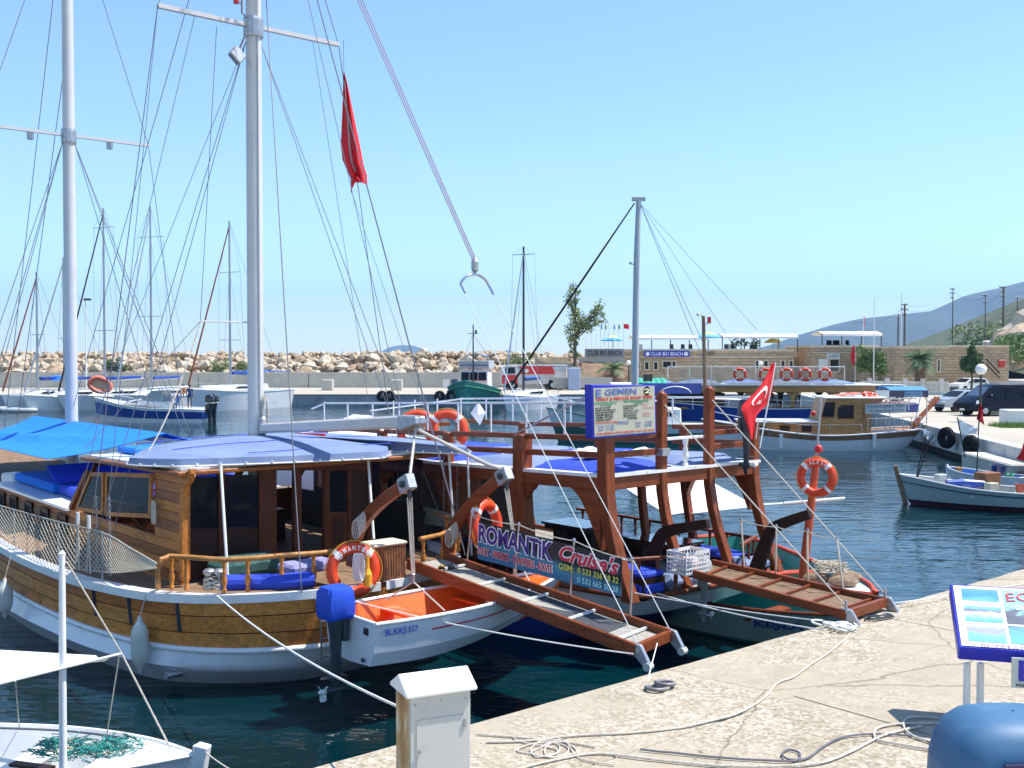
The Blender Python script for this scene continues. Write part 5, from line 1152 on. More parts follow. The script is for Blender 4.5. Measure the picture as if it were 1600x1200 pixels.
MB().lathe(DF(-.02, .35, .86), [(.03, 0), (.03, .02)], 10, -P3).build('drain_plug', M_greymetal, D)
outboard('outboard_motor', 'outboard motor under a bright blue cover on the transom of the white dinghy', DF(-.14, -.05, 1.10), -P3, mat('cover_blue', (.005, .06, .50), .6, var=.1, vs=5, bump=.5, bs=9), M_greymetal, .92, True)
# ================================================================== THE MIDDLE EXCURSION BOAT WITH THE UPPER DECK
hb = RF(-2.6, 5.05, 0); h2 = RF.U
class FrS(Fr):                                   # the deck line falls gently towards amidships
    def __call__(s, t, v, z): return Fr.__call__(s, t, v, z - (.035 * min(max(t, 0), 7) if z > 2.6 else 0))
BF = FrS((hb.x, hb.y), h2); BU = Vector((BF.U[0], BF.U[1], 0)); BP = Vector((BF.P[0], BF.P[1], 0))
B = thing('excursion_boat', 'red-brown wooden excursion boat with a railed sun deck on tall posts, in the middle', 'boat', BF(4, 0, 0), BF.rz)
sh = [(-.75, 0, 1.05), (-.72, .9, 1.05), (-.62, 1.5, 1.05), (-.1, 1.78, 1.03), (1.5, 1.88, 1.0), (4, 1.92, 1.0), (8, 1.85, 1.1), (11, 1.5, 1.4), (13.5, .6, 1.9), (15, 0, 2.2)]
m1 = [(-.35, 0, .66), (-.32, .8, .66), (-.2, 1.4, .66), (.3, 1.70, .66), (1.6, 1.8, .64), (4, 1.85, .62), (8, 1.8, .66), (11, 1.3, .8), (13.3, .5, 1.1), (14.6, 0, 1.4)]
w1 = [(.9, 0, 0), (.95, .6, 0), (1.05, 1.1, 0), (1.3, 1.5, 0), (2.2, 1.85, 0), (4, 2.0, 0), (8, 1.85, 0), (11, 1.1, 0), (12.8, .3, 0), (13.6, 0, 0)]
k1 = [(1.6, 0, -.7), (1.6, .3, -.7), (1.7, .5, -.7), (2, .7, -.7), (2.6, .9, -.7), (4, 1.1, -.7), (8, 1.0, -.7), (10, .6, -.7), (12, .1, -.7), (13, 0, -.7)]
hull_part(BF, 0, sh, m1, 60, 3).build('upper_hull', M_hullwhite, B, smooth=True)
hull_part(BF, 0, m1, w1, 60, 4).build('lower_hull', M_blueb, B, smooth=True); hull_part(BF, 0, w1, k1, 40, 2).build('keel', M_anti, B)
bandtube(BF, 0, sh, .04, out=.01).build('cap_rail', M_red, B, smooth=True)
mb = MB().grid([[BF(q[0] + .04, s_ * max(q[1] - .04, 0), .97) for q in (cr(sh, i / 50) for i in range(51))] for s_ in (-1, 0, 1)]); mb.build('deck', M_deck, B)
UD0, UD1, US = 0.0, 9.0, 1.92
def curvepost(t_, s_, zt, zb=1.0, kick=.5, w_=.15, out=0.0, m=M_redz, name='post', lean=0):
    mb = MB(); n_ = 8; P_ = []
    for i in range(n_ + 1):
        f = i / n_; z_ = zt + (zb - zt) * f; q = max(0, (2.8 - z_) / 1.8) ** 1.7; P_.append(BF(t_ - kick * q, s_ + out * q, z_))
    rows = [[p_ + BU * a * w_ / 2 + BP * b * w_ / 2 for a, b in ((-1, -1), (1, -1), (1, 1), (-1, 1))] for p_ in P_]
    mb.grid(rows, True); mb.f.append((0, 3, 2, 1)); m0 = n_ * 4; mb.f.append((m0, m0 + 1, m0 + 2, m0 + 3)); return mb.build(name, m, B, bevel=.012)
curvepost(0, -1.88, 3.58, kick=.55, w_=.21); curvepost(-.02, -.60, 4.14, kick=.6, w_=.15); curvepost(-.02, .62, 4.2, kick=.6, w_=.15); curvepost(0, 1.88, 3.62, kick=.55, w_=.17)
for s_, zt in ((-.60, 4.14), (.62, 4.2)): MB().lathe(BF(-.02, s_, zt), [(.085, -.01), (.09, .02), (.05, .07), (.01, .09)], 12).build('post_cap', M_redz, B, smooth=True)
for t_ in (2.0, 4.1, 6.3, 8.6): curvepost(t_, -1.88, 3.52, kick=.2 if t_ < 4 else .05, w_=.25 if t_ < 3 else .17)
for t_ in (1.6, 3.9, 6.3, 8.6): curvepost(t_, 1.86, 3.52, kick=.35, w_=.14)
curvepost(1.5, 0.55, 2.8, kick=.25, w_=.13); curvepost(3.6, -.4, 2.8, kick=.1, w_=.13)
def bracket(t_, s_, d, L=.6, H=.75, th_=.12, m=M_red):
    pts = [BF(t_, s_, 2.72), BF(t_ + d * L, s_, 2.72)] + [BF(t_ + d * L * (1 - math.sin(a_)), s_, 2.72 - H + H * (math.cos(a_)) * 1.0 if False else 2.72 - H * math.sin(a_) ** 1.6) for a_ in [PI / 2 * i / 8 for i in range(9)]][1:]
    return MB().prism([p_ - BP * th_ / 2 for p_ in pts], BP * th_).build('bracket', m, B)
for t_ in (2.0, 4.1, 6.3):
    bracket(t_ + .06, -1.88, 1, .55, .9); bracket(t_ - .06, -1.88, -1, .38, .55)
bracket(.06, -1.88, 1, .75, 1.0); bracket(8.54, -1.88, -1, .5, .8); bracket(1.5, 1.86, -1, .4, .6); bracket(.06, 1.88, 1, .45, .7)
# upper deck: beams, white skin, rails
mb = MB()
for s_ in (-1, 1): mb.beam(BF(-.02, s_ * US, 2.78), BF(9, s_ * US, 2.80), .10, .20)
mb.beam(BF(-.02, -US, 2.78), BF(-.02, US, 2.78), .10, .20); mb.beam(BF(9, -US, 2.8), BF(9, US, 2.8), .1, .2); mb.build('deck_beam', M_red, B, bevel=.01)
mb = MB(); mb.prism([BF(-.10, -US - .06, 2.885), BF(9.05, -US - .06, 2.885), BF(9.05, US + .06, 2.885), BF(-.10, US + .06, 2.885)], (0, 0, .05)); mb.build('sun_deck', M_white, B)
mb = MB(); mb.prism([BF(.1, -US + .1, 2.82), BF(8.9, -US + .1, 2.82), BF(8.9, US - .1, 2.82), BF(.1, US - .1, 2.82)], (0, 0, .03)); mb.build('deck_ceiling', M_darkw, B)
def rail(a, b, z_, h_=.10, w_=.06, m=M_red, name='rail'): return MB().beam(BF(a[0], a[1], z_), BF(b[0], b[1], z_), w_, h_).build(name, m, B, bevel=.008)
for z_, h_ in ((3.23, .10), (3.50, .09)):
    for s_ in (-1.88, 1.88):
        for a, b in ((0.09, 1.9), (2.1, 4.0), (4.2, 6.2), (6.4, 8.5)): rail((a, s_), (b, s_), z_, h_)
    rail((0, -1.80), (0, -.69), z_, h_); rail((0, .70), (0, 1.80), z_ - (.03 if z_ > 3.3 else 0), h_)
rail((9.0, -1.88), (9.0, 1.88), 3.4)
MB().box(BF(-.04, -.61, 3.22), (.20, .19, .12), BF.rz).build('clamp_block', M_galv, B)
rail((0, -.5), (0, .5), 3.42, .05, .05, M_white, 'cross_rail'); m1_ = MB(); baluster(m1_, BF(.02, .05, 2.93), .48, .045); m1_.build('baluster', M_white, B, smooth=True)
# tubular guard rails above
SR = M_white
for s_, e in ((-1.88, 9.4), (1.88, 12.2)):
    MB().tube([BF(-.0, s_, 3.54), BF(0, s_, 4.02), BF(.08, s_, 4.06), BF(8.5, s_, 4.02), BF(e, s_ * .9, 3.86 if s_ < 0 else 3.6)], .021, 6).build('guard_rail', SR, B, smooth=True)
    t_ = .95
    while t_ < e - .4: MB().tube([BF(t_, s_, 3.5 if t_ < 9 else 3.0), BF(t_, s_, 4.05 - (.06 * max(0, t_ - 8.5)))], .017, 6).build('guard_post', SR, B); t_ += .95
MB().tube([BF(0, -1.88, 4.04), BF(0, -.7, 4.06)], .021, 6).build('guard_rail', SR, B); MB().tube([BF(0, .7, 4.06), BF(0, 1.9, 4.0)], .021, 6).build('guard_rail', SR, B)
MB().tube([BF(2.2, -1.88, 3.52), BF(.1, -1.86, 4.3)], .018, 6).build('sign_strut', M_galv, B)
# cushions on the sun deck
lab_ = ['leftmost', 'second', 'third', 'fourth', 'last']
for k, t_ in enumerate((.12, 2.1, 4.1, 6.1)):
    for j, s_ in enumerate((-.98, .98)):
        mb = MB(); L = 1.9; w_ = 1.55
        rows = [[BF(t_ + L * i / 8, s_ - w_ / 2 + w_ * q / 6, 2.95 + .13 * (1 - (abs(i / 4 - 1)) ** 8) * (1 - abs(q / 3 - 1) ** 8) + .012 * noise.noise(Vector((i, q, k * 3 + j)))) for i in range(9)] for q in range(7)]
        mb.thick(rows, (0, 0, -.03)); solo(mb, 'sun_pad', M_bluecan if (k + j) % 2 else M_bluecush, 'blue sun deck mattress, %s from the stern, %s row of the middle boat' % (('first', 'second', 'third', 'fourth')[k], 'port' if j == 0 else 'starboard'), 'mattress', 'blue sun deck mattresses', smooth=40)
for k, (t_, s_, q) in enumerate(((.9, -1.0, .3), (.6, -.2, .0), (1.5, -.6, -.3))):
    rows = [[BF(t_ + .5 * i / 5, s_ - .35 + .7 * j / 5, 3.10 + .12 * noise.noise(Vector((i * .8, j * .8, k * 5))) + .08) for i in range(6)] for j in range(6)]
    mb = MB().thick(rows, (0, 0, -.05)); solo(mb, 'crumpled_cover', mat('black_white_cloth', (.5, .5, .5), .8, var=1.0, vs=3.5) if k else M_white, ('white crumpled cover lying on the sun deck behind the price board', 'black and white cloth heap behind the price board near the tall post', 'black and white cloth heap behind the price board, farther forward')[k], 'cover', smooth=True)
c = BF.onS(747, 647, .3); rr_ = thing('radar_reflector', 'grey white diamond radar reflector hanging above the middle boat sun deck', 'reflector', c); mb = MB(); mb.add([c + Vector(q) * .2 for q in ((0, 0, 1.3), (.8, .2, .1), (0, .8, 0), (-.8, -.2, .1), (0, -.8, 0), (.2, 0, -1.2))], [(0, 1, 2), (0, 2, 3), (0, 3, 4), (0, 4, 1), (5, 2, 1), (5, 3, 2), (5, 4, 3), (5, 1, 4)]).build('panels', M_pale, rr_)
# orange lifebuoys standing on the sun deck edge
for k, (px, py) in enumerate(((652, 670), (698, 671))):
    c = BF.onS(px, py + 3, -1.55); lifebuoy('lifebuoy', ('left' if k == 0 else 'right') + ' of the two orange lifebuoys standing behind the boom end', c, (-.1, -1, .15), (0, 0, 1), .42, .085)
# lower deck furniture
def pad(name, lab, c, size, m, rz=BF.rz, cat='cushion', bev=.05, gr=None):
    return solo(MB().box(c, size, rz), name, m, lab, cat, gr, bevel=bev)
def table(lab, c, sx, sy, h_=.62):
    th = thing('table', lab, 'table', c, BF.rz, 'varnished tables on the middle boat'); MB().box(c + Vector((0, 0, h_)), (sx, sy, .045), BF.rz).build('tabletop', mat('varnish_dark', (.06, .02, .015), .12, var=.3, coat=.8), th, bevel=.01)
    MB().box(c + Vector((0, 0, h_ - .06)), (sx * .9, sy * .9, .08), BF.rz).build('apron', M_darkw, th)
    for a in (-.4, .4): MB().box(c + BU * a * sx + Vector((0, 0, h_ / 2 - .03)), (.08, .3, h_ - .08), BF.rz).build('leg', M_darkw, th)
table('glossy varnished table near the stern of the middle boat', BF(.55, .15, .97), 1.1, .8); table('glossy varnished table amidships on the middle boat', BF(2.9, .3, .97), 1.2, .8)
for k, (t_, s_, L_) in enumerate(((.6, 1.45, 1.9), (3.3, 1.45, 2.4), (.2, -1.35, 1.5), (3.0, -1.4, 2.2))):
    c = BF(t_, s_, 1.2 if s_ < 0 else 1.08); th = thing('bench', 'navy upholstered bench on the %s side of the middle boat, %s' % ('far' if s_ > 0 else 'near', 'by the stern' if t_ < 2 else 'amidships'), 'bench', BF(t_, s_, .97), BF.rz)
    MB().box(c + Vector((0, 0, -.06)), (L_, .5, .34), BF.rz).build('base', M_darkw, th); MB().box(c + Vector((0, 0, .16)), (L_, .5, .1), BF.rz).build('seat', M_navy if t_ > 2 else M_bluecush, th, bevel=.03)
    if s_ > 9: MB().box(c + BP * (.2 if s_ > 0 else -.2) + Vector((0, 0, .36)), (L_, .1, .36), BF.rz).build('backrest', M_navy, th, bevel=.04)
pad('cushion', 'lilac blue roll cushion at the stern edge of the middle boat under the crate', BF(-.38, -.55, 1.16), (.4, .9, .24), M_bluecan, bev=.1)
pad('cushion', 'dark blue square cushion beside the roll cushion at the middle boat stern', BF(-.35, -1.35, 1.14), (.45, .55, .26), M_bluecush, bev=.08)
pad('cushion', 'pale blue cushion at the far stern corner of the middle boat', BF(-.3, 1.35, 1.16), (.5, .8, .26), M_bluecan, bev=.1)
# far and stern balustrades
def railrun(a, b, z0, z1, n_, wood_, B_=B, w_=.06):
    MB().beam(Vector((a.x, a.y, z1)), Vector((b.x, b.y, z1)), w_, .05).build('hand_rail', wood_, B_, bevel=.008)
    for i in range(n_):
        q = a.lerp(b, (i + .5) / n_); m_ = MB(); baluster(m_, Vector((q.x, q.y, z0)), z1 - z0 - .02, .028); m_.build('baluster', wood_, B_, smooth=True)
railrun(BF(4.5, 1.82, 0), BF(-.15, 1.66, 0), 1.0, 1.57, 12, M_red)
railrun(BF(-.25, 1.65, 0), BF(-.62, .75, 0), 1.05, 1.6, 3, M_red); railrun(BF(-.3, -1.65, 0), BF(-.66, -.75, 0), 1.05, 1.6, 3, M_red); railrun(BF(4.5, -1.82, 0), BF(.5, -1.78, 0), 1.0, 1.5, 9, M_red)
# cabin in the fore part
mb = MB(); mb.prism([BF(6.1, -1.5, .97), BF(9.2, -1.4, .97), BF(9.2, 1.4, .97), BF(6.1, 1.5, .97)], (0, 0, 1.6)); mb.build('cabin', M_darkw, B)  # shade under the sun deck is put into this near-black colour
for t_ in (6.4, 7.9):
    f = MB().prism([BF(t_, -1.53, 1.8), BF(t_ + 1, -1.53, 1.8), BF(t_ + 1, -1.53, 2.5), BF(t_, -1.53, 2.5)], BP * .03).build('window', M_redz, B); MB().prism([BF(t_ + .07, -1.545, 1.87), BF(t_ + .93, -1.545, 1.87), BF(t_ + .93, -1.545, 2.43), BF(t_ + .07, -1.545, 2.43)], BP * .02).build('pane', M_glass, f)
f = MB().prism([BF(6.07, -.4, 1.0), BF(6.07, .5, 1.0), BF(6.07, .5, 2.6), BF(6.07, -.4, 2.6)], BU * .03).build('door', M_redz, B)
mb = MB(); mb.prism([BF(9.1, -1.6, 1.2), BF(12.3, -1.2, 1.35), BF(12.3, 1.2, 1.35), BF(9.1, 1.6, 1.2)], (0, 0, 1.5)); mb.build('fore_cabin', M_white, B, bevel=.06)
rows = [[BF(9.0 + 3.6 * i / 8, -1.7 + 3.4 * j / 6, 2.95 + .25 * (1 - (j / 3 - 1) ** 2) * (1 - .5 * i / 8) + .55 * math.exp(-((i - 5) / 2.0) ** 2) * math.exp(-((j - 4.5) / 1.3) ** 2)) for i in range(9)] for j in range(7)]
mb = MB().thick(rows, (0, 0, -.02)); solo(mb, 'white_awning', M_inkw, 'white cloth awning peaked over the fore deck of the middle boat', 'awning', smooth=True)
# price board
def onT(px, py, t_=-2.78): return RF.onT(px, py, t_)
pb = thing('price_board', 'blue framed price board listing boat trips, on the middle boat sun deck rail', 'sign', onT(977, 690), RF.rz)
c4 = [onT(926, 686), onT(1026, 678), onT(1024, 602), onT(924, 601)]
MB().prism(c4, U3 * .16).build('box', M_signblue, pb, bevel=.01)
rt = (c4[1] - c4[0]).normalized(); upv = (c4[3] - c4[0]).normalized(); W_ = (c4[1] - c4[0]).length; H_ = ((c4[3] - c4[0]).length + (c4[2] - c4[1]).length) / 2; cc = (c4[0] + c4[1] + c4[2] + c4[3]) / 4 - U3 * .008
MB().add([cc + rt * a * W_ * .475 + upv * b * H_ * .46 for a, b in ((-1, -1), (1, -1), (1, 1), (-1, 1))], [(0, 1, 2, 3)]).build('panel', M_signw, pb)
def bt_(s, x, y, w_, h_, m, bold=.0, arc=0): 
    return text(s, cc - U3 * .004 + rt * (x - .5) * W_ * .94 + upv * (.5 - y) * H_ * .92, rt, upv, w_ * W_ * .94, h_ * H_ * .92, m, pb, 'lettering', bold=bold, arc=arc)
M_ib2 = mat('sign_lettering_blue', (.10, .16, .42), .6, var=0)
bt_('E', .07, .115, .09, .17, M_ib2, .02); bt_('GEMEN', .43, .10, .52, .125, M_ib2, .02, .5)
MB().lathe(cc - U3 * .003 + rt * (.87 - .5) * W_ * .94 + upv * (.5 - .10) * H_ * .92, [(.075, 0), (.075, .002), (.0, .002)], 24, -U3).build('black_disc', M_ink, pb); cc = cc - U3 * .008; bt_('2', .87, .10, .10, .10, mat('sign_cream_ink', (.7, .68, .4), .6, var=0), .03)
cc = cc + U3 * .008; bt_('DAILY & PRIVATE BOAT TRIPS', .5, .235, .92, .075, M_inkr, .02)
bt_('KALKAN BAY', .19, .31, .36, .042, M_inkg, .02); bt_('TOURS', .19, .36, .18, .042, M_inkg, .02); bt_('PRIVATE&ORGANIZED', .69, .30, .42, .042, M_inkg, .02); bt_('TOURS', .72, .35, .14, .042, M_inkg, .02)
for i, s_ in enumerate(('BLUE CAVE', 'KAPUTAS BEACH', 'MOUSE ISLAND', 'GERME BEACH', 'CAMEL STONE', 'FIRNAZ BAY')): w_ = .022 * len(s_) + .03; bt_(s_, .02 + w_ / 2, .415 + .05 * i, w_, .036, M_ink, .02)
for i, s_ in enumerate(('KALKAN BAY', 'KEKOVA', 'Sunken City', 'BBQ NIGHT', 'MOONLIGHT', 'CRUISE')): w_ = .018 * len(s_) + .06; bt_(s_, .47 + w_ / 2 + (.06 if i == 5 else 0), .40 + .052 * i, w_, .036, M_ink, .02)
for s_, y in (('Daily', .39), ('Organisation', .46), ('Evening', .57), ('Organise', .62)): w_ = .015 * len(s_) + .02; bt_(s_, .79 + w_ / 2, y, w_, .026, M_inkr)
bt_('LUNCH IS INCLUDED', .195, .72, .36, .036, M_inkr, .01); bt_('PRICE', .46, .745, .18, .055, M_ib2, .01, .4)
bt_('Dep 10.30', .18, .80, .26, .045, M_ib2, .01); bt_('Arr 17.30', .18, .86, .26, .045, M_ib2, .01); bt_('Dep', .71, .77, .09, .042, M_ib2, .01); bt_('9.00', .89, .77, .11, .042, M_ib2, .01); bt_('Arr', .71, .83, .09, .042, M_ib2, .01); bt_('24.00', .88, .83, .13, .042, M_ib2, .01)
bt_('FOR RESERVATION GSM 0535 14 5 5 652 30 64', .51, .945, .96, .042, M_inkr, .015)
# red flag with crescent and star at the stern corner
def flag_draped(name, label, rows_px, conv, m, parent_loc, crescent=None, group=None, staff=None, fold=.05):
    th = thing(name, label, 'flag', parent_loc, 0, group); rows = []; n_ = 12
    # rows_px: (y, x_left, x_right) lists turned into real points by conv
    def P_(u, v):
        q = cr(rows_px, v); p_ = conv(q[1] + (q[2] - q[1]) * u, q[0]); return p_ + Vector((.3, .95, 0)) * fold * math.sin(u * 7 + v * 3)
    for j in range(17): rows.append([P_(i / n_, j / 16) for i in range(n_ + 1)])
    MB().thick(rows, (0, .006, 0)).build('cloth', m, th, smooth=True)
    if crescent:
        (u0, v0, ru, rv, rot) = crescent; mb = MB(); r0 = []; r1 = []
        for i in range(21):
            a_ = -2.35 + 4.7 * i / 20; cA, sA = math.cos(rot), math.sin(rot)
            def E_(x, y): return P_(u0 + (x * cA - y * sA) * ru, v0 + (x * sA + y * cA) * rv) + Vector((0, -.012, 0))
            r0.append(E_(math.cos(a_ + PI), math.sin(a_ + PI))); r1.append(E_(math.cos(a_ + PI) * .78 + .24, math.sin(a_ + PI) * .78))
        mb.thick([r0, r1], (0, -.003, 0)).build('crescent', M_wflag, th)
        mb = MB(); pts = []
        for i in range(10):
            a_ = PI + 2 * PI * i / 10; r_ = .42 if i % 2 == 0 else .17; pts.append(P_(u0 + ((.75 + r_ * math.cos(a_)) * math.cos(rot) - r_ * math.sin(a_) * math.sin(rot)) * ru, v0 + ((.75 + r_ * math.cos(a_)) * math.sin(rot) + r_ * math.sin(a_) * math.cos(rot)) * rv) + Vector((0, -.012, 0)))
        c_ = sum(pts, Vector()) / 10; mb.add(pts + [c_], [(i, (i + 1) % 10, 10) for i in range(10)]); mb.build('star', M_wflag, th)
    if staff: MB().tube(staff, .014, 6).build('staff', M_pale, th)
    return th
cv = lambda x, y: RF.onT(x, y, -3.25)
flag_draped('red_flag', 'large red flag with white crescent and star drooping above the middle boat stern motor', [(568, 1206, 1211), (590, 1196, 1209), (610, 1182, 1206), (628, 1164, 1201), (638, 1158, 1192), (650, 1162, 1182), (668, 1168, 1180), (686, 1173, 1178)], cv, M_redflag, cv(1200, 690), (.50, .36, .25, .13, .9), staff=[cv(1187, 700), cv(1212, 566)], fold=.03)
MB_ = MB().tube([cv(1181, 686), cv(1185, 655)], .01, 5); solo(MB_, 'flag_stay', M_pale, 'thin white rod beside the large red flag', 'rod')
outboard('outboard_motor', 'dark grey outboard motor stowed on the starboard stern rail of the middle boat', RF(-2.80, 6.42, 3.48), -U3, mat('cowl_slate', (.03, .04, .055), .3, var=.2, coat=.3), M_greymetal, .80)
outboard('outboard_motor', 'pale grey outboard motor hanging under the stern of the middle boat', RF(-3.42, 4.55, 1.12), -U3, mat('cowl_pale', (.33, .35, .33), .5, var=.2), mat('leg_pale', (.30, .34, .32), .5, var=.2), .62)
# stern davits of the middle boat
for s_, pts, lab in ((4.15, ((1012, 905), (1018, 880), (1028, 848), (1040, 832), (1062, 826), (1107, 818)), 0), (5.85, ((1176, 905), (1185, 880), (1196, 850), (1206, 828), (1228, 816), (1266, 803)), 1)):
    P_ = [RF.onS(x, y, s_) for x, y in pts]; P_ = [Vector(cr([tuple(q) for q in P_], i / 16)) for i in range(17)]; rows = []
    for i, q in enumerate(P_):
        d = (P_[min(i + 1, 16)] - P_[max(i - 1, 0)]).normalized(); u_ = P3.cross(d).normalized(); h_ = .13 - .055 * i / 16; rows.append([q + u_ * h_ - P3 * .05, q + u_ * h_ + P3 * .05, q - u_ * h_ + P3 * .05, q - u_ * h_ - P3 * .05])
    mb = MB().grid(rows, True); mb.f.append((0, 1, 2, 3)); m0 = len(mb.v) - 4; mb.f.append((m0, m0 + 3, m0 + 2, m0 + 1)); mb.build('davit', M_darkw, B, bevel=.01)
# white plastic crate
cr_ = thing('plastic_crate', 'white slatted plastic crate standing at the head of the right gangway', 'crate', RF(-3.55, 4.05, 1.38), RF.rz)
c0 = RF(-3.5, 4.1, 1.40); sx, sy, sz = .38, .55, .36
def cb_(mb, x, y, z, a, b, c_): mb.box(c0 + U3 * x + P3 * y + Vector((0, 0, z)), (a, b, c_), RF.rz)
mb = MB(); cb_(mb, 0, 0, .01, sx, sy, .02); mb.build('base', M_fender, cr_)
for q in (-1, 1):
    mb = MB()
    for z_ in (.03, .10, .17, .24, .33): cb_(mb, q * sx / 2, 0, z_, .014, sy, .028 if z_ < .3 else .05)
    for i in range(9): cb_(mb, q * (sx / 2 + .004), -sy / 2 + sy * i / 8, sz / 2, .012, .012, sz)
    mb.build('long_side', M_white, cr_)
    mb = MB()
    for z_ in (.03, .10, .17, .24, .33): cb_(mb, 0, q * sy / 2, z_, sx, .014, .028 if z_ < .3 else .05)
    for i in range(7): cb_(mb, -sx / 2 + sx * i / 6, q * (sy / 2 + .004), sz / 2, .012, .012, sz)
    mb.build('end', M_white, cr_)
solo(MB().box(c0 + Vector((0, 0, .14)), (.25, .4, .2), RF.rz + .3), 'cloth_bundle', mat('pink_cloth', (.65, .45, .42), .9, var=.3, vs=9), 'pinkish bundle inside the white plastic crate', 'bundle', bevel=.06)
# ================================================================== GANGWAYS
def gangway(label, AL, AR, BL, BR, h_=.17, treads='carpet', nb=5, posts=(), wheels=True, deckz=.03):
    th = thing('gangway', label, 'gangway', (AL + AR + BL + BR) / 4, RF.rz)
    for a, b in ((AL, BL), (AR, BR)): MB().beam(a, b, .055, h_).build('side_beam', M_red, th, bevel=.01)
    dn = Vector((0, 0, -.02)); sd_ = (AR - AL).normalized()
    n_ = 12 if treads == 'carpet' else 0
    if treads == 'carpet':
        mb = MB(); rows = [[(AL.lerp(BL, f)).lerp(AR.lerp(BR, f), g_) + dn for g_ in (.04, .96)] for f in (.0, .985)]; mb.thick(rows, (0, 0, -.03)); mb.build('walkway', mat('walkway_board', (.30, .28, .24), .9, var=.2, vs=9), th)
        mb = MB(); rows = [[(AL.lerp(BL, f)).lerp(AR.lerp(BR, f), g_) + Vector((0, 0, -.012)) for g_ in (.32, .88)] for f in (.33, .86)]; mb.thick(rows, (0, 0, -.006)); mb.build('dark_strip', mat('strip_dark', (.05, .055, .065), .95, var=.3, vs=20), th)  # dark strip over part of the walkway, towards the far beam
    else:
        for i in range(9):
            g0, g1 = .04 + .92 * i / 9 + .006, .04 + .92 * (i + 1) / 9 - .006; rows = [[(AL.lerp(BL, f)).lerp(AR.lerp(BR, f), g_) + dn for g_ in (g0, g1)] for f in (.0, .985)]; MB().thick(rows, (0, 0, -.025)).build('slat', M_capw, th)
    for i in range(nb):
        f = (i + .6) / nb; a = AL.lerp(BL, f) + Vector((0, 0, .012)); b = AR.lerp(BR, f) + Vector((0, 0, .012)); MB().beam(a.lerp(b, .04), a.lerp(b, .96), .035, .03).build('tread_batten', M_red if treads != 'carpet' else M_pale, th)
    MB().beam(BL, BR, .07, .13).build('end_beam', M_red, th)
    for q in (BL, BR):
        d = (BL - AL).normalized(); w_ = MB().prism([q - d * .1 + Vector((0, 0, .08)), q + d * .08 + Vector((0, 0, .08)), q + d * .24 + Vector((0, 0, -.14)), q + d * .14 + Vector((0, 0, -.18)), q - d * .1 + Vector((0, 0, -.02))], sd_ * .07).build('wheel_bracket', M_galv, th, bevel=.008)
        MB().lathe(q + d * .19 + Vector((0, 0, -.15)) - sd_ * .02, [(.03, 0), (.05, .0), (.05, .11), (.03, .11)], 14, sd_).build('roller', M_fender, w_)
    pp = []
    for (pb_, pt) in posts: MB().tube([pb_, pt], .017, 8).build('stanchion', M_chrome, th); MB().lathe(pt, [(.02, 0), (.026, .015), (.01, .04)], 8).build('stanchion_knob', M_chrome, th); pp.append(pt)
    for a, b in zip(pp[:-1], pp[1:]): MB().tube(catenary(a, b, .03), .009, 5).build('guard_rope', M_rope, th)
    return th
AL, AR, BL, BR = RF(-1.15, .38, 1.66), RF(-.95, 1.22, 1.62), gz(992, 1016, 1.18), gz(1046, 993, 1.20)
def onfar(x, y): # a point on the vertical plane above the far beam
    n_ = Vector((BR.y - AR.y, AR.x - BR.x, 0)); r_ = Vector(ray(x, y)); o_ = Vector((0, 0, CH)); k = (AR - o_).dot(n_) / r_.dot(n_); return o_ + r_ * k
g1 = gangway('wooden gangway with grey tread strip slanting from the big gulet to the quay', AL, AR, BL, BR, posts=[(onfar(728, 898), onfar(738, 803)), (onfar(805, 911), onfar(811, 820)), (onfar(891, 943), onfar(897, 845)), (onfar(985, 980), onfar(988, 875))])
# banner
bn = thing('banner', 'long dark banner reading Romantik Cruise\'s tied to the gangway rail of the big gulet', 'banner', onfar(860, 905), 0)
TL, TR, BRb, BLb = onfar(748, 813), onfar(973, 873), onfar(971, 932), onfar(746, 873)
M_ban, n, l, p = nodemat('banner_print', .55)
tc = n.new('ShaderNodeTexCoord').outputs['Generated']; sp = n.new('ShaderNodeSeparateXYZ'); l.new(tc, sp.inputs[0])
nz_ = noisen(n, l, tc, 5, 8, .7)
vv_ = math_(n, l, 'ADD', sp.outputs[2], math_(n, l, 'MULTIPLY', nz_, .35)); vv_ = math_(n, l, 'ADD', vv_, math_(n, l, 'MULTIPLY', sp.outputs[0], .55))
l.new(ramp(n, l, vv_, [(.62, (.02, .14, .28)), (.82, (.05, .22, .34)), (.95, (.015, .05, .06)), (1.15 if False else 1.0, (.01, .015, .02))]), p.inputs['Base Color'])
rows = []
fn = (TR - TL).cross(BLb - TL).normalized()
if fn.y > 0: fn = -fn
for j in range(7):
    rows.append([TL.lerp(TR, i / 30).lerp(BLb.lerp(BRb, i / 30), j / 6) + fn * (.008 * math.sin(i * .9) ) - Vector((0, 0, .012 * math.sin(PI * ((i / 30 * 3) % 1)) if j == 0 else 0)) for i in range(31)])
MB().thick(rows, fn * -.004).build('cloth', M_ban, bn, smooth=True)
def bx(u, v): return TL.lerp(TR, u).lerp(BLb.lerp(BRb, u), v) + fn * .018
def btx(s_, u0, u1, v0, v1, m, bold=.02, shear=0, back=None, arc=0):
    c = bx((u0 + u1) / 2, (v0 + v1) / 2); rt_ = bx(u1, (v0 + v1) / 2) - bx(u0, (v0 + v1) / 2); up_ = bx((u0 + u1) / 2, v0) - bx((u0 + u1) / 2, v1)
    if rt_.cross(up_).dot(fn) < 0: pass
    if back: text(s_, c - fn * .004, rt_, up_, rt_.length * 1.02, up_.length * 1.1, back, bn, 'lettering_outline', bold=bold + (.045 if up_.length > .15 else .022), shear=shear, arc=arc)
    return text(s_, c, rt_, up_, rt_.length, up_.length, m, bn, 'lettering', bold=bold, shear=shear, arc=arc)
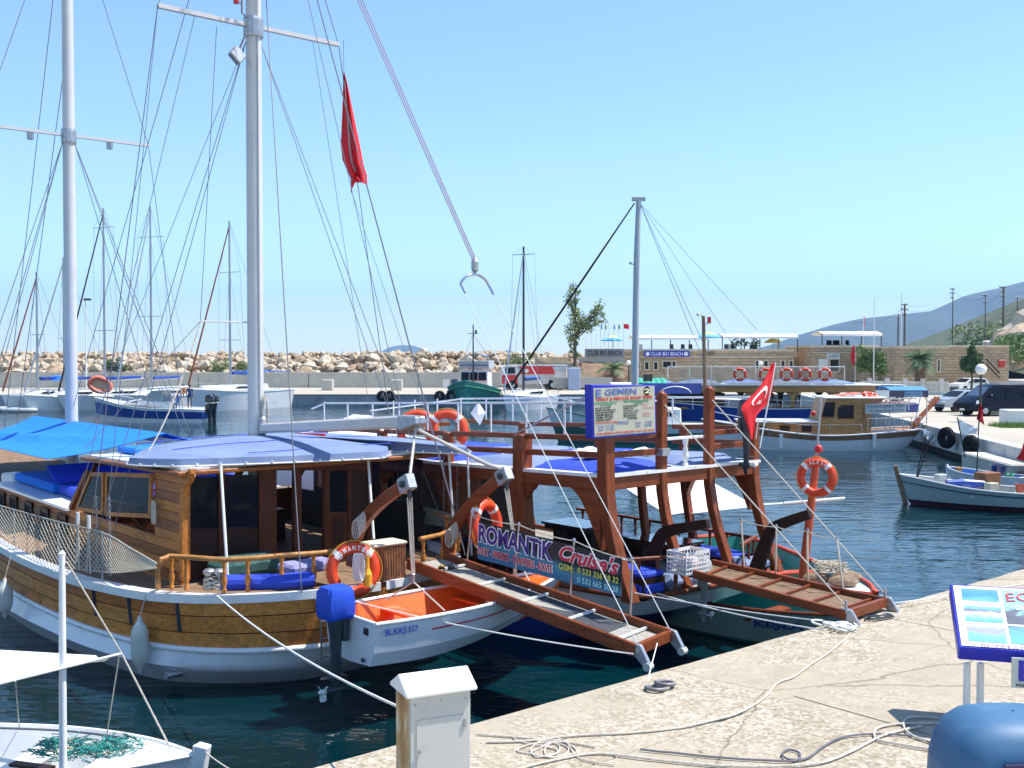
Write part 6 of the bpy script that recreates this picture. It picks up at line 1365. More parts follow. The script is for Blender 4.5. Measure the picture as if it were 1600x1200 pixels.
btx('ROMANTiK', .01, .555, .07, .55, M_inkp, .03, back=M_inkw)
btx('DAILY - PRIVATE - CHARTERS - BOATS', .01, .555, .66, .86, mat('banner_red', (.62, .02, .05), .6, var=0), .02, back=M_inkw)
btx("Cruise's", .60, .985, .04, .46, mat('banner_red', (.62, .02, .05), .6, var=0), .03, .35, back=M_inkw)
M_yg = mat('banner_yellow', (.62, .62, .12), .6, var=0); M_cy = mat('banner_pale', (.35, .72, .80), .6, var=0)
btx('GSM:', .60, .70, .53, .70, M_yg, .02, back=M_ink); btx('0 533 336 18 32', .725, .985, .52, .68, M_yg, .02, back=M_ink); btx('0 532 665 50 28', .725, .985, .76, .92, M_cy, .02, back=M_ink)
for u in (0, 1): 
    q = bx(u, 0); MB().tube([q, onfar(738, 805) if u == 0 else onfar(988, 877)], .006, 4).build('tie', M_ropew, bn)
lifebuoy('lifebuoy', 'orange lifebuoy seen edge-on beside the left end of the long banner', RF(-1.35, 1.75, 2.12), (.86, -.52, .12), (0, 0, 1), .42, .085, words=('', ''))
sh_ = thing('sandals', 'pair of dark sandals with yellow straps lying on the gangway top', 'sandals', gz(697, 888, 1.62))
for dx in (0, .17):
    c = gz(690 + dx * 90, 889, 1.63); MB().lathe(c, [(.05, 0), (.055, .012), (.05, .03)], 10).build('sole', M_black, sh_); MB().tube([c + Vector((-.05, 0, .02)), c + Vector((0, 0, .07)), c + Vector((.05, 0, .02))], .012, 5).build('strap', M_yellow if dx == 0 else M_black, sh_)
AL2, AR2, BL2, BR2 = gz(1077, 895, 1.42), gz(1113, 880, 1.42), gz(1322, 961, 1.22), gz(1383, 941, 1.22)
def onfar2(x, y):
    n_ = Vector((BR2.y - AR2.y, AR2.x - BR2.x, 0)); r_ = Vector(ray(x, y)); o_ = Vector((0, 0, CH)); k = (AR2 - o_).dot(n_) / r_.dot(n_); return o_ + r_ * k
g2 = gangway('red-brown slatted gangway from the middle boat to the quay edge', AL2, AR2, BL2, BR2, h_=.13, treads='slat', nb=6, posts=[(onfar2(1163, 890), onfar2(1158, 812)), (onfar2(1212, 905), onfar2(1213, 823)), (onfar2(1262, 915), onfar2(1262, 830)), (onfar2(1318, 925), onfar2(1308, 842))])
lf = thing('gangway_lift_lines', 'two pale lines holding up the right gangway from the tall posts', 'rope', RF(-4, 5, 2))
for a, b in ((BF(-.08, -.6, 4.0), BL2), (BF(-.08, .62, 4.05), BR2)): MB().tube([a, b + Vector((0, 0, .12))], .011, 5).build('line', M_rope, lf); MB().tube([b + Vector((0, 0, .03)), b + Vector((0, 0, .2))], .022, 6).build('block', M_galv, lf)
# ================================================================== SMALL BOATS
def open_boat(name, label, fr, L, W, z, mo, mi, mt, mlow=None, transom=.62, stripe=None, seats=2, draft=.35, cat='boat', group=None, wlz=.12, full=.9, rub=.028, beamy=None):
    # z = (stern, mid, bow) gunwale heights
    th = thing(name, label, cat, fr(L / 2, 0, 0), fr.rz, group); h_ = W / 2
    g_ = [(0, h_ * transom, z[0]), (L * .2, h_ * .92, z[0] * .6 + z[1] * .4), (L * .45, h_, z[1]), (L * .68, h_ * full, z[1] * .75 + z[2] * .25), (L * .87, h_ * full * .55, z[1] * .3 + z[2] * .7), (L, 0, z[2])]
    md = [(L * .01, h_ * transom * .93, wlz), (L * .2, h_ * .80, wlz), (L * .45, h_ * .88, wlz), (L * .67, h_ * full * .76, wlz), (L * .84, h_ * full * .36, wlz), (L * .955, 0, wlz)]
    kl = [(L * .04, h_ * .15, -draft), (L * .2, h_ * .3, -draft), (L * .45, h_ * .35, -draft), (L * .65, h_ * .25, -draft), (L * .8, h_ * .08, -draft), (L * .9, 0, -draft)]
    mb = hull_part(fr, 0, g_, md, 36, 4); mb.add([fr(g_[0][0], -g_[0][1], g_[0][2]), fr(g_[0][0], g_[0][1], g_[0][2]), fr(md[0][0], md[0][1], md[0][2]), fr(md[0][0], -md[0][1], md[0][2])], [(0, 1, 2, 3)])
    mb.build('hull', mo, th, smooth=40)
    mb = hull_part(fr, 0, md, kl, 30, 2); mb.add([fr(md[0][0], -md[0][1], md[0][2]), fr(md[0][0], md[0][1], md[0][2]), fr(kl[0][0], kl[0][1], kl[0][2]), fr(kl[0][0], -kl[0][1], kl[0][2])], [(0, 1, 2, 3)]); mb.build('bottom', mlow or mo, th, smooth=40)
    fz = max(.1, wlz)
    ig = [(a + (.05 if i == 0 else 0), max(0, b - .05), c - .01) for i, (a, b, c) in enumerate(g_)]; ib = [(a + (.06 if i == 0 else 0) * 1.0, max(0, b - .10), fz + (.25 * (i / 5) ** 3)) for i, (a, b, c) in enumerate(md)]
    mb = hull_part(fr, 0, ig, ib, 30, 2); mb.grid([[fr(q[0], s_ * q[1], q[2]) for q in (cr(ib, i / 30) for i in range(31))] for s_ in (-1, 1)]); mb.add([fr(ig[0][0], -ig[0][1], ig[0][2]), fr(ig[0][0], ig[0][1], ig[0][2]), fr(ib[0][0], ib[0][1], ib[0][2]), fr(ib[0][0], -ib[0][1], ib[0][2])], [(0, 1, 2, 3)])
    mb.build('inside', mi, th, smooth=40)
    mb = MB()
    for q in (-1, 1): mb.tube([fr(a[0], q * max(a[1] + .0, 0), a[2] + .012) for a in (cr(g_, i / 36) for i in range(37))], rub, 6)
    mb.tube([fr(g_[0][0], -g_[0][1], g_[0][2] + .012), fr(g_[0][0], g_[0][1], g_[0][2] + .012)], rub, 6); mb.build('gunwale', mt, th, smooth=True)
    if stripe:
        mb = MB()
        for q in (-1, 1):
            pts = []
            for i in range(31):
                a = cr(g_, i / 30); b = cr(md, i / 30); f = .28; pts.append(fr(a[0] + (b[0] - a[0]) * f, q * max(0, a[1] + (b[1] - a[1]) * f + .012), a[2] + (b[2] - a[2]) * f))
            mb.tube(pts, .022, 5)
        mb.build('rubbing_stripe', stripe, th)
    mb = MB(); mb.beam(fr(L * .965, 0, -.1), fr(L * 1.008, 0, z[2] + .10), .07, .09, up=(fr.U[0], fr.U[1], 0)); mb.build('stem_post', mt, th)
    for k in range(seats):
        t_ = L * (.25 + .4 * k / max(1, seats - 1)) if seats > 1 else L * .4; hw = (cr(g_, .35)[1]); MB().box(fr(t_, 0, z[1] - .16), (.26, W * .86, .04), fr.rz).build('thwart', mt, th)
    th['_'] = 0; del th['_']; return th, g_, md
# KISLA
bow = gz(1333, 966, .62); away = gz(1105, 927, .62); hd = (bow - away).normalized(); pr_ = Vector((-hd.y, hd.x, 0))
L_ = 4.6; o_ = bow - hd * L_ + pr_ * .62 * .0
KF = Fr((o_.x + pr_.x * .45, o_.y + pr_.y * .45), (hd.x - pr_.x * .10, hd.y - pr_.y * .10))
KT, kg, km = open_boat('small_boat', 'pale green small boat lettered KIŞLA lying under the right gangway', KF, L_, 1.5, (.60, .58, .66), M_paleteal, M_teal, M_red, M_teal, wlz=.05)
def kside(t_, f):
    u = min(range(300), key=lambda k: abs(cr(kg, k / 300)[0] - t_)) / 300; a = cr(kg, u); b = cr(km, u); return KF(a[0] + (b[0] - a[0]) * f, a[1] + (b[1] - a[1]) * f + .02, a[2] + (b[2] - a[2]) * f)
a, b, c, d = kside(3.15, .33), kside(4.05, .30), kside(3.6, .1), kside(3.6, .6)
text('KIŞLA', kside(3.6, .38) + Vector((.0, -.07, 0)), b - a, (c - d), .82, .17, M_inkn, KT, 'name_lettering', bold=.03)
# boat with sacks and orange pole
bow = gz(1366, 933, .72); sf = Vector((-.26, .965, 0)).normalized(); o_ = bow + sf * 6.2
OF = Fr((o_.x, o_.y), (-sf.x, -sf.y))
OT, og, om = open_boat('fishing_boat', 'teal and white fishing boat with an orange pole, beyond the middle boat stern', OF, 6.2, 1.9, (.75, .62, .75), M_white, M_teal, M_orange, M_teal, seats=3, rub=.04)
MB().prism([OF(4.6, -.62, .66), OF(4.6, .62, .66), OF(5.6, .3, .70), OF(6.1, 0, .74), OF(5.6, -.3, .70)], (0, 0, .02)).build('fore_deck', M_white, OT)
for k in range(3):
    c = OF(4.9 + .35 * (k % 2), -.3 + .3 * k, .80); rows = []
    for j in range(7):
        a_ = PI * j / 6 - PI / 2; rows.append([c + Vector(((.28 + .04 * noise.noise(Vector((j, i, k)))) * math.cos(a_) * math.cos(2 * PI * i / 10), .2 * math.cos(a_) * math.sin(2 * PI * i / 10), .11 * math.sin(a_) + .02 * noise.noise(Vector((i, j * 2, k))))) for i in range(10)])
    solo(MB().grid(rows, True), 'sack', mat('sack_cloth', (.24, .17, .11), .9, var=.5, vs=8), ('nearest brown sack on the fore deck of the orange-pole boat', 'middle brown sack on the fore deck of the orange-pole boat', 'farthest brown sack on the fore deck of the orange-pole boat')[k], 'sack', smooth=True)
mb = MB(); c = OF(5.0, .1, .98); rr = random.Random(4)
for k in range(26): q = [c + Vector((rr.uniform(-.3, .3), rr.uniform(-.2, .2), rr.uniform(-.06, .14))) for _ in range(5)]; mb.tube(q, .008, 3)
solo(mb, 'net_heap', M_netc, 'tangle of brown fishing net on the sacks', 'net', kind=None)
pB = at(1253, 912, 20.3); pT = at(1276, 712, 20.3); MB().tube([pB, pT], [.085, .065], 10).build('pole', mat('orange_pole', (.62, .09, .02), .45, var=.15), OT, smooth=True)
MB().tube([pT, at(1283, 620, 20.3)], .022, 6).build('antenna', M_galv, OT); MB().lathe(pT + Vector((.02, -.05, .05)), [(.01, 0), (.07, .03), (.08, .08), (.06, .14), (.01, .16)], 12).build('pole_cap', M_red2, OT, smooth=True)
MB().tube([at(1225, 787, 20.5), at(1320, 779, 20.5)], .035, 8).build('boom', M_pale, OT)
lifebuoy('lifebuoy', 'orange lifebuoy hanging on the orange pole beyond the middle boat stern', at(1276, 746, 20.15), (-.45, -1, .0), (0, 0, 1), .365, .075, words=('KALKAN', ''))
cvz = lambda x, y, z_: gz(x, y, z_)
c4 = [gz(955, 748, 2.15), gz(1075, 733, 2.15), gz(1182, 791, 2.0), gz(1045, 806, 1.74)]
rows = []
for j in range(9):
    v_ = j / 8; rows.append([c4[0].lerp(c4[1], i / 12).lerp(c4[3].lerp(c4[2], i / 12), v_) - Vector((0, 0, .12 * math.sin(PI * i / 12) * math.sin(PI * v_) * 1.2)) for i in range(13)])
solo(MB().thick(rows, (0, 0, -.01)), 'white_awning', M_inkw, 'bright white awning sheet sagging over the water behind the middle boat stern posts', 'awning', smooth=True)
solo(MB().tube([gz(1170, 790, 2.02), at(1235, 786, 20.6)], .022, 6), 'awning_spar', M_pale, 'pale spar holding the corner of the white awning sheet', 'spar')
# ================================================================== THINGS ON THE NEAR QUAY
pdv = thing('power_pedestal', 'cream metal pedestal with a white gabled lid and rusty edge on the quay', 'pedestal', gz(680, 1290, QZ))
Yp = 8.7
a = at(641, 1084, Yp); b = at(735, 1066, Yp + .22); rt_ = Vector((b.x - a.x, b.y - a.y, 0)); W_ = rt_.length; rt_.normalize(); bk2 = Vector((-rt_.y, rt_.x, 0)); zt = a.z; o_ = Vector((a.x, a.y, QZ)); D_ = .34
ld2 = Vector((-.30, .95, 0)).normalized()
MB().prism([o_, o_ + rt_ * W_, o_ + rt_ * W_ + bk2 * D_, o_ + bk2 * D_], (0, 0, zt - QZ)).build('body', M_ped, pdv, bevel=.006)
M_rust, n, l, p = nodemat('rusty_paint', .8); tc = n.new('ShaderNodeTexCoord').outputs['Object']; l.new(ramp(n, l, noisen(n, l, tc, 3.5, 7, .7, (1, 1, .35)), [(.42, (.60, .55, .45)), (.50, (.48, .30, .12)), (.62, (.26, .11, .04))]), p.inputs['Base Color'])
MB().prism([o_ - rt_ * .004 + bk2 * .004, o_ - rt_ * .004 + bk2 * (D_ - .004), o_ - rt_ * .004 + bk2 * (D_ - .004) + Vector((0, 0, zt - QZ - .01)), o_ - rt_ * .004 + bk2 * .004 + Vector((0, 0, zt - QZ - .01))], -rt_ * .003).build('side_panel', M_rust, pdv)
ov = .045; h_ = .12; e0 = o_ + Vector((0, 0, zt - QZ)); mb = MB()
g_ = [e0 - rt_ * ov - bk2 * ov, e0 - rt_ * ov + bk2 * (D_ / 2) + Vector((0, 0, h_)), e0 - rt_ * ov + bk2 * (D_ + ov)]
mb.prism([g_[0] - Vector((0, 0, .03)), g_[0], g_[1], g_[2], g_[2] - Vector((0, 0, .03))], rt_ * (W_ + 2 * ov)); mb.build('gabled_lid', M_pedroof, pdv, bevel=.008)
MB().box(o_ + rt_ * W_ * .5 - bk2 * .004 + Vector((0, 0, .45)), (W_ * .8, .006, .6), math.atan2(rt_.y, rt_.x)).build('hatch', M_ped, pdv)
for z_ in (.25, .68): MB().box(o_ + rt_ * W_ * .9 - bk2 * .012 + Vector((0, 0, z_)), (.02, .014, .07), math.atan2(rt_.y, rt_.x)).build('hinge', M_galv, pdv)
MB().lathe(o_ + rt_ * W_ * .15 - bk2 * .006 + Vector((0, 0, .5)), [(.016, 0), (.016, .012), (.008, .014)], 10, -bk2).build('lock', M_galv, pdv)
for a_, z_ in ((.08, zt - QZ - .1), (.92, zt - QZ - .1), (.5, zt - QZ - .09)): MB().lathe(o_ + rt_ * W_ * a_ - bk2 * .001 + Vector((0, 0, z_)), [(.009, 0), (.009, .006), (.004, .008)], 8, -bk2).build('screw', M_galv, pdv)
# info board
ib = thing('info_board', 'tilted blue framed display board of boat trip photos on white legs, at the right edge', 'sign', gz(1560, 1120, QZ))
q0 = at(1498, 1012, 10.55); q1 = at(1484, 912, 11.35); upv = (q1 - q0); Hb = upv.length; upv.normalize(); rt_ = (upv.cross(Vector((0, 0, 1)))).normalized(); 
if rt_.x < 0: rt_ = -rt_
nrm = rt_.cross(upv).normalized(); 
if nrm.y > 0: nrm = -nrm
Wb = 1.35; TH2 = .16
MB().prism([q0, q0 + rt_ * Wb, q1 + rt_ * Wb, q1], -nrm * TH2).build('frame_box', M_signblue, ib, bevel=.012)
def ibp(u, v): return q0 + rt_ * Wb * u + upv * Hb * v + nrm * .006
def irect(u0, u1, v0, v1, m, name, off=0): return MB().prism([ibp(u, v) + nrm * off for u, v in ((u0, v0), (u1, v0), (u1, v1), (u0, v1))], nrm * .002).build(name, m, ib)
irect(.022, .978, .03, .965, M_inkw, 'white_sheet')
def photo(nm, stops, sc_=4, seed=0):
    m, n, l, p = nodemat(nm, .35); tc = n.new('ShaderNodeTexCoord').outputs['Generated']; sp = n.new('ShaderNodeSeparateXYZ'); l.new(tc, sp.inputs[0]); v_ = math_(n, l, 'ADD', sp.outputs[2], math_(n, l, 'MULTIPLY', math_(n, l, 'SUBTRACT', noisen(n, l, tc, sc_, 6, .7), .5), .8)); l.new(ramp(n, l, v_, stops), p.inputs['Base Color']); return m
irect(.075, .33, .73, .92, photo('print_sea', [(0, (.15, .45, .7)), (.5, (.03, .25, .6)), (.9, (.08, .3, .65)), (1, (.1, .15, .3))], 2), 'photo_print', .004)
irect(.075, .33, .40, .64, photo('print_boats', [(.1, (.10, .42, .65)), (.4, (.35, .65, .8)), (.55, (.75, .75, .8)), (.7, (.15, .12, .2)), (.9, (.15, .5, .75))], 7), 'photo_print', .004)
irect(.075, .33, .10, .33, photo('print_shore', [(.1, (.12, .45, .65)), (.45, (.2, .5, .7)), (.6, (.35, .35, .4)), (.85, (.3, .33, .38)), (1, (.4, .6, .8))], 5), 'photo_print', .004)
irect(.36, .965, .10, .93, photo('print_bay', [(0, (.10, .42, .65)), (.33, (.1, .35, .6)), (.45, (.06, .08, .12)), (.6, (.10, .12, .16)), (.68, (.3, .62, .8)), (1, (.25, .6, .82))], 2.2), 'photo_print', .004)
irect(.335, .355, .05, .95, M_inkw, 'white_divider', .007); irect(.36, .965, .36, .385, M_inkw, 'white_divider', .007)
text('EGEMEN', ibp(.66, .80) + nrm * .012, rt_, upv, .55 * Wb, .13 * Hb, M_inkr, ib, 'lettering', bold=.0, arc=1.0); text('DAILY BOAT TRIPS', ibp(.66, .64) + nrm * .012, rt_, upv, .45 * Wb, .06 * Hb, M_inkw, ib, 'lettering')
text('RESERVATION', ibp(.36, .055) + nrm * .012, rt_, upv, .4 * Wb, .05 * Hb, mat('pink_print', (.7, .25, .4), .6, var=0), ib, 'lettering')
for px in (1511, 1532):
    a = at(px, 1036, 10.72); MB().box(Vector((a.x, a.y, (a.z + QZ) / 2)), (.05, .05, a.z - QZ), .2).build('leg', M_pale, ib)
a = at(1590, 1036, 10.6)
for dx in (1.1, 1.22): MB().box(Vector((a.x + dx - .45, a.y - .25, (a.z + QZ) / 2)), (.05, .05, a.z - QZ), .2).build('leg', M_pale, ib)
fr0 = at(1530, 1118, 10.9); MB().box(Vector((fr0.x + .65, fr0.y - .1, QZ + .05)), (1.6, .05, .05), -.1).build('foot_bar', M_pale, ib)
tk = thing('ticket_sign', 'small blue and yellow notice hung under the display board at the right edge', 'sign', at(1605, 1075, 10.3)); 
a = at(1581, 1073, 10.35); c = a + Vector((.24, -.06, .16)); rr_ = Vector((.97, -.24, 0)).normalized(); n2 = Vector((-.24, -.97, 0)).normalized()
MB().prism([c + rr_ * x + Vector((0, 0, z_)) for x, z_ in ((-.25, -.17), (.25, -.17), (.25, .12), (-.25, .12))], -n2 * .02).build('plate', mat('notice_grey', (.55, .58, .55), .5), tk)
MB().prism([c + n2 * .004 + rr_ * x + Vector((0, 0, z_)) for x, z_ in ((-.19, -.10), (.21, -.10), (.21, .10), (-.19, .10))], n2 * .004).build('blue_field', M_signblue, tk, bevel=.002)
for s_, z_, w_, m in (('quick', .06, .3, M_yellow), ('BOAT', .0, .24, M_inkw), ('TICKET', -.06, .3, M_yellow), ('FOR INFORMATION', -.14, .42, M_ink)): text(s_, c + n2 * .012 + Vector((0, 0, z_)), rr_, (0, 0, 1), w_, .045 if z_ > -.1 else .025, m, tk, bold=.03)
# rounded blue bin in the corner
bn_ = thing('blue_bin', 'big rounded blue fibreglass bin in the lower right corner', 'bin', Vector((3.35, 6.3, QZ))); c = at(1568, 1200, 6.3); c = Vector((c.x + .05, 6.3, 0))
zt = at(1530, 1124, 6.15).z; M_bin = mat('bin_blue', (.04, .125, .235), .55, var=.15, vs=2, coat=.05, dirt=(.12, .2, .3), dirt_a=.4, dirt_s=4)
rows = []
for k, (z_, r_) in enumerate(((QZ, .40), (QZ + .5, .43), (zt - .42, .445), (zt - .30, .44), (zt - .18, .415), (zt - .09, .365), (zt - .035, .30), (zt - .008, .22), (zt, .12), (zt + .001, .01))):
    rows.append([c + Vector((math.copysign(abs(math.cos(a_)) ** .62, math.cos(a_)) * r_, math.copysign(abs(math.sin(a_)) ** .62, math.sin(a_)) * r_ * .8, z_)) for a_ in [2 * PI * i / 40 + .25 for i in range(40)]])
MB().grid(rows[:4], True).build('body', M_bin, bn_, smooth=60); MB().grid(rows[3:], True).build('lid', M_bin, bn_, smooth=60)
fl_ = [c + Vector((x, -.365, z_)) for x, z_ in ((-.22, zt - .75), (.30, zt - .75), (.30, zt - .22), (.16, zt - .16), (-.22, zt - .17))]; MB().prism(fl_, (0, -.015, 0)).build('shade_panel', M_navy, bn_, bevel=.01)  # navy panel puts the shading of the camera-facing side into colour
# mooring rings
for k, (px, py) in enumerate(((1024, 1075), (1039, 1067))):
    c = gz(px, py, QZ + .025 + .025 * k); th = thing('mooring_ring', ('left and lower' if k == 0 else 'right and upper') + ' of two grey iron rings lying on the quay edge', 'ring', c, 0, 'iron rings on the quay edge')
    MB().tube([c + Vector((.105 * math.cos(a_), .105 * math.sin(a_), .012 * math.cos(a_ + 2))) for a_ in [2 * PI * i / 24 for i in range(24)]], .022, 8, True).build('ring', mat('iron_grey', (.20, .19, .20), .6, .3, var=.3, vs=12), th, smooth=True)
# ropes on the quay
def qrope(label, pts, r=.011, m=None, z_=None, name='rope'):
    P_ = [tuple(gz(x, y, QZ + r)) for x, y in pts]; n_ = len(P_) * 8; q = [Vector(cr(P_, i / n_)) for i in range(n_ + 1)]
    for i, v in enumerate(q): v.z = QZ + r + .004 + .006 * abs(noise.noise(Vector((v.x * 3, v.y * 3, 0))))
    return solo(MB().tube(q, r, 6), name, m or M_rope, label, 'rope')
qrope('pale rope snaking from the knot at the quay edge down to the left', [(1328, 990), (1320, 1000), (1295, 1020), (1265, 1040), (1240, 1058), (1215, 1068), (1195, 1090), (1160, 1112), (1120, 1125), (1060, 1138), (980, 1146), (900, 1150), (830, 1158), (760, 1160)], .012)
qrope('upper loop of the loose hose rope on the quay beside the blue bin', [(1500, 1128), (1460, 1122), (1420, 1122), (1412, 1135), (1425, 1150), (1455, 1160), (1500, 1172)], .012)
qrope('long loose rope running left from the coil beside the blue bin', [(1480, 1130), (1440, 1131), (1400, 1132), (1372, 1138), (1366, 1150), (1376, 1158), (1420, 1166), (1470, 1174)], .012)
qrope('dark thin rope curving along the quay foreground', [(1470, 1170), (1430, 1152), (1370, 1148), (1320, 1152), (1290, 1165), (1262, 1185), (1235, 1188), (1222, 1180), (1232, 1172), (1250, 1178), (1240, 1190), (1180, 1188), (1120, 1184), (1060, 1178), (1000, 1172)], .010, M_wire)
qrope('pale rope along the very bottom of the quay', [(1440, 1135), (1380, 1150), (1330, 1175), (1280, 1193), (1200, 1198), (1110, 1196), (1010, 1186), (930, 1178), (860, 1190), (800, 1205)], .012)
qrope('short frayed rope end near the pedestal', [(745, 1148), (800, 1152), (870, 1158), (930, 1168)], .010)
rq = random.Random(8); P_ = []
for i in range(26): a_ = i * .95; P_.append((845 + 38 * math.cos(a_) * rq.uniform(.5, 1.1) + i * 1.2, 1172 + 13 * math.sin(a_) * rq.uniform(.5, 1.2)))
qrope('loose tangle of thin pale rope on the quay right of the pedestal', [(800, 1152), (815, 1160)] + P_ + [(905, 1185), (960, 1196)], .008)
kn = MB(); rr = random.Random(2)
for k in range(9):
    c = gz(1300 + rr.uniform(-22, 28), 984 + rr.uniform(-5, 5), QZ); kn.tube([c + Vector((.11 * math.cos(a_ * 1.0 + k), .07 * math.sin(a_ + k), .03 + .05 * abs(math.sin(a_ * .5 + k)))) for a_ in [2 * PI * i / 12 for i in range(11)]], .016, 6)
solo(kn, 'rope_knot', M_ropew, 'white tangle of mooring rope knotted at the quay edge by the right gangway', 'rope')
kn = MB()
for k in range(5):
    c = gz(1362 + 6 * k, 970 - k, QZ); kn.tube([c + Vector((.09 * math.cos(a_ + k), .06 * math.sin(a_ + k), .02 + .03 * abs(math.sin(a_ + k)))) for a_ in [2 * PI * i / 10 for i in range(10)]], .016, 6)
solo(kn, 'chain_heap', M_greymetal, 'dark heap of mooring chain under the wheels of the right gangway', 'chain')
# mooring lines
def mline(label, a, b, sag, r=.013, m=None, knots=0):
    o = solo(MB().tube(catenary(a, b, sag, 24), r, 6), 'mooring_line', m or M_ropew, label, 'rope', 'mooring lines'); return o
mline('heavy white mooring line from the big gulet to the cream pedestal', gz(338, 930, 1.42), at(640, 1112, 8.95), .12, .012)
mline('white mooring line crossing under the left gangway', gz(500, 925, 1.45), gz(990, 1022, 1.15), .08, .010)
mline('pale mooring line from the middle boat stern to the knot on the quay', RF(-3.3, 3.6, 1.1), gz(1290, 985, QZ + .05), .05, .012)
mline('second pale mooring line from the middle boat stern, upper one', RF(-3.2, 3.2, 1.15), gz(1330, 975, QZ + .05), .04, .009)
mline('thin line running right from the right gangway wheels', gz(1385, 944, 1.2), gz(1700, 895, QZ), .02, .007)
mline('line hanging from the left gangway end down to the quay edge', gz(1027, 1005, 1.2), gz(1012, 1062, QZ), .0, .007)
# ================================================================== FOREGROUND BOAT, BOTTOM LEFT
bw_ = gz(303, 1184, .72); st0 = gz(-420, 1150, .6); hd = (bw_ - st0).normalized(); WF = Fr(((bw_ - hd * 6.0).x, (bw_ - hd * 6.0).y), (hd.x, hd.y))
WT, wg, wm = open_boat('rowing_boat', 'white open wooden boat in the lower left corner with a mast and net inside', WF, 6.0, 1.75, (.62, .56, .74), M_white, M_white, M_white, M_navy, seats=0, rub=.035, full=.95)
for t_ in (2.2, 3.9): MB().box(WF(t_, 0, .42), (.3, 1.5, .05), WF.rz).build('thwart', M_white, WT, bevel=.01)
MB().prism([WF(5.0, -.55, .66), WF(5.0, .5, .66), WF(5.6, .25, .70), WF(5.95, 0, .74), WF(5.6, -.28, .70)], (0, 0, .03)).build('fore_deck', M_white, WT, bevel=.01)
MB().beam(WF(5.98, 0, .2), WF(6.1, 0, .86), .12, .14, up=(WF.U[0], WF.U[1], 0)).build('stem_head', M_white, WT, bevel=.01)
a = at(98, 1200, 10.6); a.z = .2; b = at(97, 866, 10.6); MB().tube([a, a.lerp(b, .5), b], [.038, .036, .03], 12).build('mast', M_white, WT, smooth=True)
MB().lathe(b, [(.03, 0), (.034, .01), (.01, .035)], 10).build('mast_cap', M_white, WT)
A_ = at(186, 1022, 11.0); Bq = at(-40, 1078, 9.9); C_ = at(-60, 1012, 13.0); 
sp0, sp1 = at(-60, 1083, 9.8), at(190, 1021, 11.0); MB().tube([sp0, sp1], .013, 8).build('awning_spar', M_pale, WT)
rows = []
for j in range(9):
    v_ = j / 8; rows.append([sp0.lerp(sp1, .02 + .9 * i / 14).lerp(C_.lerp(at(150, 1024, 11.4), i / 14), v_) - Vector((0, 0, .05 * math.sin(PI * v_))) for i in range(15)])
solo(MB().thick(rows, (0, 0, -.008)), 'white_awning', M_inkw, 'white cloth awning over the open boat in the lower left corner', 'awning', smooth=True)
for q0, q1, r_ in ((at(104, 878, 10.6), sp1, .009), (sp1, gz(268, 1172, .72), .011), (at(186, 1026, 11), gz(165, 1160, .62), .007), (at(24, 1064, 10.1), gz(30, 1136, .6), .007)): MB().tube([q0, q1], r_, 5).build('guy_rope', M_rope, WT)
MB().tube([WF(1.5, -.1, .62), WF(3.2, .1, .66), WF(4.6, .45, .70)], .022, 8).build('oar', M_white, WT); 
mb = MB(); mb.beam(WF(4.25, .42, .70), WF(4.75, .52, .72), .10, .03); solo(mb, 'oar_handle', M_darkw, 'dark leather-wrapped oar end lying on the open boat', 'oar')
mb = MB(); rr = random.Random(6)
for k in range(170):
    c = WF(4.75 + rr.uniform(-.5, .5), -.1 + rr.uniform(-.22, .2), .68 + rr.uniform(-.05, .08)); mb.tube([c + Vector((rr.uniform(-.14, .14), rr.uniform(-.12, .12), rr.uniform(-.03, .05))) for _ in range(4)], .006, 3)
solo(mb, 'net_heap', mat('net_green', (.02, .22, .20), .9, var=.6, vs=12), 'heap of teal green fishing net in the bow of the white open boat', 'net')
mb = MB()
for k in range(30):
    c = WF(4.7 + rr.uniform(-.3, .5), -.15 + rr.uniform(-.15, .2), .70); mb.tube([c + Vector((rr.uniform(-.10, .10), rr.uniform(-.10, .10), rr.uniform(-.02, .04))) for _ in range(4)], .006, 3)
solo(mb, 'net_heap', M_netc, 'small cream net beside the teal net in the white open boat', 'net')
mline('thin line from the bow of the white open boat to the quay', WF(6.1, 0, .8), at(420, 1230, 9.8), .04, .008, M_rope)
# ================================================================== RIGHT-HAND SMALL FISHING BOATS
b0 = gz(1403, 741, .95); s0 = gz(1720, 768, .66); hd = (b0 - s0).normalized(); FF = Fr((b0.x - hd.x * 6.6, b0.y - hd.y * 6.6), (hd.x, hd.y))
FT_, fg, fmm = open_boat('fishing_boat', 'pale green and dark bottomed fishing boat with upright prow, right side of the harbour', FF, 6.6, 1.9, (.60, .58, .95), mat('hull_palegrey', (.36, .48, .46), .5, var=.1, vs=3, dirt=(.3, .25, .18), dirt_a=.6, dirt_s=3), mat('inside_grey', (.25, .28, .26), .8, var=.2), M_white, mat('bottom_dark', (.06, .012, .03), .6), stripe=M_navy, seats=3, wlz=.16, full=.95, rub=.03)
MB().beam(FF(6.30, 0, -.15), FF(6.68, 0, 1.22), .13, .14, up=(FF.U[0], FF.U[1], 0)).build('prow_post', M_capw, FT_, bevel=.01)
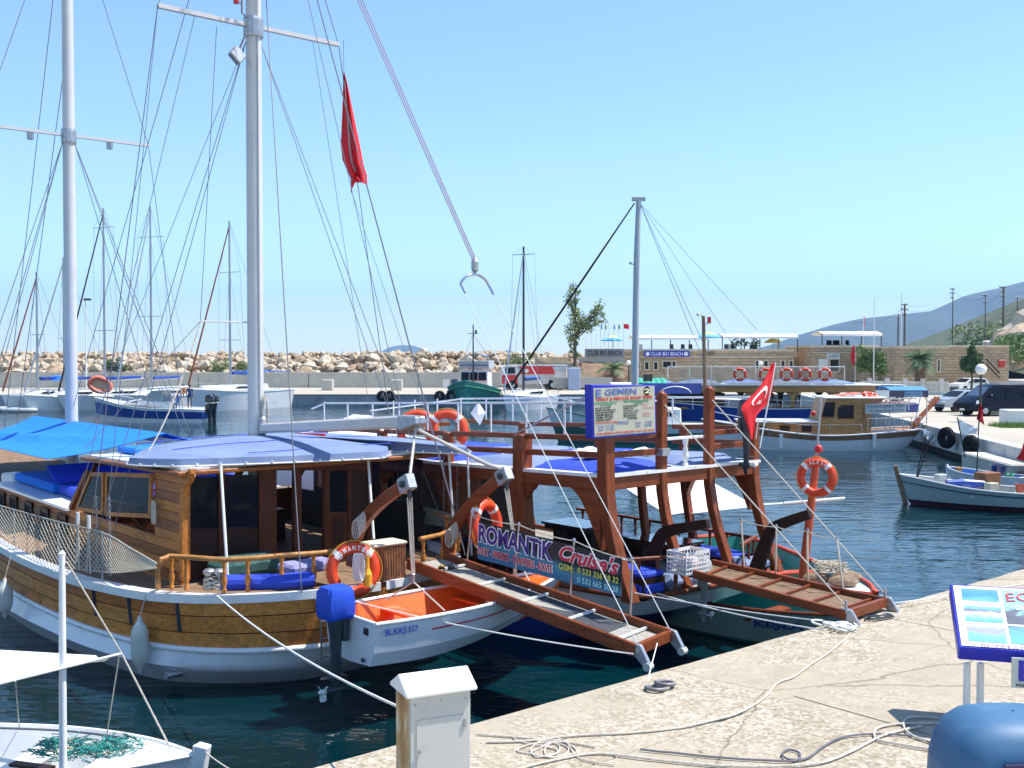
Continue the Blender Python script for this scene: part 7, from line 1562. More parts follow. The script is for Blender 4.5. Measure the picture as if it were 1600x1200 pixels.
def clutter(c, kind, lab, m, sc=1.0, cat=None):
    c = Vector(c)
    if kind == 'bucket': return solo(MB().lathe(c, [(.10 * sc, 0), (.14 * sc, .28 * sc), (.15 * sc, .29 * sc), (.13 * sc, .29 * sc), (.09 * sc, .03)], 14), 'bucket', m, lab, 'bucket', smooth=40)
    if kind == 'box': return solo(MB().box(c + Vector((0, 0, .13 * sc)), (.42 * sc, .3 * sc, .26 * sc), .4), 'fish_box', m, lab, 'box', bevel=.015)
    if kind == 'roll': return solo(MB().tube([c + FF(1, 0, 0) * 0 - Vector((.4, 0, -.1)) * sc, c + Vector((0, .05, .14)), c + Vector((.45, -.02, .1)) * sc], [.08 * sc, .12 * sc, .08 * sc], 10), 'rolled_cloth', m, lab, 'cloth')
    if kind == 'bottle': return solo(MB().lathe(c, [(.08, 0), (.085, .25), (.03, .33), (.03, .38)], 10), 'bottle', m, lab, 'bottle')
clutter(FF(4.6, 0, .58), 'roll', 'blue rolled cloth in the bow of the pale green fishing boat', M_blueb, 1.4)
clutter(FF(3.0, -.2, .52), 'bucket', 'left red bucket on the pale green fishing boat', mat('bucket_red', (.5, .10, .05), .5)); clutter(FF(2.45, -.2, .52), 'bucket', 'brighter red tub right of the first bucket on the fishing boat', M_red2, 1.2)
clutter(FF(3.8, .1, .55), 'box', 'cream cloth covered box amidships on the fishing boat', M_signw, .9); clutter(FF(1.7, .2, .52), 'box', 'yellow box near the stern of the fishing boat', M_yellow, .7); clutter(FF(1.2, -.1, .52), 'bucket', 'purple tub at the right edge on the fishing boat', mat('tub_purple', (.12, .05, .25), .5), 1.1)
clutter(FF(5.3, 0, .80), 'box', 'yellow and white lamp box on the bow of the fishing boat', M_ped, .8)
for (x0, y0, x1, y1) in ((1432, 745, 1447, 680), (1434, 745, 1452, 688)): MB().tube([at(x0, y0, 33.6), at(x1, y1, 33.6)], .02, 5).build('flag_rod', M_darkw, FT_)
def cloth_patch(name, lab, corners, m, parent=None, amp=.05, cat='flag', n_=9):
    a, b, c, d = [Vector(q) for q in corners]; rows = [[a.lerp(b, i / n_).lerp(d.lerp(c, i / n_), j / n_) + Vector((.2, 1, .2)) * amp * math.sin(i * 1.1 + j * .8) for i in range(n_ + 1)] for j in range(n_ + 1)]
    return solo(MB().thick(rows, (0, .008, 0)), name, m, lab, cat, smooth=True)
Y_ = 33.6
cloth_patch('bundled_flag', 'white flag with dark stripes bundled on the bow rods of the fishing boat', (at(1443, 669, Y_), at(1455, 675, Y_), at(1460, 691, Y_), at(1443, 683, Y_)), M_inkw); cloth_patch('bundled_flag', 'grey end of the bundled flag on the fishing boat bow rods', (at(1453, 676, Y_ - .1), at(1459, 680, Y_ - .1), at(1461, 693, Y_ - .1), at(1452, 690, Y_ - .1)), M_galv)
Y_ = 37.5
for x0, y0, x1, y1 in ((1508, 715, 1496, 652), (1526, 742, 1531, 622)): solo(MB().tube([at(x0, y0, Y_), at(x1, y1, Y_)], .022, 5), 'flag_staff', M_darkw, 'left thin dark staff of the white net flag' if x0 == 1508 else 'tall thin dark staff with red flag behind the fishing boat', 'pole')
cloth_patch('white_sail_flag', 'white translucent cloth hung between two staffs behind the fishing boat', (at(1498, 655, Y_), at(1528, 669, Y_), at(1526, 678, Y_), at(1502, 680, Y_)), M_inkw, amp=.04)
cloth_patch('red_flag', 'red pennant on the tall staff above the white cloth', (at(1531, 630, Y_), at(1533, 631, Y_), at(1538, 664, Y_), at(1526, 655, Y_)), M_redflag, amp=.03)
cloth_patch('red_flag', 'red flag cut by the right edge over the landing ledge', (at(1604, 686, 33), at(1625, 690, 33), at(1622, 725, 33), at(1588, 718, 33)), M_redflag, amp=.06)
b0 = gz(1487, 732, .6); s0 = gz(1592, 748, .5); hd = (b0 - s0).normalized(); HF = Fr((b0.x - hd.x * 3.4, b0.y - hd.y * 3.4 + .4), (hd.x, hd.y))
HT, _, _ = open_boat('rowing_boat', 'small white rowing boat with bright blue inside behind the fishing boat', HF, 3.4, 1.4, (.55, .5, .62), M_white, mat('inside_blue', (.01, .12, .42), .5), M_white, M_navy, seats=2, wlz=.12)
clutter(HF(1.2, 0, .3), 'bucket', 'dark drum standing in the blue rowing boat', M_navy, 2.0); clutter(HF(.6, -.3, .35), 'bottle', 'left green bottle in the blue rowing boat', M_inkg); clutter(HF(.45, -.25, .35), 'bottle', 'right green bottle in the blue rowing boat', M_inkg)
clutter(HF(2.9, .0, .5), 'box', 'small brown box on the bow of the blue rowing boat', M_oak, .6)
clutter(FF(3.9, .9, .62), 'box', 'wide wicker tray between the two small boats', M_wicker, 1.6)
# ================================================================== THE TWO GULETS ON THE RIGHT
def decked_boat(name, label, fr, L, W, z, mtop, mlow, mband=None, mdeck=M_white, transom=.6, cat='boat', group=None, bandf=.4, flare=.86, wlz=.0, counter=.0, rail=None):
    th = thing(name, label, cat, fr(L / 2, 0, 0), fr.rz, group); h_ = W / 2
    g_ = [(0, 0, z[0]), (.02, h_ * transom * .7, z[0]), (L * .02, h_ * transom, z[0]), (L * .2, h_ * .93, z[0] * .5 + z[1] * .5), (L * .45, h_, z[1]), (L * .68, h_ * .86, z[1] * .7 + z[2] * .3), (L * .86, h_ * .48, z[1] * .3 + z[2] * .7), (L, 0, z[2])]
    md = [(L * counter, 0, wlz), (L * counter + .02, h_ * transom * .6, wlz), (L * (counter + .02), h_ * transom * .86, wlz), (L * .22, h_ * .93 * flare, wlz), (L * .45, h_ * flare, wlz), (L * .66, h_ * .80 * flare, wlz), (L * .82, h_ * .38 * flare, wlz), (L * .93, 0, wlz)]
    kl = [(L * .12, 0, -.6)] + [(L * x, h_ * y, -.6) for x, y in ((.12, .1), (.14, .2), (.25, .35), (.45, .4), (.62, .25), (.78, .06), (.88, 0))]
    b_ = [tuple(p + (q - p) * bandf for p, q in zip(a, c)) for a, c in zip(g_, md)] if mband else g_
    if mband: hull_part(fr, 0, g_, b_, 30, 2, .01).build('wood_band', mband, th, smooth=40)
    hull_part(fr, 0, b_, md, 30, 4).build('hull', mtop, th, smooth=40)
    hull_part(fr, 0, md, kl, 24, 2).build('bottom', mlow, th, smooth=40)
    MB().grid([[fr(q[0] + .02, s_ * max(0, q[1] - .02), q[2] - .03) for q in (cr(g_, i / 30) for i in range(31))] for s_ in (-1, 1)]).build('deck', mdeck, th)
    mb = MB()
    for q in (-1, 1): mb.tube([fr(a[0], q * max(a[1], 0), a[2] + .01) for a in (cr(g_, i / 36) for i in range(37))], .04, 5)
    mb.build('cap_rail', rail or mtop, th, smooth=True)
    return th, g_, md
sb = gz(1432, 690, .9); b0 = Vector((8.5, 56.5, .9)); sb = Vector((sb.x, 55.6, 0)); hd = Vector((-1, -.04, 0)).normalized()
# stern at px 1430, bow to the left behind the red flag
sx = at(1432, 690, 56).x; GF = Fr((sx, 56.2), (-1, .03))
SG, sg_g, sg_m = decked_boat('gulet', 'small white gulet with a brown band and ochre wheelhouse, moored by the right quay', GF, 11.0, 3.6, (1.05, .78, 1.5), M_hullwhite, M_navy, mat('brown_band', (.24, .12, .06), .5, var=.2), M_oak, transom=.6, counter=.07, bandf=.32, rail=M_white)
M_och = wood('ochre_wood', (.40, .21, .07), .45, .2)
def GFb(t0, t1, s0, s1, z0, z1, name, m, bev=.02, tf=0.0): # box in the gulet frame with raked front
    return MB().add([GF(t0, s0, z0), GF(t1, s0, z0), GF(t1, s1, z0), GF(t0, s1, z0), GF(t0 - tf * 0, s0, z1), GF(t1 - tf, s0, z1), GF(t1 - tf, s1, z1), GF(t0, s1, z1)], [(0, 1, 2, 3), (4, 7, 6, 5), (0, 4, 5, 1), (1, 5, 6, 2), (2, 6, 7, 3), (3, 7, 4, 0)]).build(name, m, SG, bevel=bev)
GFb(3.0, 5.4, -1.2, 1.2, .75, 2.62, 'wheelhouse', M_och, tf=.55); GFb(5.3, 9.0, -1.15, 1.15, .75, 1.40, 'coachroof', M_och); GFb(5.2, 9.1, -1.3, 1.3, 1.40, 1.48, 'coachroof_top', M_white, .01)
GFb(1.9, 5.0, -1.4, 1.4, 2.62, 2.72, 'wheelhouse_roof', M_white, .03)
for q in (-1.22,):
    f = MB().prism([GF(3.5, q, 1.62), GF(4.3, q, 1.62), GF(4.3, q, 2.15), GF(4.1, q, 2.3), GF(3.5, q, 2.3)], (0, -.03, 0)).build('window', M_darkw, SG, bevel=.01); MB().prism([GF(3.58, q, 1.70), GF(4.22, q, 1.70), GF(4.2, q, 2.12), GF(4.05, q, 2.22), GF(3.58, q, 2.22)], (0, -.045, 0)).build('pane', M_glass, f)
    f = MB().prism([GF(4.5, q, 1.7), GF(5.12, q, 1.7), GF(4.95, q, 2.45), GF(4.42, q, 2.45)], (0, -.03, 0)).build('window', M_darkw, SG); MB().prism([GF(4.56, q, 1.77), GF(5.03, q, 1.77), GF(4.89, q, 2.38), GF(4.48, q, 2.38)], (0, -.045, 0)).build('pane', M_glass, f)
for t_ in (5.6, 6.7, 7.9): f = GFb(t_, t_ + .5, -1.18, -1.14, .95, 1.25, 'portlight', M_darkw, 0); 
GFb(2.6, 3.05, -1.15, -.9, .75, 2.62, 'door_post', M_och); MB().prism([GF(3.0, -1.2, 1.7), GF(3.0, -1.2, 2.62), GF(1.95, -1.2, 2.62)], (0, .08, 0)).build('curved_bracket', M_och, SG)
mb = MB(); mb.tube([GF(.05, -1.05, 1.7), GF(2.9, -1.3, 1.62)], .03, 5)
for i in range(7): mb.tube([GF(.1 + .45 * i, -1.08 - .03 * i, 1.0), GF(.1 + .45 * i, -1.08 - .03 * i, 1.68)], .025, 5)
mb.build('stern_railing', M_chrome, SG)
mb = MB(); mb.tube([GF(3.2, -1.62, 1.35), GF(6, -1.78, 1.32), GF(8.8, -1.35, 1.6), GF(10.8, -.2, 2.0)], .022, 5)
for t_, s_ in ((3.2, -1.62), (4.8, -1.72), (6.4, -1.72), (7.8, -1.52), (9.2, -1.1)): mb.tube([GF(t_, s_, .8), GF(t_, s_, 1.4)], .02, 5)
mb.build('side_rail', M_chrome, SG)
for t_ in (2.55, 7.2): MB().prism([GF(t_, -1.72, .2), GF(t_ + .16, -1.72, .2), GF(t_ + .16, -1.76, .85), GF(t_, -1.76, .85)], (0, -.12, 0)).build('fender_board', M_white, SG)
lifebuoy('lifebuoy', 'pale red ring lying flat on the roof of the small gulet on the right', GF(2.5, -.6, 2.79), (.1, -.25, 1), (0, 1, .2), .42, .09, rope=False)
cloth_patch('roof_cloth', 'salmon cloth on the roof of the small gulet on the right', (GF(4.0, -.8, 2.76), GF(2.9, -.8, 2.9), GF(2.9, .8, 2.9), GF(4.0, .8, 2.76)), mat('salmon_cloth', (.6, .14, .10), .8), amp=.02, cat='cloth')
mb = MB(); rows = [[GF(2.0 - 1.9 * 1.0 * i / 6 - .3, -1.3 + 2.4 * j / 6, 3.05 + .18 * math.sin(PI * j / 6)) for i in range(7)] for j in range(7)]; mb.thick(rows, (0, 0, -.04)); 
aw = thing('stern_awning', 'blue awning with a lettered strip over the stern of the small gulet on the right', 'awning', GF(.8, 0, 2.9)); mb.build('cloth', M_blueb if False else mat('awning_midblue', (.05, .22, .55), .7), aw)
f = MB().prism([GF(1.75, -1.32, 2.72), GF(-.2, -1.32, 2.72), GF(-.2, -1.32, 3.06), GF(1.75, -1.32, 3.06)], (0, .02, 0)).build('valance', M_navy, aw); f2 = MB().prism([GF(1.0, -1.34, 2.74), GF(.1, -1.34, 2.74), GF(.1, -1.34, 3.0), GF(1.0, -1.34, 3.0)], (0, .01, 0)).build('name_panel', mat('awning_pale', (.25, .4, .5), .7), aw); text('BOAT TRIPS', GF(.55, -1.35, 2.87), (1, 0, 0), (0, 0, 1), .8, .13, M_ib2, aw)
for t_ in (1.7, -.15): MB().tube([GF(t_, -1.25, 1.0), GF(t_, -1.25, 2.75)], .025, 5).build('awning_pole', M_chrome, aw)
bn2 = thing('banner', 'grey white banner reading private daily trips on the stern of the small gulet', 'banner', GF(1.6, -1.35, 1.8)); MB().prism([GF(3.0, -1.5, 1.86), GF(.95, -1.5, 1.95), GF(.95, -1.5, 2.42), GF(3.0, -1.5, 2.36)], (0, .015, 0)).build('cloth', mat('banner_grey', (.5, .53, .52), .7), bn2)
text('KALKAN', GF(2.0, -1.53, 2.50), (1, 0, 0), (0, 0, 1), 1.4, .18, mat('banner_pinkred', (.55, .15, .16), .7, var=0), bn2, 'lettering', bold=.02)
text('PRIVATE DAILY TRIPS', GF(1.97, -1.53, 2.27), (1, 0, .03), (0, 0, 1), 1.85, .14, mat('banner_ink', (.10, .14, .22), .7, var=0), bn2, 'lettering', bold=.01); text('TEL 0536 635 53 10 23 76', GF(1.97, -1.53, 2.05), (1, 0, .03), (0, 0, 1), 1.75, .11, MATS['banner_ink'], bn2, 'lettering')
outboard('red_windlass', 'small red horn on the fore side of the small gulet wheelhouse', GF(5.4, -.6, 1.9), (-1, 0, 0), M_red2, M_red2, .35) if False else solo(MB().lathe(GF(5.55, -1.25, 1.75), [(.05, 0), (.12, .06), (.13, .18), (.06, .26)], 12), 'red_float', M_red2, 'small red float hanging before the wheelhouse of the small gulet', 'float', smooth=True)
A1, A2, B1_, B2_ = GF(.1, -.15, 1.15), GF(.1, .35, 1.15), at(1462, 622, 57.5), at(1467, 622, 58.2)
gw3 = thing('gangway', 'raised red-brown gangway at the stern of the small gulet by the right quay', 'gangway', GF(0, 0, 1)); 
for a, b in ((A1, B1_), (A2, B2_)): MB().beam(a, b, .09, .2).build('side_beam', M_red, gw3)
MB().add([A1, B1_, B2_, A2], [(0, 1, 2, 3)]).build('walkway', M_capw, gw3)
for i in range(6): MB().beam(A1.lerp(B1_, (i + .5) / 6), A2.lerp(B2_, (i + .5) / 6), .06, .08).build('tread_batten', M_red, gw3)
mb = MB(); mb.tube([GF(.1, -.2, 1.3), at(1440, 612, 57), at(1450, 628, 57.3)], .022, 5); mb.tube([at(1420, 625, 57), at(1437, 611, 57), at(1452, 630, 57.5)], .022, 5); mb.build('frame_tube', M_chrome, gw3)
for a, b, k in ((GF(.2, -1, 1.1), gz(1500, 664, GZ), 'left'), (GF(.3, .2, 1.1), gz(1478, 658, GZ), 'upper'), (GF(.2, -.6, 1.1), gz(1513, 668, GZ), 'lower')): mline('%s stern line of the small gulet running to the right quay' % k, a, b, .25, .025)
# the larger tour boat behind
TS = at(1425, 640, 72); TF = Fr((TS.x, 72), (-1, .06))
TB, tb_g, _ = decked_boat('tour_boat', 'large blue tour boat with long ochre roof, behind the small gulet', TF, 21.0, 4.6, (1.7, 1.35, 2.2), M_blueb, M_navy, None, M_oak, transom=.7, rail=M_white)
z_r = at(1200, 603, 70).z
def TFb(t0, t1, s0, s1, z0, z1, name, m, bev=.02): return MB().prism([TF(t0, s0, z0), TF(t1, s0, z0), TF(t1, s1, z0), TF(t0, s1, z0)], (0, 0, z1 - z0)).build(name, m, TB, bevel=bev)
TFb(3.0, 19.6, -2.3, 2.3, z_r - .42, z_r, 'roof_beam', M_och); TFb(2.7, 19.9, -2.45, 2.45, z_r, z_r + .10, 'roof_deck', M_white)
TFb(3.2, 19, -1.8, 1.8, 1.3, 1.45, 'floor', M_oak)
for t_ in (3.4, 5.6, 8.2, 10.9, 13.6, 16.4, 19.2):
    for s_ in (-2.1, 2.1): MB().prism([TF(t_ - .11, s_, 1.3), TF(t_ + .11, s_, 1.3), TF(t_ + .16, s_, z_r - .7), TF(t_ + .45, s_, z_r - .42), TF(t_ - .45, s_, z_r - .42), TF(t_ - .16, s_, z_r - .7)], (0, .16, 0)).build('post', M_och if s_ < 0 else M_darkw, TB)
TFb(12.5, 18.5, -1.6, 1.6, 1.4, z_r - .5, 'cabin', M_darkw)
mb = MB(); 
for z_ in (2.05, 1.75): mb.tube([TF(.3, -1.9, z_), TF(8, -2.35, z_ - .15), TF(19, -1.5, z_ + .2)], .035, 5)
for i in range(16): t_ = .8 + 1.15 * i; mb.tube([TF(t_, -2.0 - .02 * i if i < 8 else -2.2 + .05 * (i - 8), 1.3), TF(t_, -2.0 - .02 * i if i < 8 else -2.2 + .05 * (i - 8), 2.0)], .03, 4)
mb.build('side_rail', M_chrome, TB)
for k, t_ in enumerate((4.2, 7.0, 9.9, 12.8, 15.7)):
    rows = [[TF(t_ + 2.4 * i / 6, -1.9 + 3.6 * j / 4, z_r + .15 + .22 * (1 - abs(i / 3 - 1) ** 3) * (1 - abs(j / 2 - 1) ** 4)) for i in range(7)] for j in range(5)]
    solo(MB().thick(rows, (0, 0, -.04)), 'roof_mattress', M_bluecan if k % 2 else mat('paler_blue', (.14, .24, .55), .8), ('rightmost', 'second from right', 'middle', 'second from left', 'leftmost')[k] + ' blue mattress on the roof of the large tour boat', 'mattress', 'roof mattresses of the tour boat', smooth=40)
ztop = at(1200, 573, 69.7).z
mb = MB(); mb.tube([TF(5.0, -2.4, ztop), TF(16.3, -2.4, ztop)], .035, 5); mb.tube([TF(5.0, -2.4, z_r + .2), TF(16.3, -2.4, z_r + .2)], .03, 5)
for i in range(9): mb.tube([TF(5 + 1.41 * i, -2.4, z_r), TF(5 + 1.41 * i, -2.4, ztop)], .035, 5)
mb.build('roof_rail', M_chrome, TB)
mb = MB()
for i in range(0, 130):
    for dr in (-1, 1):
        x0 = 5 + i * .087; x1 = x0 + dr * (ztop - z_r); 
        if 5 <= x1 <= 16.3: mb.beam(TF(x0, -2.4, z_r + .05), TF(x1, -2.4, ztop), .012, .012)
mb.build('roof_net', M_netc, TB, kind='stuff')
for k, px in enumerate((1156, 1196, 1229, 1258, 1289)):
    c = at(px, 585, 69.45); lifebuoy('lifebuoy', ('leftmost and faintest', 'second from left, behind the red flag,', 'middle', 'second from right', 'rightmost')[k] + ' of five ring buoys on the tour boat rail', c, (0, -1, 0), (0, 0, 1), .44, .09, rope=False, group='ring buoys on the tour boat rail')
# people on the tour boat
def person(label, base, h_, seated, shirt, rz=0, arm=0):
    base = Vector(base); th = thing('person', label, 'person', base, rz); Mx = Matrix.Rotation(rz, 3, 'Z'); s_ = h_ / 1.72
    J = {}
    hip = .48 if seated else .92
    def A(n_, x, y, z_, r_): J[n_] = (base + Mx @ Vector((x, y, z_)) * s_, r_ * s_)
    A('pel', 0, 0, hip, .14); A('ch', 0, .02, hip + .34, .15); A('sh', 0, .01, hip + .50, .10); A('nk', 0, .0, hip + .58, .055); A('hd', 0, -.01, hip + .68, .09); A('ht', 0, 0, hip + .79, .075)
    E_ = [('pel', 'ch'), ('ch', 'sh'), ('sh', 'nk'), ('nk', 'hd'), ('hd', 'ht')]
    for q, nme in ((-1, 'l'), (1, 'r')):
        A('s' + nme, q * .18, 0, hip + .48, .06); A('e' + nme, q * .24, -.06 if arm else .03, hip + .20, .045); A('w' + nme, q * .18, -.24 if (arm or seated) else .02, hip + (.18 if (arm or seated) else -.06), .035); A('f' + nme, q * .17, -.32 if (arm or seated) else .0, hip + (.19 if (arm or seated) else -.14), .03)
        E_ += [('sh', 's' + nme), ('s' + nme, 'e' + nme), ('e' + nme, 'w' + nme), ('w' + nme, 'f' + nme)]
        A('h' + nme, q * .09, 0, hip - .04, .10); A('k' + nme, q * .11, -.42 if seated else -.02, hip - .02 if seated else .48, .07); A('a' + nme, q * .11, -.42 if seated else 0, .06, .045); A('t' + nme, q * .12, -.58 if seated else -.15, .03, .04)
        E_ += [('pel', 'h' + nme), ('h' + nme, 'k' + nme), ('k' + nme, 'a' + nme), ('a' + nme, 't' + nme)]
    names = list(J); me = bpy.data.meshes.new('p'); me.from_pydata([tuple(J[n_][0]) for n_ in names], [(names.index(a), names.index(b)) for a, b in E_], [])
    o = bpy.data.objects.new('p', me); COL.objects.link(o); md = o.modifiers.new('s', 'SKIN'); 
    for i, n_ in enumerate(names): me.skin_vertices[0].data[i].radius = (J[n_][1], J[n_][1]); me.skin_vertices[0].data[i].use_root = n_ == 'pel'
    o.modifiers.new('ss', 'SUBSURF').levels = 1
    dg = bpy.context.evaluated_depsgraph_get(); dg.update(); m2 = bpy.data.meshes.new_from_object(o.evaluated_get(dg)); bpy.data.objects.remove(o)
    mb = MB(); mb.v = [v.co.copy() for v in m2.vertices]; mb.f = [tuple(p_.vertices) for p_ in m2.polygons]
    bo = mb.build('body', mat('skin', (.45, .24, .15), .6), th, smooth=True); bo.data.materials.append(shirt); bo.data.materials.append(mat('trousers', (.06, .07, .10), .8))
    inv = ROOT[th.name].inverted(); z0 = (hip - .03) * s_; z1 = (hip + .53) * s_
    for p_ in bo.data.polygons:
        c_ = p_.center
        if z0 < c_.z < z1 and abs(c_.x) < .235 * s_: p_.material_index = 1
        elif c_.z <= z0 and c_.z > .12 * s_ or (seated and c_.z < z0 + .12 * s_ and c_.z > .12 and c_.y < -.1): p_.material_index = 2
    hp = J['hd'][0]; MB().lathe(hp + Vector((0, 0, -.0)), [(.085 * s_, 0), (.098 * s_, .05 * s_), (.08 * s_, .12 * s_), (.02 * s_, .15 * s_)], 10).build('hair', mat('dark_hair', (.03, .02, .015), .8), th, smooth=True)
    return th
person('seated passenger in a white shirt on the tour boat, left one', TF(12.0 - 1.5, -1.2, 1.35), 1.7, True, M_white, 0); person('seated passenger in dark clothes on the tour boat beside the post', TF(9.4, -1.0, 1.35), 1.7, True, M_navy, .4); person('standing passenger in pale shirt on the tour boat near the ochre post', TF(7.6, -.6, 1.35), 1.7, False, M_white, 0)
# pale blue hulled cruiser and green tented boat behind the price board
CF = Fr((at(1120, 640, 61).x, 61), (-1, -.05))
CB, cg, _ = decked_boat('motor_cruiser', 'white and dark green boat with pointed bow behind the price board', CF, 9.6, 3.0, (1.0, 1.0, 1.9), mat('hull_dkgreen', (.03, .10, .09), .35, var=.1), M_navy, mat('hull_pale', (.50, .62, .66), .35, var=.05), M_white, bandf=.45)
MB().prism([CF(2.2, -1.0, 1.0), CF(6.3, -.9, 1.1), CF(5.5, -.8, 1.9), CF(2.2, -.9, 1.9)], (0, 1.9, 0)).build('cabin', M_white, CB, bevel=.06); MB().prism([CF(2.6, -1.02, 1.45), CF(5.5, -.95, 1.45), CF(5.3, -.92, 1.72), CF(2.6, -.98, 1.72)], (0, -.02, 0)).build('cabin_window', M_glass, CB)
mb = MB(); mb.tube([CF(3, -1.4, 1.75), CF(7, -1.1, 2.0), CF(9.5, -.1, 2.6)], .03, 5)
for t_, s_, z_ in ((3, -1.4, 1.7), (4.5, -1.35, 1.8), (6, -1.2, 1.9), (7.5, -.95, 2.05), (8.7, -.5, 2.4)): mb.tube([CF(t_, s_, 1.0 + (.6 if t_ > 7 else .1)), CF(t_, s_, z_)], .025, 5)
mb.build('bow_rail', M_white, CB)
CM = at(1103, 640, 62.5); pm = thing('wooden_mast', 'brown wooden lamp mast with two floodlights rising behind the tall post', 'mast', Vector((CM.x, 62.5, 1.0)))
MB().tube([Vector((CM.x, 62.5, .9)), at(1099, 494, 62.5)], [.11, .10], 8).build('pole', M_capw, pm); MB().tube([at(1091, 491, 62.5), at(1099, 494, 62.5)], .03, 5).build('arm', M_greymetal, pm); MB().lathe(at(1091, 494, 62.4), [(.03, 0), (.11, .03), (.11, .16), (.03, .2)], 10).build('floodlight', M_pale, pm); MB().tube([at(1100, 506, 62.5), at(1108, 506, 62.5), at(1108, 501, 62.5)], .02, 5).build('arm', M_greymetal, pm); MB().box(at(1108, 500, 62.4), (.2, .2, .36)).build('floodlight', M_red2, pm, bevel=.02)
tm = thing('steel_mast', 'tall pale blue-grey steel mast with a spreading top, right of the price board centre', 'mast', Vector((at(990, 640, 60).x, 60, 1)))
M_bg = mat('mast_bluegrey', (.42, .46, .50), .5, var=.06)
MB().tube([Vector((at(991, 640, 60).x, 60, .8)), at(995, 400, 60), at(998, 312, 60)], [.21, .17, .14], 12).build('mast', M_bg, tm, smooth=True); MB().box(at(998, 311, 60), (.75, .2, .22)).build('mast_head', M_bg, tm, bevel=.02)
MB().tube([at(984, 412, 60), at(996, 414, 60)], .03, 5).build('bracket', M_bg, tm); MB().lathe(at(985, 413, 60), [(.07, 0), (.07, .12)], 8).build('lamp', M_bg, tm)
top = at(991, 318, 60); far_ = at(796, 606, 88); fs = MB().tube([top, top.lerp(far_, .25), far_], [.04, .07, .09], 6).build('furled_forestay', M_darkw, tm)
for x, y, Y_ in ((1118, 610, 60), (1130, 606, 62), (1160, 560, 66), (1185, 517, 70)): MB().tube([at(1000, 318, 60), at(x, y, Y_)], .016, 4).build('stay', M_wire if y > 600 else M_galv, tm)
TBt = Fr((at(1045, 640, 64).x, 65), (-1, 0)); mb = MB(); rows = [[Vector((at(994 + 45 * i / 10, 600, 65).x, 64 + 2.5 * j / 4, at(1000, 600 - 9 * math.sin(PI * j / 4) ** .7, 65).z + .05 * (i % 2))) for i in range(11)] for j in range(5)]
solo(mb.thick(rows, (0, 0, -.04)), 'green_tent_cover', mat('green_tarpaulin', (.03, .32, .22), .7, var=.15), 'green ridged tarpaulin cover right of the tall steel mast', 'cover'); 
solo(MB().box(at(1012, 590, 64), (.55, .3, .42)), 'floodlight_box', M_blk2, 'black floodlight box in front of the green tarpaulin', 'lamp', bevel=.03)
a = at(1050, 607, 63); th = thing('name_awning', 'dark blue painted side board behind the price board', 'sign', a); MB().box(a, (3.4, .1, .62)).build('board', M_blueb, th, bevel=.02); MB().tube([a + Vector((.2 + .9 * math.cos(t_), -.08, -.3 + .42 * math.sin(t_))) for t_ in [PI * i / 10 for i in range(11)]], .025, 4).build('painted_arch', M_pale, th)
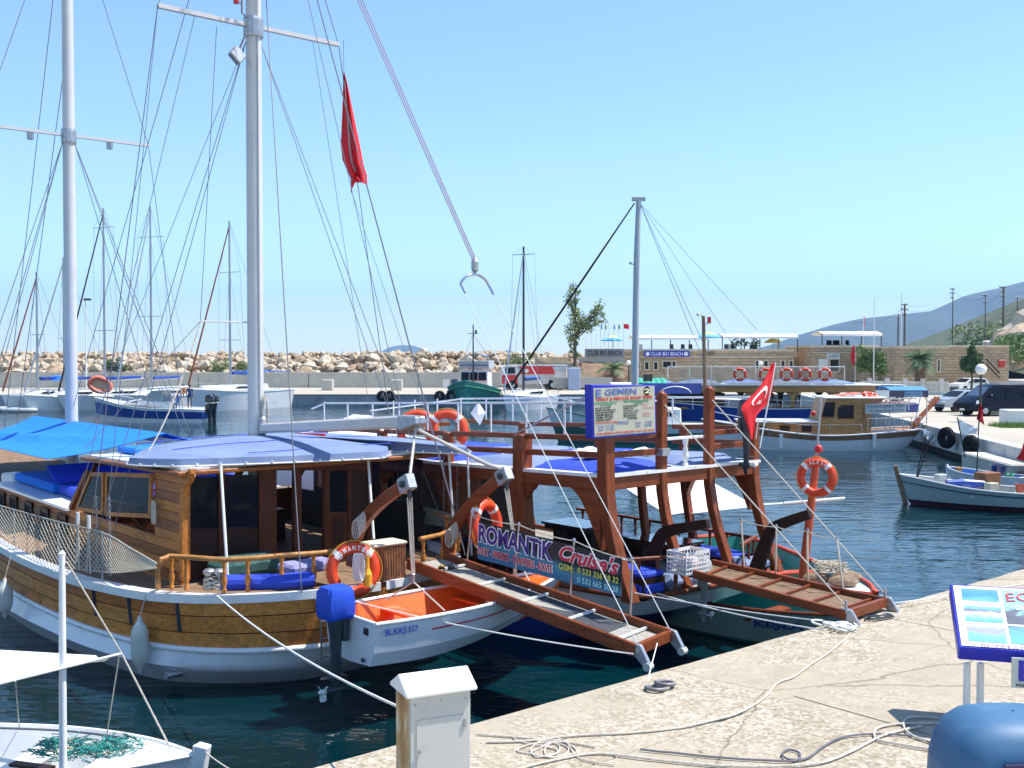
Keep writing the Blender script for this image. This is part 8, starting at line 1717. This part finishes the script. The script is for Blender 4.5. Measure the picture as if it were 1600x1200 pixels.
# teal hull under the tour boat bow, seen between the posts
# ================================================================== FAR YACHTS
def sailboat(label, pxm, ytop, ybase, Y, L, hd, mh=M_hullwhite, furl=M_darkw, extras='', W=None, spread=(.45, .72), zdeck=1.25, mastm=M_galv, boomcover=None):
    m = at(pxm, ybase, Y); hd = Vector((hd[0], hd[1], 0)).normalized(); o_ = Vector((m.x, Y, 0)) - hd * L * .58; fr = Fr((o_.x, o_.y), (hd.x, hd.y)); W = W or L * .3
    th, g_, md = decked_boat('sailing_yacht', label, fr, L, W, (zdeck - .1, zdeck - .15, zdeck + .2), mh, M_navy, None, M_white, transom=.75, counter=.02, group='yachts moored at the far quay')
    MB().prism([fr(L * .25, -W * .28, zdeck - .1), fr(L * .72, -W * .2, zdeck), fr(L * .60, -W * .18, zdeck + .45), fr(L * .27, -W * .26, zdeck + .5)], Vector((fr.P[0], fr.P[1], 0)) * W * .5).build('cabin', M_white, th, bevel=.05)
    for q in (-1,): MB().prism([fr(L * .33, -W * .272, zdeck + .12), fr(L * .6, -W * .222, zdeck + .18), fr(L * .56, -W * .215, zdeck + .34), fr(L * .33, -W * .268, zdeck + .34)], Vector((fr.P[0], fr.P[1], 0)) * -.02).build('cabin_window', M_glass, th)
    zt = at(pxm, ytop, Y).z; mt = L * .58; MB().tube([fr(mt, 0, zdeck), fr(mt, 0, zt)], [.12, .085], 8).build('mast', mastm, th)
    for f in spread: 
        z_ = zdeck + (zt - zdeck) * f; MB().tube([fr(mt, -W * .36, z_ - .05), fr(mt, W * .36, z_ - .05)], .03, 4).build('spreader', mastm, th)
    mb = MB()
    for q in (-1, 1):
        z_ = zdeck + (zt - zdeck) * spread[-1]; mb.tube([fr(mt, 0, zt - .1), fr(mt, q * W * .36, z_), fr(mt - .2, q * W * .46, zdeck)], .014, 3); mb.tube([fr(mt, 0, z_), fr(mt - .5, q * W * .46, zdeck)], .013, 3)
    mb.tube([fr(mt, 0, zt), fr(.2, 0, zdeck)], .014, 3); mb.build('shrouds', M_wire, th)
    MB().tube([fr(L * .985, 0, zdeck + .5), fr(mt + .05, 0, zt - .6)], [.085, .05], 6).build('furled_jib', furl, th)
    bz = zdeck + 1.35; MB().tube([fr(mt - .1, 0, bz), fr(L * .22, 0, bz + .1)], .09, 6).build('boom', mastm, th); MB().tube([fr(mt - .2, 0, bz + .16), fr(L * .24, 0, bz + .22)], [.17, .12], 8).build('sail_cover', boomcover or M_blueb, th)
    mb = MB()
    for q in (-1, 1):
        pts = [fr(g[0] * .98, q * max(0, g[1] - .08), g[2] + .6) for g in (cr(g_, .25 + .75 * i / 8) for i in range(9))]; mb.tube(pts, .018, 3)
        for i in range(0, 9): g = cr(g_, .25 + .75 * i / 8); mb.tube([fr(g[0] * .98, q * max(0, g[1] - .08), g[2]), fr(g[0] * .98, q * max(0, g[1] - .08), g[2] + .6)], .02, 3)
    mb.build('guard_wires', M_chrome, th)
    if 'bimini' in extras: MB().prism([fr(L * .05, -W * .35, zdeck + 1.6), fr(L * .3, -W * .35, zdeck + 1.75), fr(L * .42, -W * .33, zdeck + 1.3), fr(L * .3, -W * .35, zdeck + 1.68), fr(L * .05, -W * .35, zdeck + 1.54)], Vector((fr.P[0], fr.P[1], 0)) * W * .7).build('bimini', M_awn, th)
    if 'dinghy' in extras: 
        c = fr(L * .76, 0, zdeck + .25); pts = [c + Vector((fr.P[0], fr.P[1], 0)) * .55 * math.cos(a_) * (1 if math.sin(a_) < .3 else .8) + Vector((fr.U[0], fr.U[1], 0)) * 1.1 * math.sin(a_) for a_ in [2 * PI * i / 20 for i in range(20)]]; MB().tube(pts, .2, 8, True).build('upturned_tender', M_white, th, smooth=True)
    return th, fr, g_
sailboat('small sloop with a dark red furled jib, farthest left of the moored yachts', 59, 425, 612, 97, 8.5, (-.50, -.86), furl=M_red, spread=(.5,), extras='bimini')
sailboat('second small sloop from the left, just left of the big mast', 101, 402, 612, 96, 9, (-.62, -.79), furl=M_galv, spread=(.42,))
sailboat('white yacht with a tall mast and dark furled jib, third mast from the left', 164, 325, 606, 98, 12, (-.50, -.87), spread=(.35, .9), extras='')
sailboat('yacht with tall twin-spreader mast behind the blue motorboat', 237, 322, 606, 99, 12.5, (-.30, -.95), furl=M_galv, spread=(.42, .84))
sailboat('white sloop with an upturned tender on its bow, right of the blue motorboat', 360, 345, 610, 97, 12, (-.52, -.86), furl=M_red, extras='bimini dinghy', spread=(.3, .7), zdeck=1.75, mh=M_hullwhite)
sailboat('white sloop with black mast moored before the red and white truck', 818, 385, 612, 97, 10, (-.42, -.9), furl=M_galv, spread=(.28, .95), mastm=M_greymetal)
for px0, px1, y_, lab in ((-10, 38, 619, 'grey white yacht hull cut by the left edge'),):
    fr = Fr((at(45, 620, 99).x, 99), (-1, -.12)); th, _, _ = decked_boat('sailing_yacht', lab, fr, 11, 3.4, (1.3, 1.2, 1.5), mat('hull_grey', (.45, .50, .55), .4, var=.05), M_navy, None, M_white, transom=.8); MB().prism([fr(3, -1, 1.2), fr(7, -.8, 1.3), fr(6.5, -.7, 1.7), fr(3.2, -.9, 1.75)], (0, 1.8, 0)).build('cabin', M_white, th)
# orange inflatable standing on the foredeck of the third yacht
c = at(156, 601, 95); th = thing('inflatable_tender', 'pink orange inflatable tender propped upright on a yacht behind the big mast', 'dinghy', c, 0)
pts = [c + Vector((.85 * math.cos(a_) * (1 - .25 * max(0, math.sin(a_))) + .35 * math.sin(a_) * -.6, .2 * math.cos(a_), .62 * math.sin(a_))) for a_ in [2 * PI * i / 22 for i in range(22)]]; MB().tube(pts, .2, 8, True).build('tube', mat('tender_orange', (.65, .16, .10), .5), th, smooth=True); MB().add(pts, [tuple(range(22))]).build('floor', mat('tender_floor', (.6, .35, .2), .6), th)
# grey inflatable on the water, far left
th = thing('inflatable_tender', 'small grey inflatable floating at the far left behind the moored sloops', 'dinghy', at(25, 637, 93)); c = gz(24, 641, .15); pts = [c + Vector((1.7 * math.cos(a_), .6 * math.sin(a_), .1 * (math.cos(a_) < -.5))) for a_ in [2 * PI * i / 22 for i in range(22)]]; MB().tube(pts, .22, 8, True).build('tube', mat('tender_grey', (.35, .38, .40), .6), th, smooth=True); MB().add(pts, [tuple(range(22))]).build('floor', M_greymetal, th)
# blue motorboat
PF = Fr((gz(312, 663, 0).x, 78.5), (-1, .10)); L = 8.6
PB, pg, _ = decked_boat('motorboat', 'white and royal blue sport motorboat with twin black outboards, left middle distance', PF, L, 2.9, (.95, 1.05, 1.75), M_hullwhite, M_white, None, M_white, transom=.85, counter=.02, flare=.8)
mb = hull_part(PF, 0, [(a, b + .012, c * .86 - .02) for a, b, c in [(q[0], q[1] * .985, q[2]) for q in pg]], [(a * .985, b * .88 + .012, .30 + .3 * (a / L) ** 3) for a, b, c in pg], 30, 2); mb.build('blue_topside', mat('royal_blue', (.012, .05, .26), .2, var=.05, coat=.5), PB, smooth=True)
MB().prism([PF(2.6, -1.0, 1.0), PF(6.8, -.6, 1.35), PF(4.6, -.9, 1.75), PF(4.2, -1.0, 1.6), PF(2.6, -1.05, 1.5)], (0, 2.0, 0)).build('cabin', M_white, PB, bevel=.05)
MB().prism([PF(4.9, -1.0, 1.45), PF(5.5, -.9, 1.42), PF(5.3, -.92, 1.5), PF(4.9, -.98, 1.56)], (0, -.05, 0)).build('cabin_window', M_glass, PB)
MB().prism([PF(4.6, -1.0, 1.72), PF(3.8, -1.0, 2.3), PF(3.0, -1.0, 2.3), PF(3.0, -1.0, 1.5), PF(4.2, -1.0, 1.6)], (0, 2.0, 0)).build('windscreen', mat('tinted_screen', (.25, .32, .36), .1, var=.1), PB, bevel=.02)
MB().prism([PF(1.6, -1.1, 2.50), PF(4.2, -1.0, 2.45), PF(4.2, -1.0, 2.53), PF(1.6, -1.1, 2.62)], (0, 2.2, 0)).build('hard_top', M_white, PB, bevel=.03)
for t_ in (1.7, 3.0, 4.1):
    for q in (-1, 1): MB().tube([PF(t_ + .1, q * 1.0, 1.0), PF(t_, q * 1.0, 2.5)], .03, 5).build('hard_top_post', M_chrome, PB)
mb = MB(); mb.tube([PF(5.2, -1.0, 1.75), PF(7, -.6, 2.05), PF(8.5, -.05, 2.25)], .028, 5)
for t_, s_ in ((5.4, -1.05), (6.1, -.9), (6.8, -.7), (7.5, -.5), (8.1, -.25)): mb.tube([PF(t_ + .25, s_, 1.3 + .05 * (t_ - 5)), PF(t_, s_, 1.75 + .15 * (t_ - 5))], .024, 5)
mb.build('bow_rail', M_white, PB)
outboard('outboard_motor', 'nearer of two black outboard motors on the blue motorboat', PF(-.15, -.42, .80), (1, -.1, 0), M_blk2, M_blk2, 1.75, group='twin motors of the blue motorboat'); outboard('outboard_motor', 'farther of two black outboard motors on the blue motorboat', PF(-.15, .42, .80), (1, -.1, 0), M_blk2, M_blk2, 1.75, group='twin motors of the blue motorboat')
person('seated man in a blue shirt at the side of the blue motorboat', PF(2.0, -.75, .95), 1.7, True, mat('shirt_blue', (.08, .15, .40), .8), -.2); person('second person in dark clothes under the hard top of the blue motorboat', PF(1.5, .2, 1.0), 1.7, False, M_navy, .3)
person('person in an orange shirt on the yacht deck behind the blue motorboat', at(287, 622, 94), 1.6, True, mat('shirt_orange', (.6, .25, .08), .8), 0)
# green trawler, bow-on
KF2 = Fr((at(752, 600, 103).x, 104.5), (-.12, -1)); 
KB, kg2, _ = decked_boat('trawler', 'green wooden fishing trawler seen bow-on at the far quay', KF2, 10.0, 4.8, (1.5, 1.7, 2.65), M_teal, M_hullwhite, None, M_oak, transom=.7, flare=.75, wlz=.45)
bandtube(KF2, 0, [(a, b + .03, c * .82) for a, b, c in kg2], .05, 40).build('rubbing_strake', M_inkg, KB)
MB().prism([KF2(2.4, -1.35, 1.7), KF2(5.0, -1.3, 1.7), KF2(4.8, -1.25, 3.5), KF2(2.4, -1.3, 3.5)], Vector((KF2.P[0], KF2.P[1], 0)) * 2.6).build('wheelhouse', M_white, KB, bevel=.03)
for k in range(3): s0 = -1.15 + .8 * k; MB().prism([KF2(5.0, s0, 2.55), KF2(5.0, s0 + .7, 2.55), KF2(4.92, s0 + .7, 3.3), KF2(4.92, s0, 3.3)], KF2(.04, 0, 0) - KF2(0, 0, 0)).build('window', M_glass, KB)
MB().prism([KF2(2.2, -1.5, 3.6), KF2(4.9, -1.4, 3.6), KF2(4.9, 1.4, 3.6), KF2(2.2, 1.5, 3.6)], (0, 0, .75)).build('roof_box', mat('roofbox_grey', (.42, .45, .48), .6), KB, bevel=.03); MB().prism([KF2(4.93, -1.3, 3.9), KF2(4.93, 1.3, 3.9), KF2(4.93, 1.3, 3.97), KF2(4.93, -1.3, 3.97)], KF2(.02, 0, 0) - KF2(0, 0, 0)).build('blue_line', M_blueb, KB)
zc = at(750, 557, 100).z; rows = [[KF2(2.0 + 2.4 * j / 3, -1.1 + 2.2 * i / 8, zc + .22 * (1 - (i / 4 - 1) ** 2)) for i in range(9)] for j in range(4)]; MB().thick(rows, (0, 0, -.05)).build('bimini', M_blueb, KB)
for q in (-1, 1):
    for t_ in (2.2, 4.2): MB().tube([KF2(t_, q, 4.3), KF2(t_, q, zc + .05)], .03, 5).build('bimini_post', M_chrome, KB)
MB().tube([KF2(5.3, 0, 2.0), KF2(5.3, 0, at(747, 507, 99).z)], [.09, .05], 6).build('mast', M_greymetal, KB); MB().tube([KF2(5.3, -.45, at(747, 521, 99).z), KF2(5.3, .45, at(747, 521, 99).z)], .03, 4).build('crosstree', M_greymetal, KB); MB().box(KF2(5.3, -.25, at(747, 518, 99).z), (.2, .2, .28)).build('mast_lamp', M_blk2, KB)
MB().tube([KF2(5.3, 0, at(747, 521, 99).z), KF2(3, 1.3, 4.4)], .02, 3).build('stay', M_wire, KB); MB().tube([KF2(5.3, 0, at(747, 521, 99).z), KF2(3, -1.3, 4.4)], .02, 3).build('stay', M_wire, KB)
# tyres
def tyre(label, c, nrm, r_=.5, sub=.17):
    c = Vector(c); nrm = Vector(nrm).normalized(); x = nrm.cross(Vector((0, 0, 1))).normalized(); o = solo(MB().tube([c + x * math.cos(a_) * (r_ - sub) + Vector((0, 0, math.sin(a_) * (r_ - sub))) for a_ in [2 * PI * i / 20 for i in range(20)]], sub, 8, True), 'tyre', M_black, label, 'tyre', 'tyre fenders on the quays', smooth=True); return o
for px, py, lab in ((597, 619, 'left of two tyres hung together on the far quay'), (609, 619, 'right of two tyres hung together on the far quay'), (687, 619, 'single tyre on the far quay left of the green trawler'), (706, 619, 'tyre hanging on the bow flank of the green trawler')): tyre(lab, at(px, py, 105.6 if px < 700 else 97), (0, -1, 0), .55)
for px, py, Y_, lab in ((1479, 684, 50.5, 'larger black tyre on the right quay wall, left one'), (1517, 694, 46.5, 'black tyre on the right quay wall nearer the landing ledge')): c = at(px, py, Y_); tyre(lab, Vector((c.x - .0, c.y, c.z)), (-.93, -.36, 0), .52 if px < 1500 else .42, .2)
for k in range(3): c = gz(1568 + 14 * k, 722, .15); c = Vector((19.0 + .45 * k, 40.35, .15)); tyre(('left', 'middle', 'right')[k] + ' of three tyres at the foot of the landing ledge', c, (0, -1, 0), .4, .14)
# ================================================================== VEHICLES
def vehicle(name, label, c, hd, L, W, prof, belt, glass, body, wheels, wr=.33, cat='car', lights=True, mglass=M_glass, extra=None):
    # prof: closed side outline (x from the tail 0 to the nose L, z); glass: list of side window polygons
    c = Vector(c); hd = Vector((hd[0], hd[1], 0)).normalized(); fr = Fr((c.x - hd.x * L / 2, c.y - hd.y * L / 2), (hd.x, hd.y)); z0 = c.z
    th = thing(name, label, cat, c, fr.rz); n_ = len(prof); h_ = W / 2
    def ins(z_): return max(0, z_ - belt) * .22
    mb = MB(); rows = []
    for s_ in (-1, -.92, .92, 1):
        k = .06 if abs(s_) == 1 else 0; cx = sum(p_[0] for p_ in prof) / n_; cz = sum(p_[1] for p_ in prof) / n_
        rows.append([fr(cx + (x - cx) * (1 - k * .35), s_ * (h_ - ins(z_)), z0 + cz + (z_ - cz) * (1 - k)) for x, z_ in prof])
    mb.grid(rows, True); o0 = 0; mb.f.append(tuple(range(n_))); mb.f.append(tuple(range(3 * n_, 4 * n_))[::-1]); mb.build('body', body, th, smooth=30)
    for poly in glass:
        for s_ in (-1, 1): MB().prism([fr(x, s_ * (h_ - ins(z_) + .004), z0 + z_) for x, z_ in poly], Vector((fr.P[0], fr.P[1], 0)) * .012 * s_).build('side_window', mglass, th)
    for x in wheels:
        for s_ in (-1, 1):
            w_ = MB().lathe(fr(x, s_ * (h_ - .2), z0 + wr), [(wr * .6, 0), (wr, .02), (wr, .18), (wr * .9, .21), (wr * .6, .215)], 20, Vector((fr.P[0], fr.P[1], 0)) * s_).build('wheel', M_black, th, smooth=40); MB().lathe(fr(x, s_ * (h_ + .012), z0 + wr), [(wr * .58, -.02), (wr * .6, .0), (wr * .3, .012), (.05, .02)], 12, Vector((fr.P[0], fr.P[1], 0)) * s_).build('rim', M_galv, w_)
            MB().lathe(fr(x, s_ * (h_ - .02), z0 + wr), [(wr * 1.18, 0), (wr * 1.18, .012), (wr * 1.0, .012)], 20, Vector((fr.P[0], fr.P[1], 0)) * s_).build('wheel_arch', M_black, th)
    if extra: extra(th, fr, z0, h_)
    return th
# dark blue van
vp = [(0, .35), (0, 1.0), (.08, 1.75), (.25, 1.9), (2.9, 1.93), (3.35, 1.8), (4.05, 1.15), (4.55, 1.0), (4.72, .75), (4.74, .35)]
M_van = mat('van_navy', (.005, .007, .020), .35, var=.1, spec=.2)
def vex(th, fr, z0, h_):
    a, b = (3.42, 1.76), (4.0, 1.20); MB().add([fr(a[0] + .03, -h_ + .26, z0 + a[1] + .02), fr(a[0] + .03, h_ - .26, z0 + a[1] + .02), fr(b[0] + .03, h_ - .14, z0 + b[1] + .02), fr(b[0] + .03, -h_ + .14, z0 + b[1] + .02)], [(0, 1, 2, 3)]).build('windscreen', mat('windscreen_sky', (.06, .10, .16), .05, var=.1, coat=.6), th)
    for s_ in (-1, 1): MB().prism([fr(4.6, s_ * (h_ - .06), z0 + .72), fr(4.28, s_ * (h_ + .004), z0 + .78), fr(4.3, s_ * (h_ + .004), z0 + .98), fr(4.52, s_ * (h_ - .05), z0 + .95)], Vector((0, -.02, 0))).build('headlight', M_inkw, th); MB().box(fr(3.55, s_ * (h_ + .1), z0 + 1.22), (.14, .18, .2), fr.rz).build('mirror', M_van, th, bevel=.03)
    MB().box(fr(4.76, 0, z0 + .55), (.03, W_g, .2), fr.rz).build('grille', M_black, th); MB().box(fr(4.78, 0, z0 + .4), (.02, .5, .11), fr.rz).build('number_plate', M_inkw, th)
    mb = MB(); 
    for s_ in (-1, 1): mb.tube([fr(.5, s_ * (h_ - .25), z0 + 1.97), fr(2.8, s_ * (h_ - .25), z0 + 1.99)], .02, 5)
    mb.build('roof_bars', M_galv, th)
W_g = 1.1
vp = [(0, .35), (0, 1.0), (.10, 1.78), (.30, 1.92), (2.8, 1.95), (3.3, 1.84), (4.0, 1.22), (4.5, 1.02), (4.74, .78), (4.76, .35)]
vc = gz(1562, 650, GZ); vehicle('parked_van', 'dark navy passenger van parked side-on at the right edge', Vector((vc.x + .15, vc.y + .6, GZ)), (-.985, -.17), 4.8, 1.9, vp, 1.05, [[(.25, 1.12), (1.35, 1.12), (1.35, 1.68), (.35, 1.68)], [(1.45, 1.12), (2.45, 1.12), (2.45, 1.68), (1.45, 1.68)], [(2.55, 1.12), (3.55, 1.14), (3.15, 1.66), (2.55, 1.68)]], M_van, (.95, 3.85), .34, 'van', extra=vex)
cp = [(0, .32), (0, .85), (.12, 1.0), (.5, 1.36), (1.9, 1.42), (2.35, 1.36), (3.05, .98), (3.85, .82), (4.0, .62), (4.02, .32)]
cg_ = [[(.45, .96), (1.25, .96), (1.25, 1.30), (.62, 1.28)], [(1.33, .96), (2.05, .96), (2.05, 1.32), (1.33, 1.31)], [(2.12, .96), (2.85, .96), (2.3, 1.30), (2.12, 1.32)]]
def cex(th, fr, z0, h_):
    MB().add([fr(2.42, -h_ + .2, z0 + 1.35), fr(2.42, h_ - .2, z0 + 1.35), fr(3.05, h_ - .12, z0 + 1.01), fr(3.05, -h_ + .12, z0 + 1.01)], [(0, 1, 2, 3)]).build('windscreen', M_glass, th); MB().add([fr(.04, -h_ + .16, z0 + .98), fr(.04, h_ - .16, z0 + .98), fr(.46, h_ - .2, z0 + 1.35), fr(.46, -h_ + .2, z0 + 1.35)], [(0, 1, 2, 3)]).build('rear_window', M_glass, th)
    for s_ in (-1, 1): MB().box(fr(4.0, s_ * (h_ - .2), z0 + .68), (.05, .32, .14), fr.rz).build('headlight', M_inkw, th); MB().box(fr(-.0, s_ * (h_ - .16), z0 + .75), (.05, .2, .22), fr.rz).build('tail_light', M_red2, th)
    MB().box(fr(4.02, 0, z0 + .42), (.06, h_ * 1.7, .16), fr.rz).build('bumper', M_greymetal, th)
M_silver = mat('silver_car', (.45, .47, .50), .3, .5, var=.05); M_carw = mat('car_white', (.66, .68, .66), .3, var=.04, coat=.4)
a = at(1463, 640, 71); vehicle('parked_car', 'silver car with its nose showing in front of the dark van', Vector((a.x + 1.95, 71.6, GZ)), (-.95, -.3), 4.0, 1.65, cp, .95, cg_, M_silver, (.75, 3.2), .29, extra=cex)
a = at(1513, 603, 110.4); vehicle('parked_car', 'white hatchback parked by the stone building beside the round tree', Vector((a.x, 110.4, GZ)), (-.93, -.36), 4.1, 1.65, cp, .95, cg_, M_carw, (.75, 3.2), .30, extra=cex)
wp_ = [(0, .32), (0, .9), (.1, 1.0), (.42, 1.38), (2.4, 1.43), (2.75, 1.36), (3.35, .98), (4.15, .84), (4.3, .62), (4.32, .32)]
a = at(1374, 612, 86); vehicle('parked_car', 'white estate car parked behind the tour boat stern', Vector((a.x, 86, GZ)), (-.99, .1), 4.3, 1.65, wp_, .95, [[(.35, .97), (1.1, .97), (1.1, 1.33), (.5, 1.32)], [(1.18, .97), (1.95, .97), (1.95, 1.34), (1.18, 1.34)], [(2.02, .97), (3.1, .97), (2.7, 1.30), (2.02, 1.34)]], M_carw, (.8, 3.45), .30, extra=lambda th, fr, z0, h_: MB().add([fr(2.82, -h_ + .2, z0 + 1.35), fr(2.82, h_ - .2, z0 + 1.35), fr(3.35, h_ - .12, z0 + 1.01), fr(3.35, -h_ + .12, z0 + 1.01)], [(0, 1, 2, 3)]).build('windscreen', M_glass, th))
# red and white truck
tp = [(0, .7), (0, 2.55), (.1, 2.62), (5.3, 2.62), (5.45, 2.3), (5.5, 2.75), (6.9, 2.75), (7.15, 2.6), (7.3, 1.5), (7.32, .6)]
def tex(th, fr, z0, h_):
    for s_ in (-1, 1):
        MB().prism([fr(1.35, s_ * (h_ - .27), z0 + 1.75), fr(5.2, s_ * (h_ - .27), z0 + 1.75), fr(5.2, s_ * (h_ - .32), z0 + 2.56), fr(1.65, s_ * (h_ - .32), z0 + 2.56)], Vector((fr.P[0], fr.P[1], 0)) * .28 * s_).build('red_panel', M_red2, th); MB().prism([fr(5.5, s_ * (h_ - .1), z0 + .7), fr(7.25, s_ * (h_ - .1), z0 + .7), fr(7.2, s_ * (h_ - .1), z0 + 1.65), fr(5.5, s_ * (h_ - .1), z0 + 1.65)], Vector((fr.P[0], fr.P[1], 0)) * .11 * s_).build('red_panel', M_red2, th)
        MB().lathe(fr(4.5, s_ * (h_ + .03), z0 + 2.1), [(.22, -.02), (.22, .01), (0, .01)], 14, Vector((fr.P[0], fr.P[1], 0)) * s_).build('emblem', M_pale, th)
    MB().add([fr(7.22, -h_ + .2, z0 + 1.8), fr(7.22, h_ - .2, z0 + 1.8), fr(7.12, h_ - .25, z0 + 2.5), fr(7.12, -h_ + .25, z0 + 2.5)], [(0, 1, 2, 3)]).build('windscreen', M_glass, th)
    MB().box(fr(2.7, 0, z0 + 2.70), (5.4, 2 * h_ - .3, .12), fr.rz).build('roof_cover', M_white, th)
a = at(833, 606, 120); vehicle('fire_truck', 'red and white tanker truck parked on the far quay', Vector((a.x, 120, 1.06)), (-1, -.10), 7.3, 2.4, tp, 1.7, [[(5.75, 1.8), (6.85, 1.8), (6.8, 2.5), (5.75, 2.5)]], mat('truck_cream', (.55, .53, .50), .5, var=.06), (1.6, 6.1), .55, 'truck', extra=tex)
bb = thing('notice_board', 'dark blue panelled notice boards on the parapet left of the green trawler', 'sign', at(710, 600, 126)); MB().box(at(710, 600, 126), (.75, .08, 1.1)).build('board', M_navy, bb); MB().box(at(697, 600, 126), (.7, .08, 1.1)).build('board', M_pale, bb)
# chair and table on the right quay
cc_ = thing('cafe_chair', 'brown chair standing in front of the dark van near the globe lamp', 'chair', gz(1512, 648, GZ)); c = gz(1512, 648, GZ)
MB().box(c + Vector((0, 0, .45)), (.45, .45, .05)).build('seat', M_darkw, cc_); MB().box(c + Vector((.2, .0, .75)), (.05, .45, .55)).build('backrest', M_wicker, cc_)
for dx in (-.2, .2):
    for dy in (-.2, .2): MB().box(c + Vector((dx, dy, .22)), (.04, .04, .45)).build('leg', M_darkw, cc_)
ct_ = thing('cafe_table', 'small dark table beside the brown chair on the right quay', 'table', gz(1502, 646, GZ)); c = gz(1501, 646, GZ); MB().box(c + Vector((0, 0, .7)), (.7, .6, .05)).build('tabletop', M_darkw, ct_); MB().tube([c, c + Vector((0, 0, .7))], .04, 6).build('leg', M_darkw, ct_)
# haze over the far distance
a_ = bpy.data.materials.new('haze'); a_.use_nodes = True; n = a_.node_tree.nodes; n.clear(); o_ = n.new('ShaderNodeOutputMaterial'); v_ = n.new('ShaderNodeVolumePrincipled'); v_.inputs['Color'].default_value = (.40, .66, 1, 1); v_.inputs['Density'].default_value = HAZE; v_.inputs['Anisotropy'].default_value = .1; a_.node_tree.links.new(v_.outputs[0], o_.inputs['Volume'])
mb = MB().box((0, 3000, 220), (16000, 9000, 448)); hz = mb.build('haze', a_, None, kind='stuff'); hz['label'] = 'thin blue air haze over the whole harbour'; hz['category'] = 'haze'
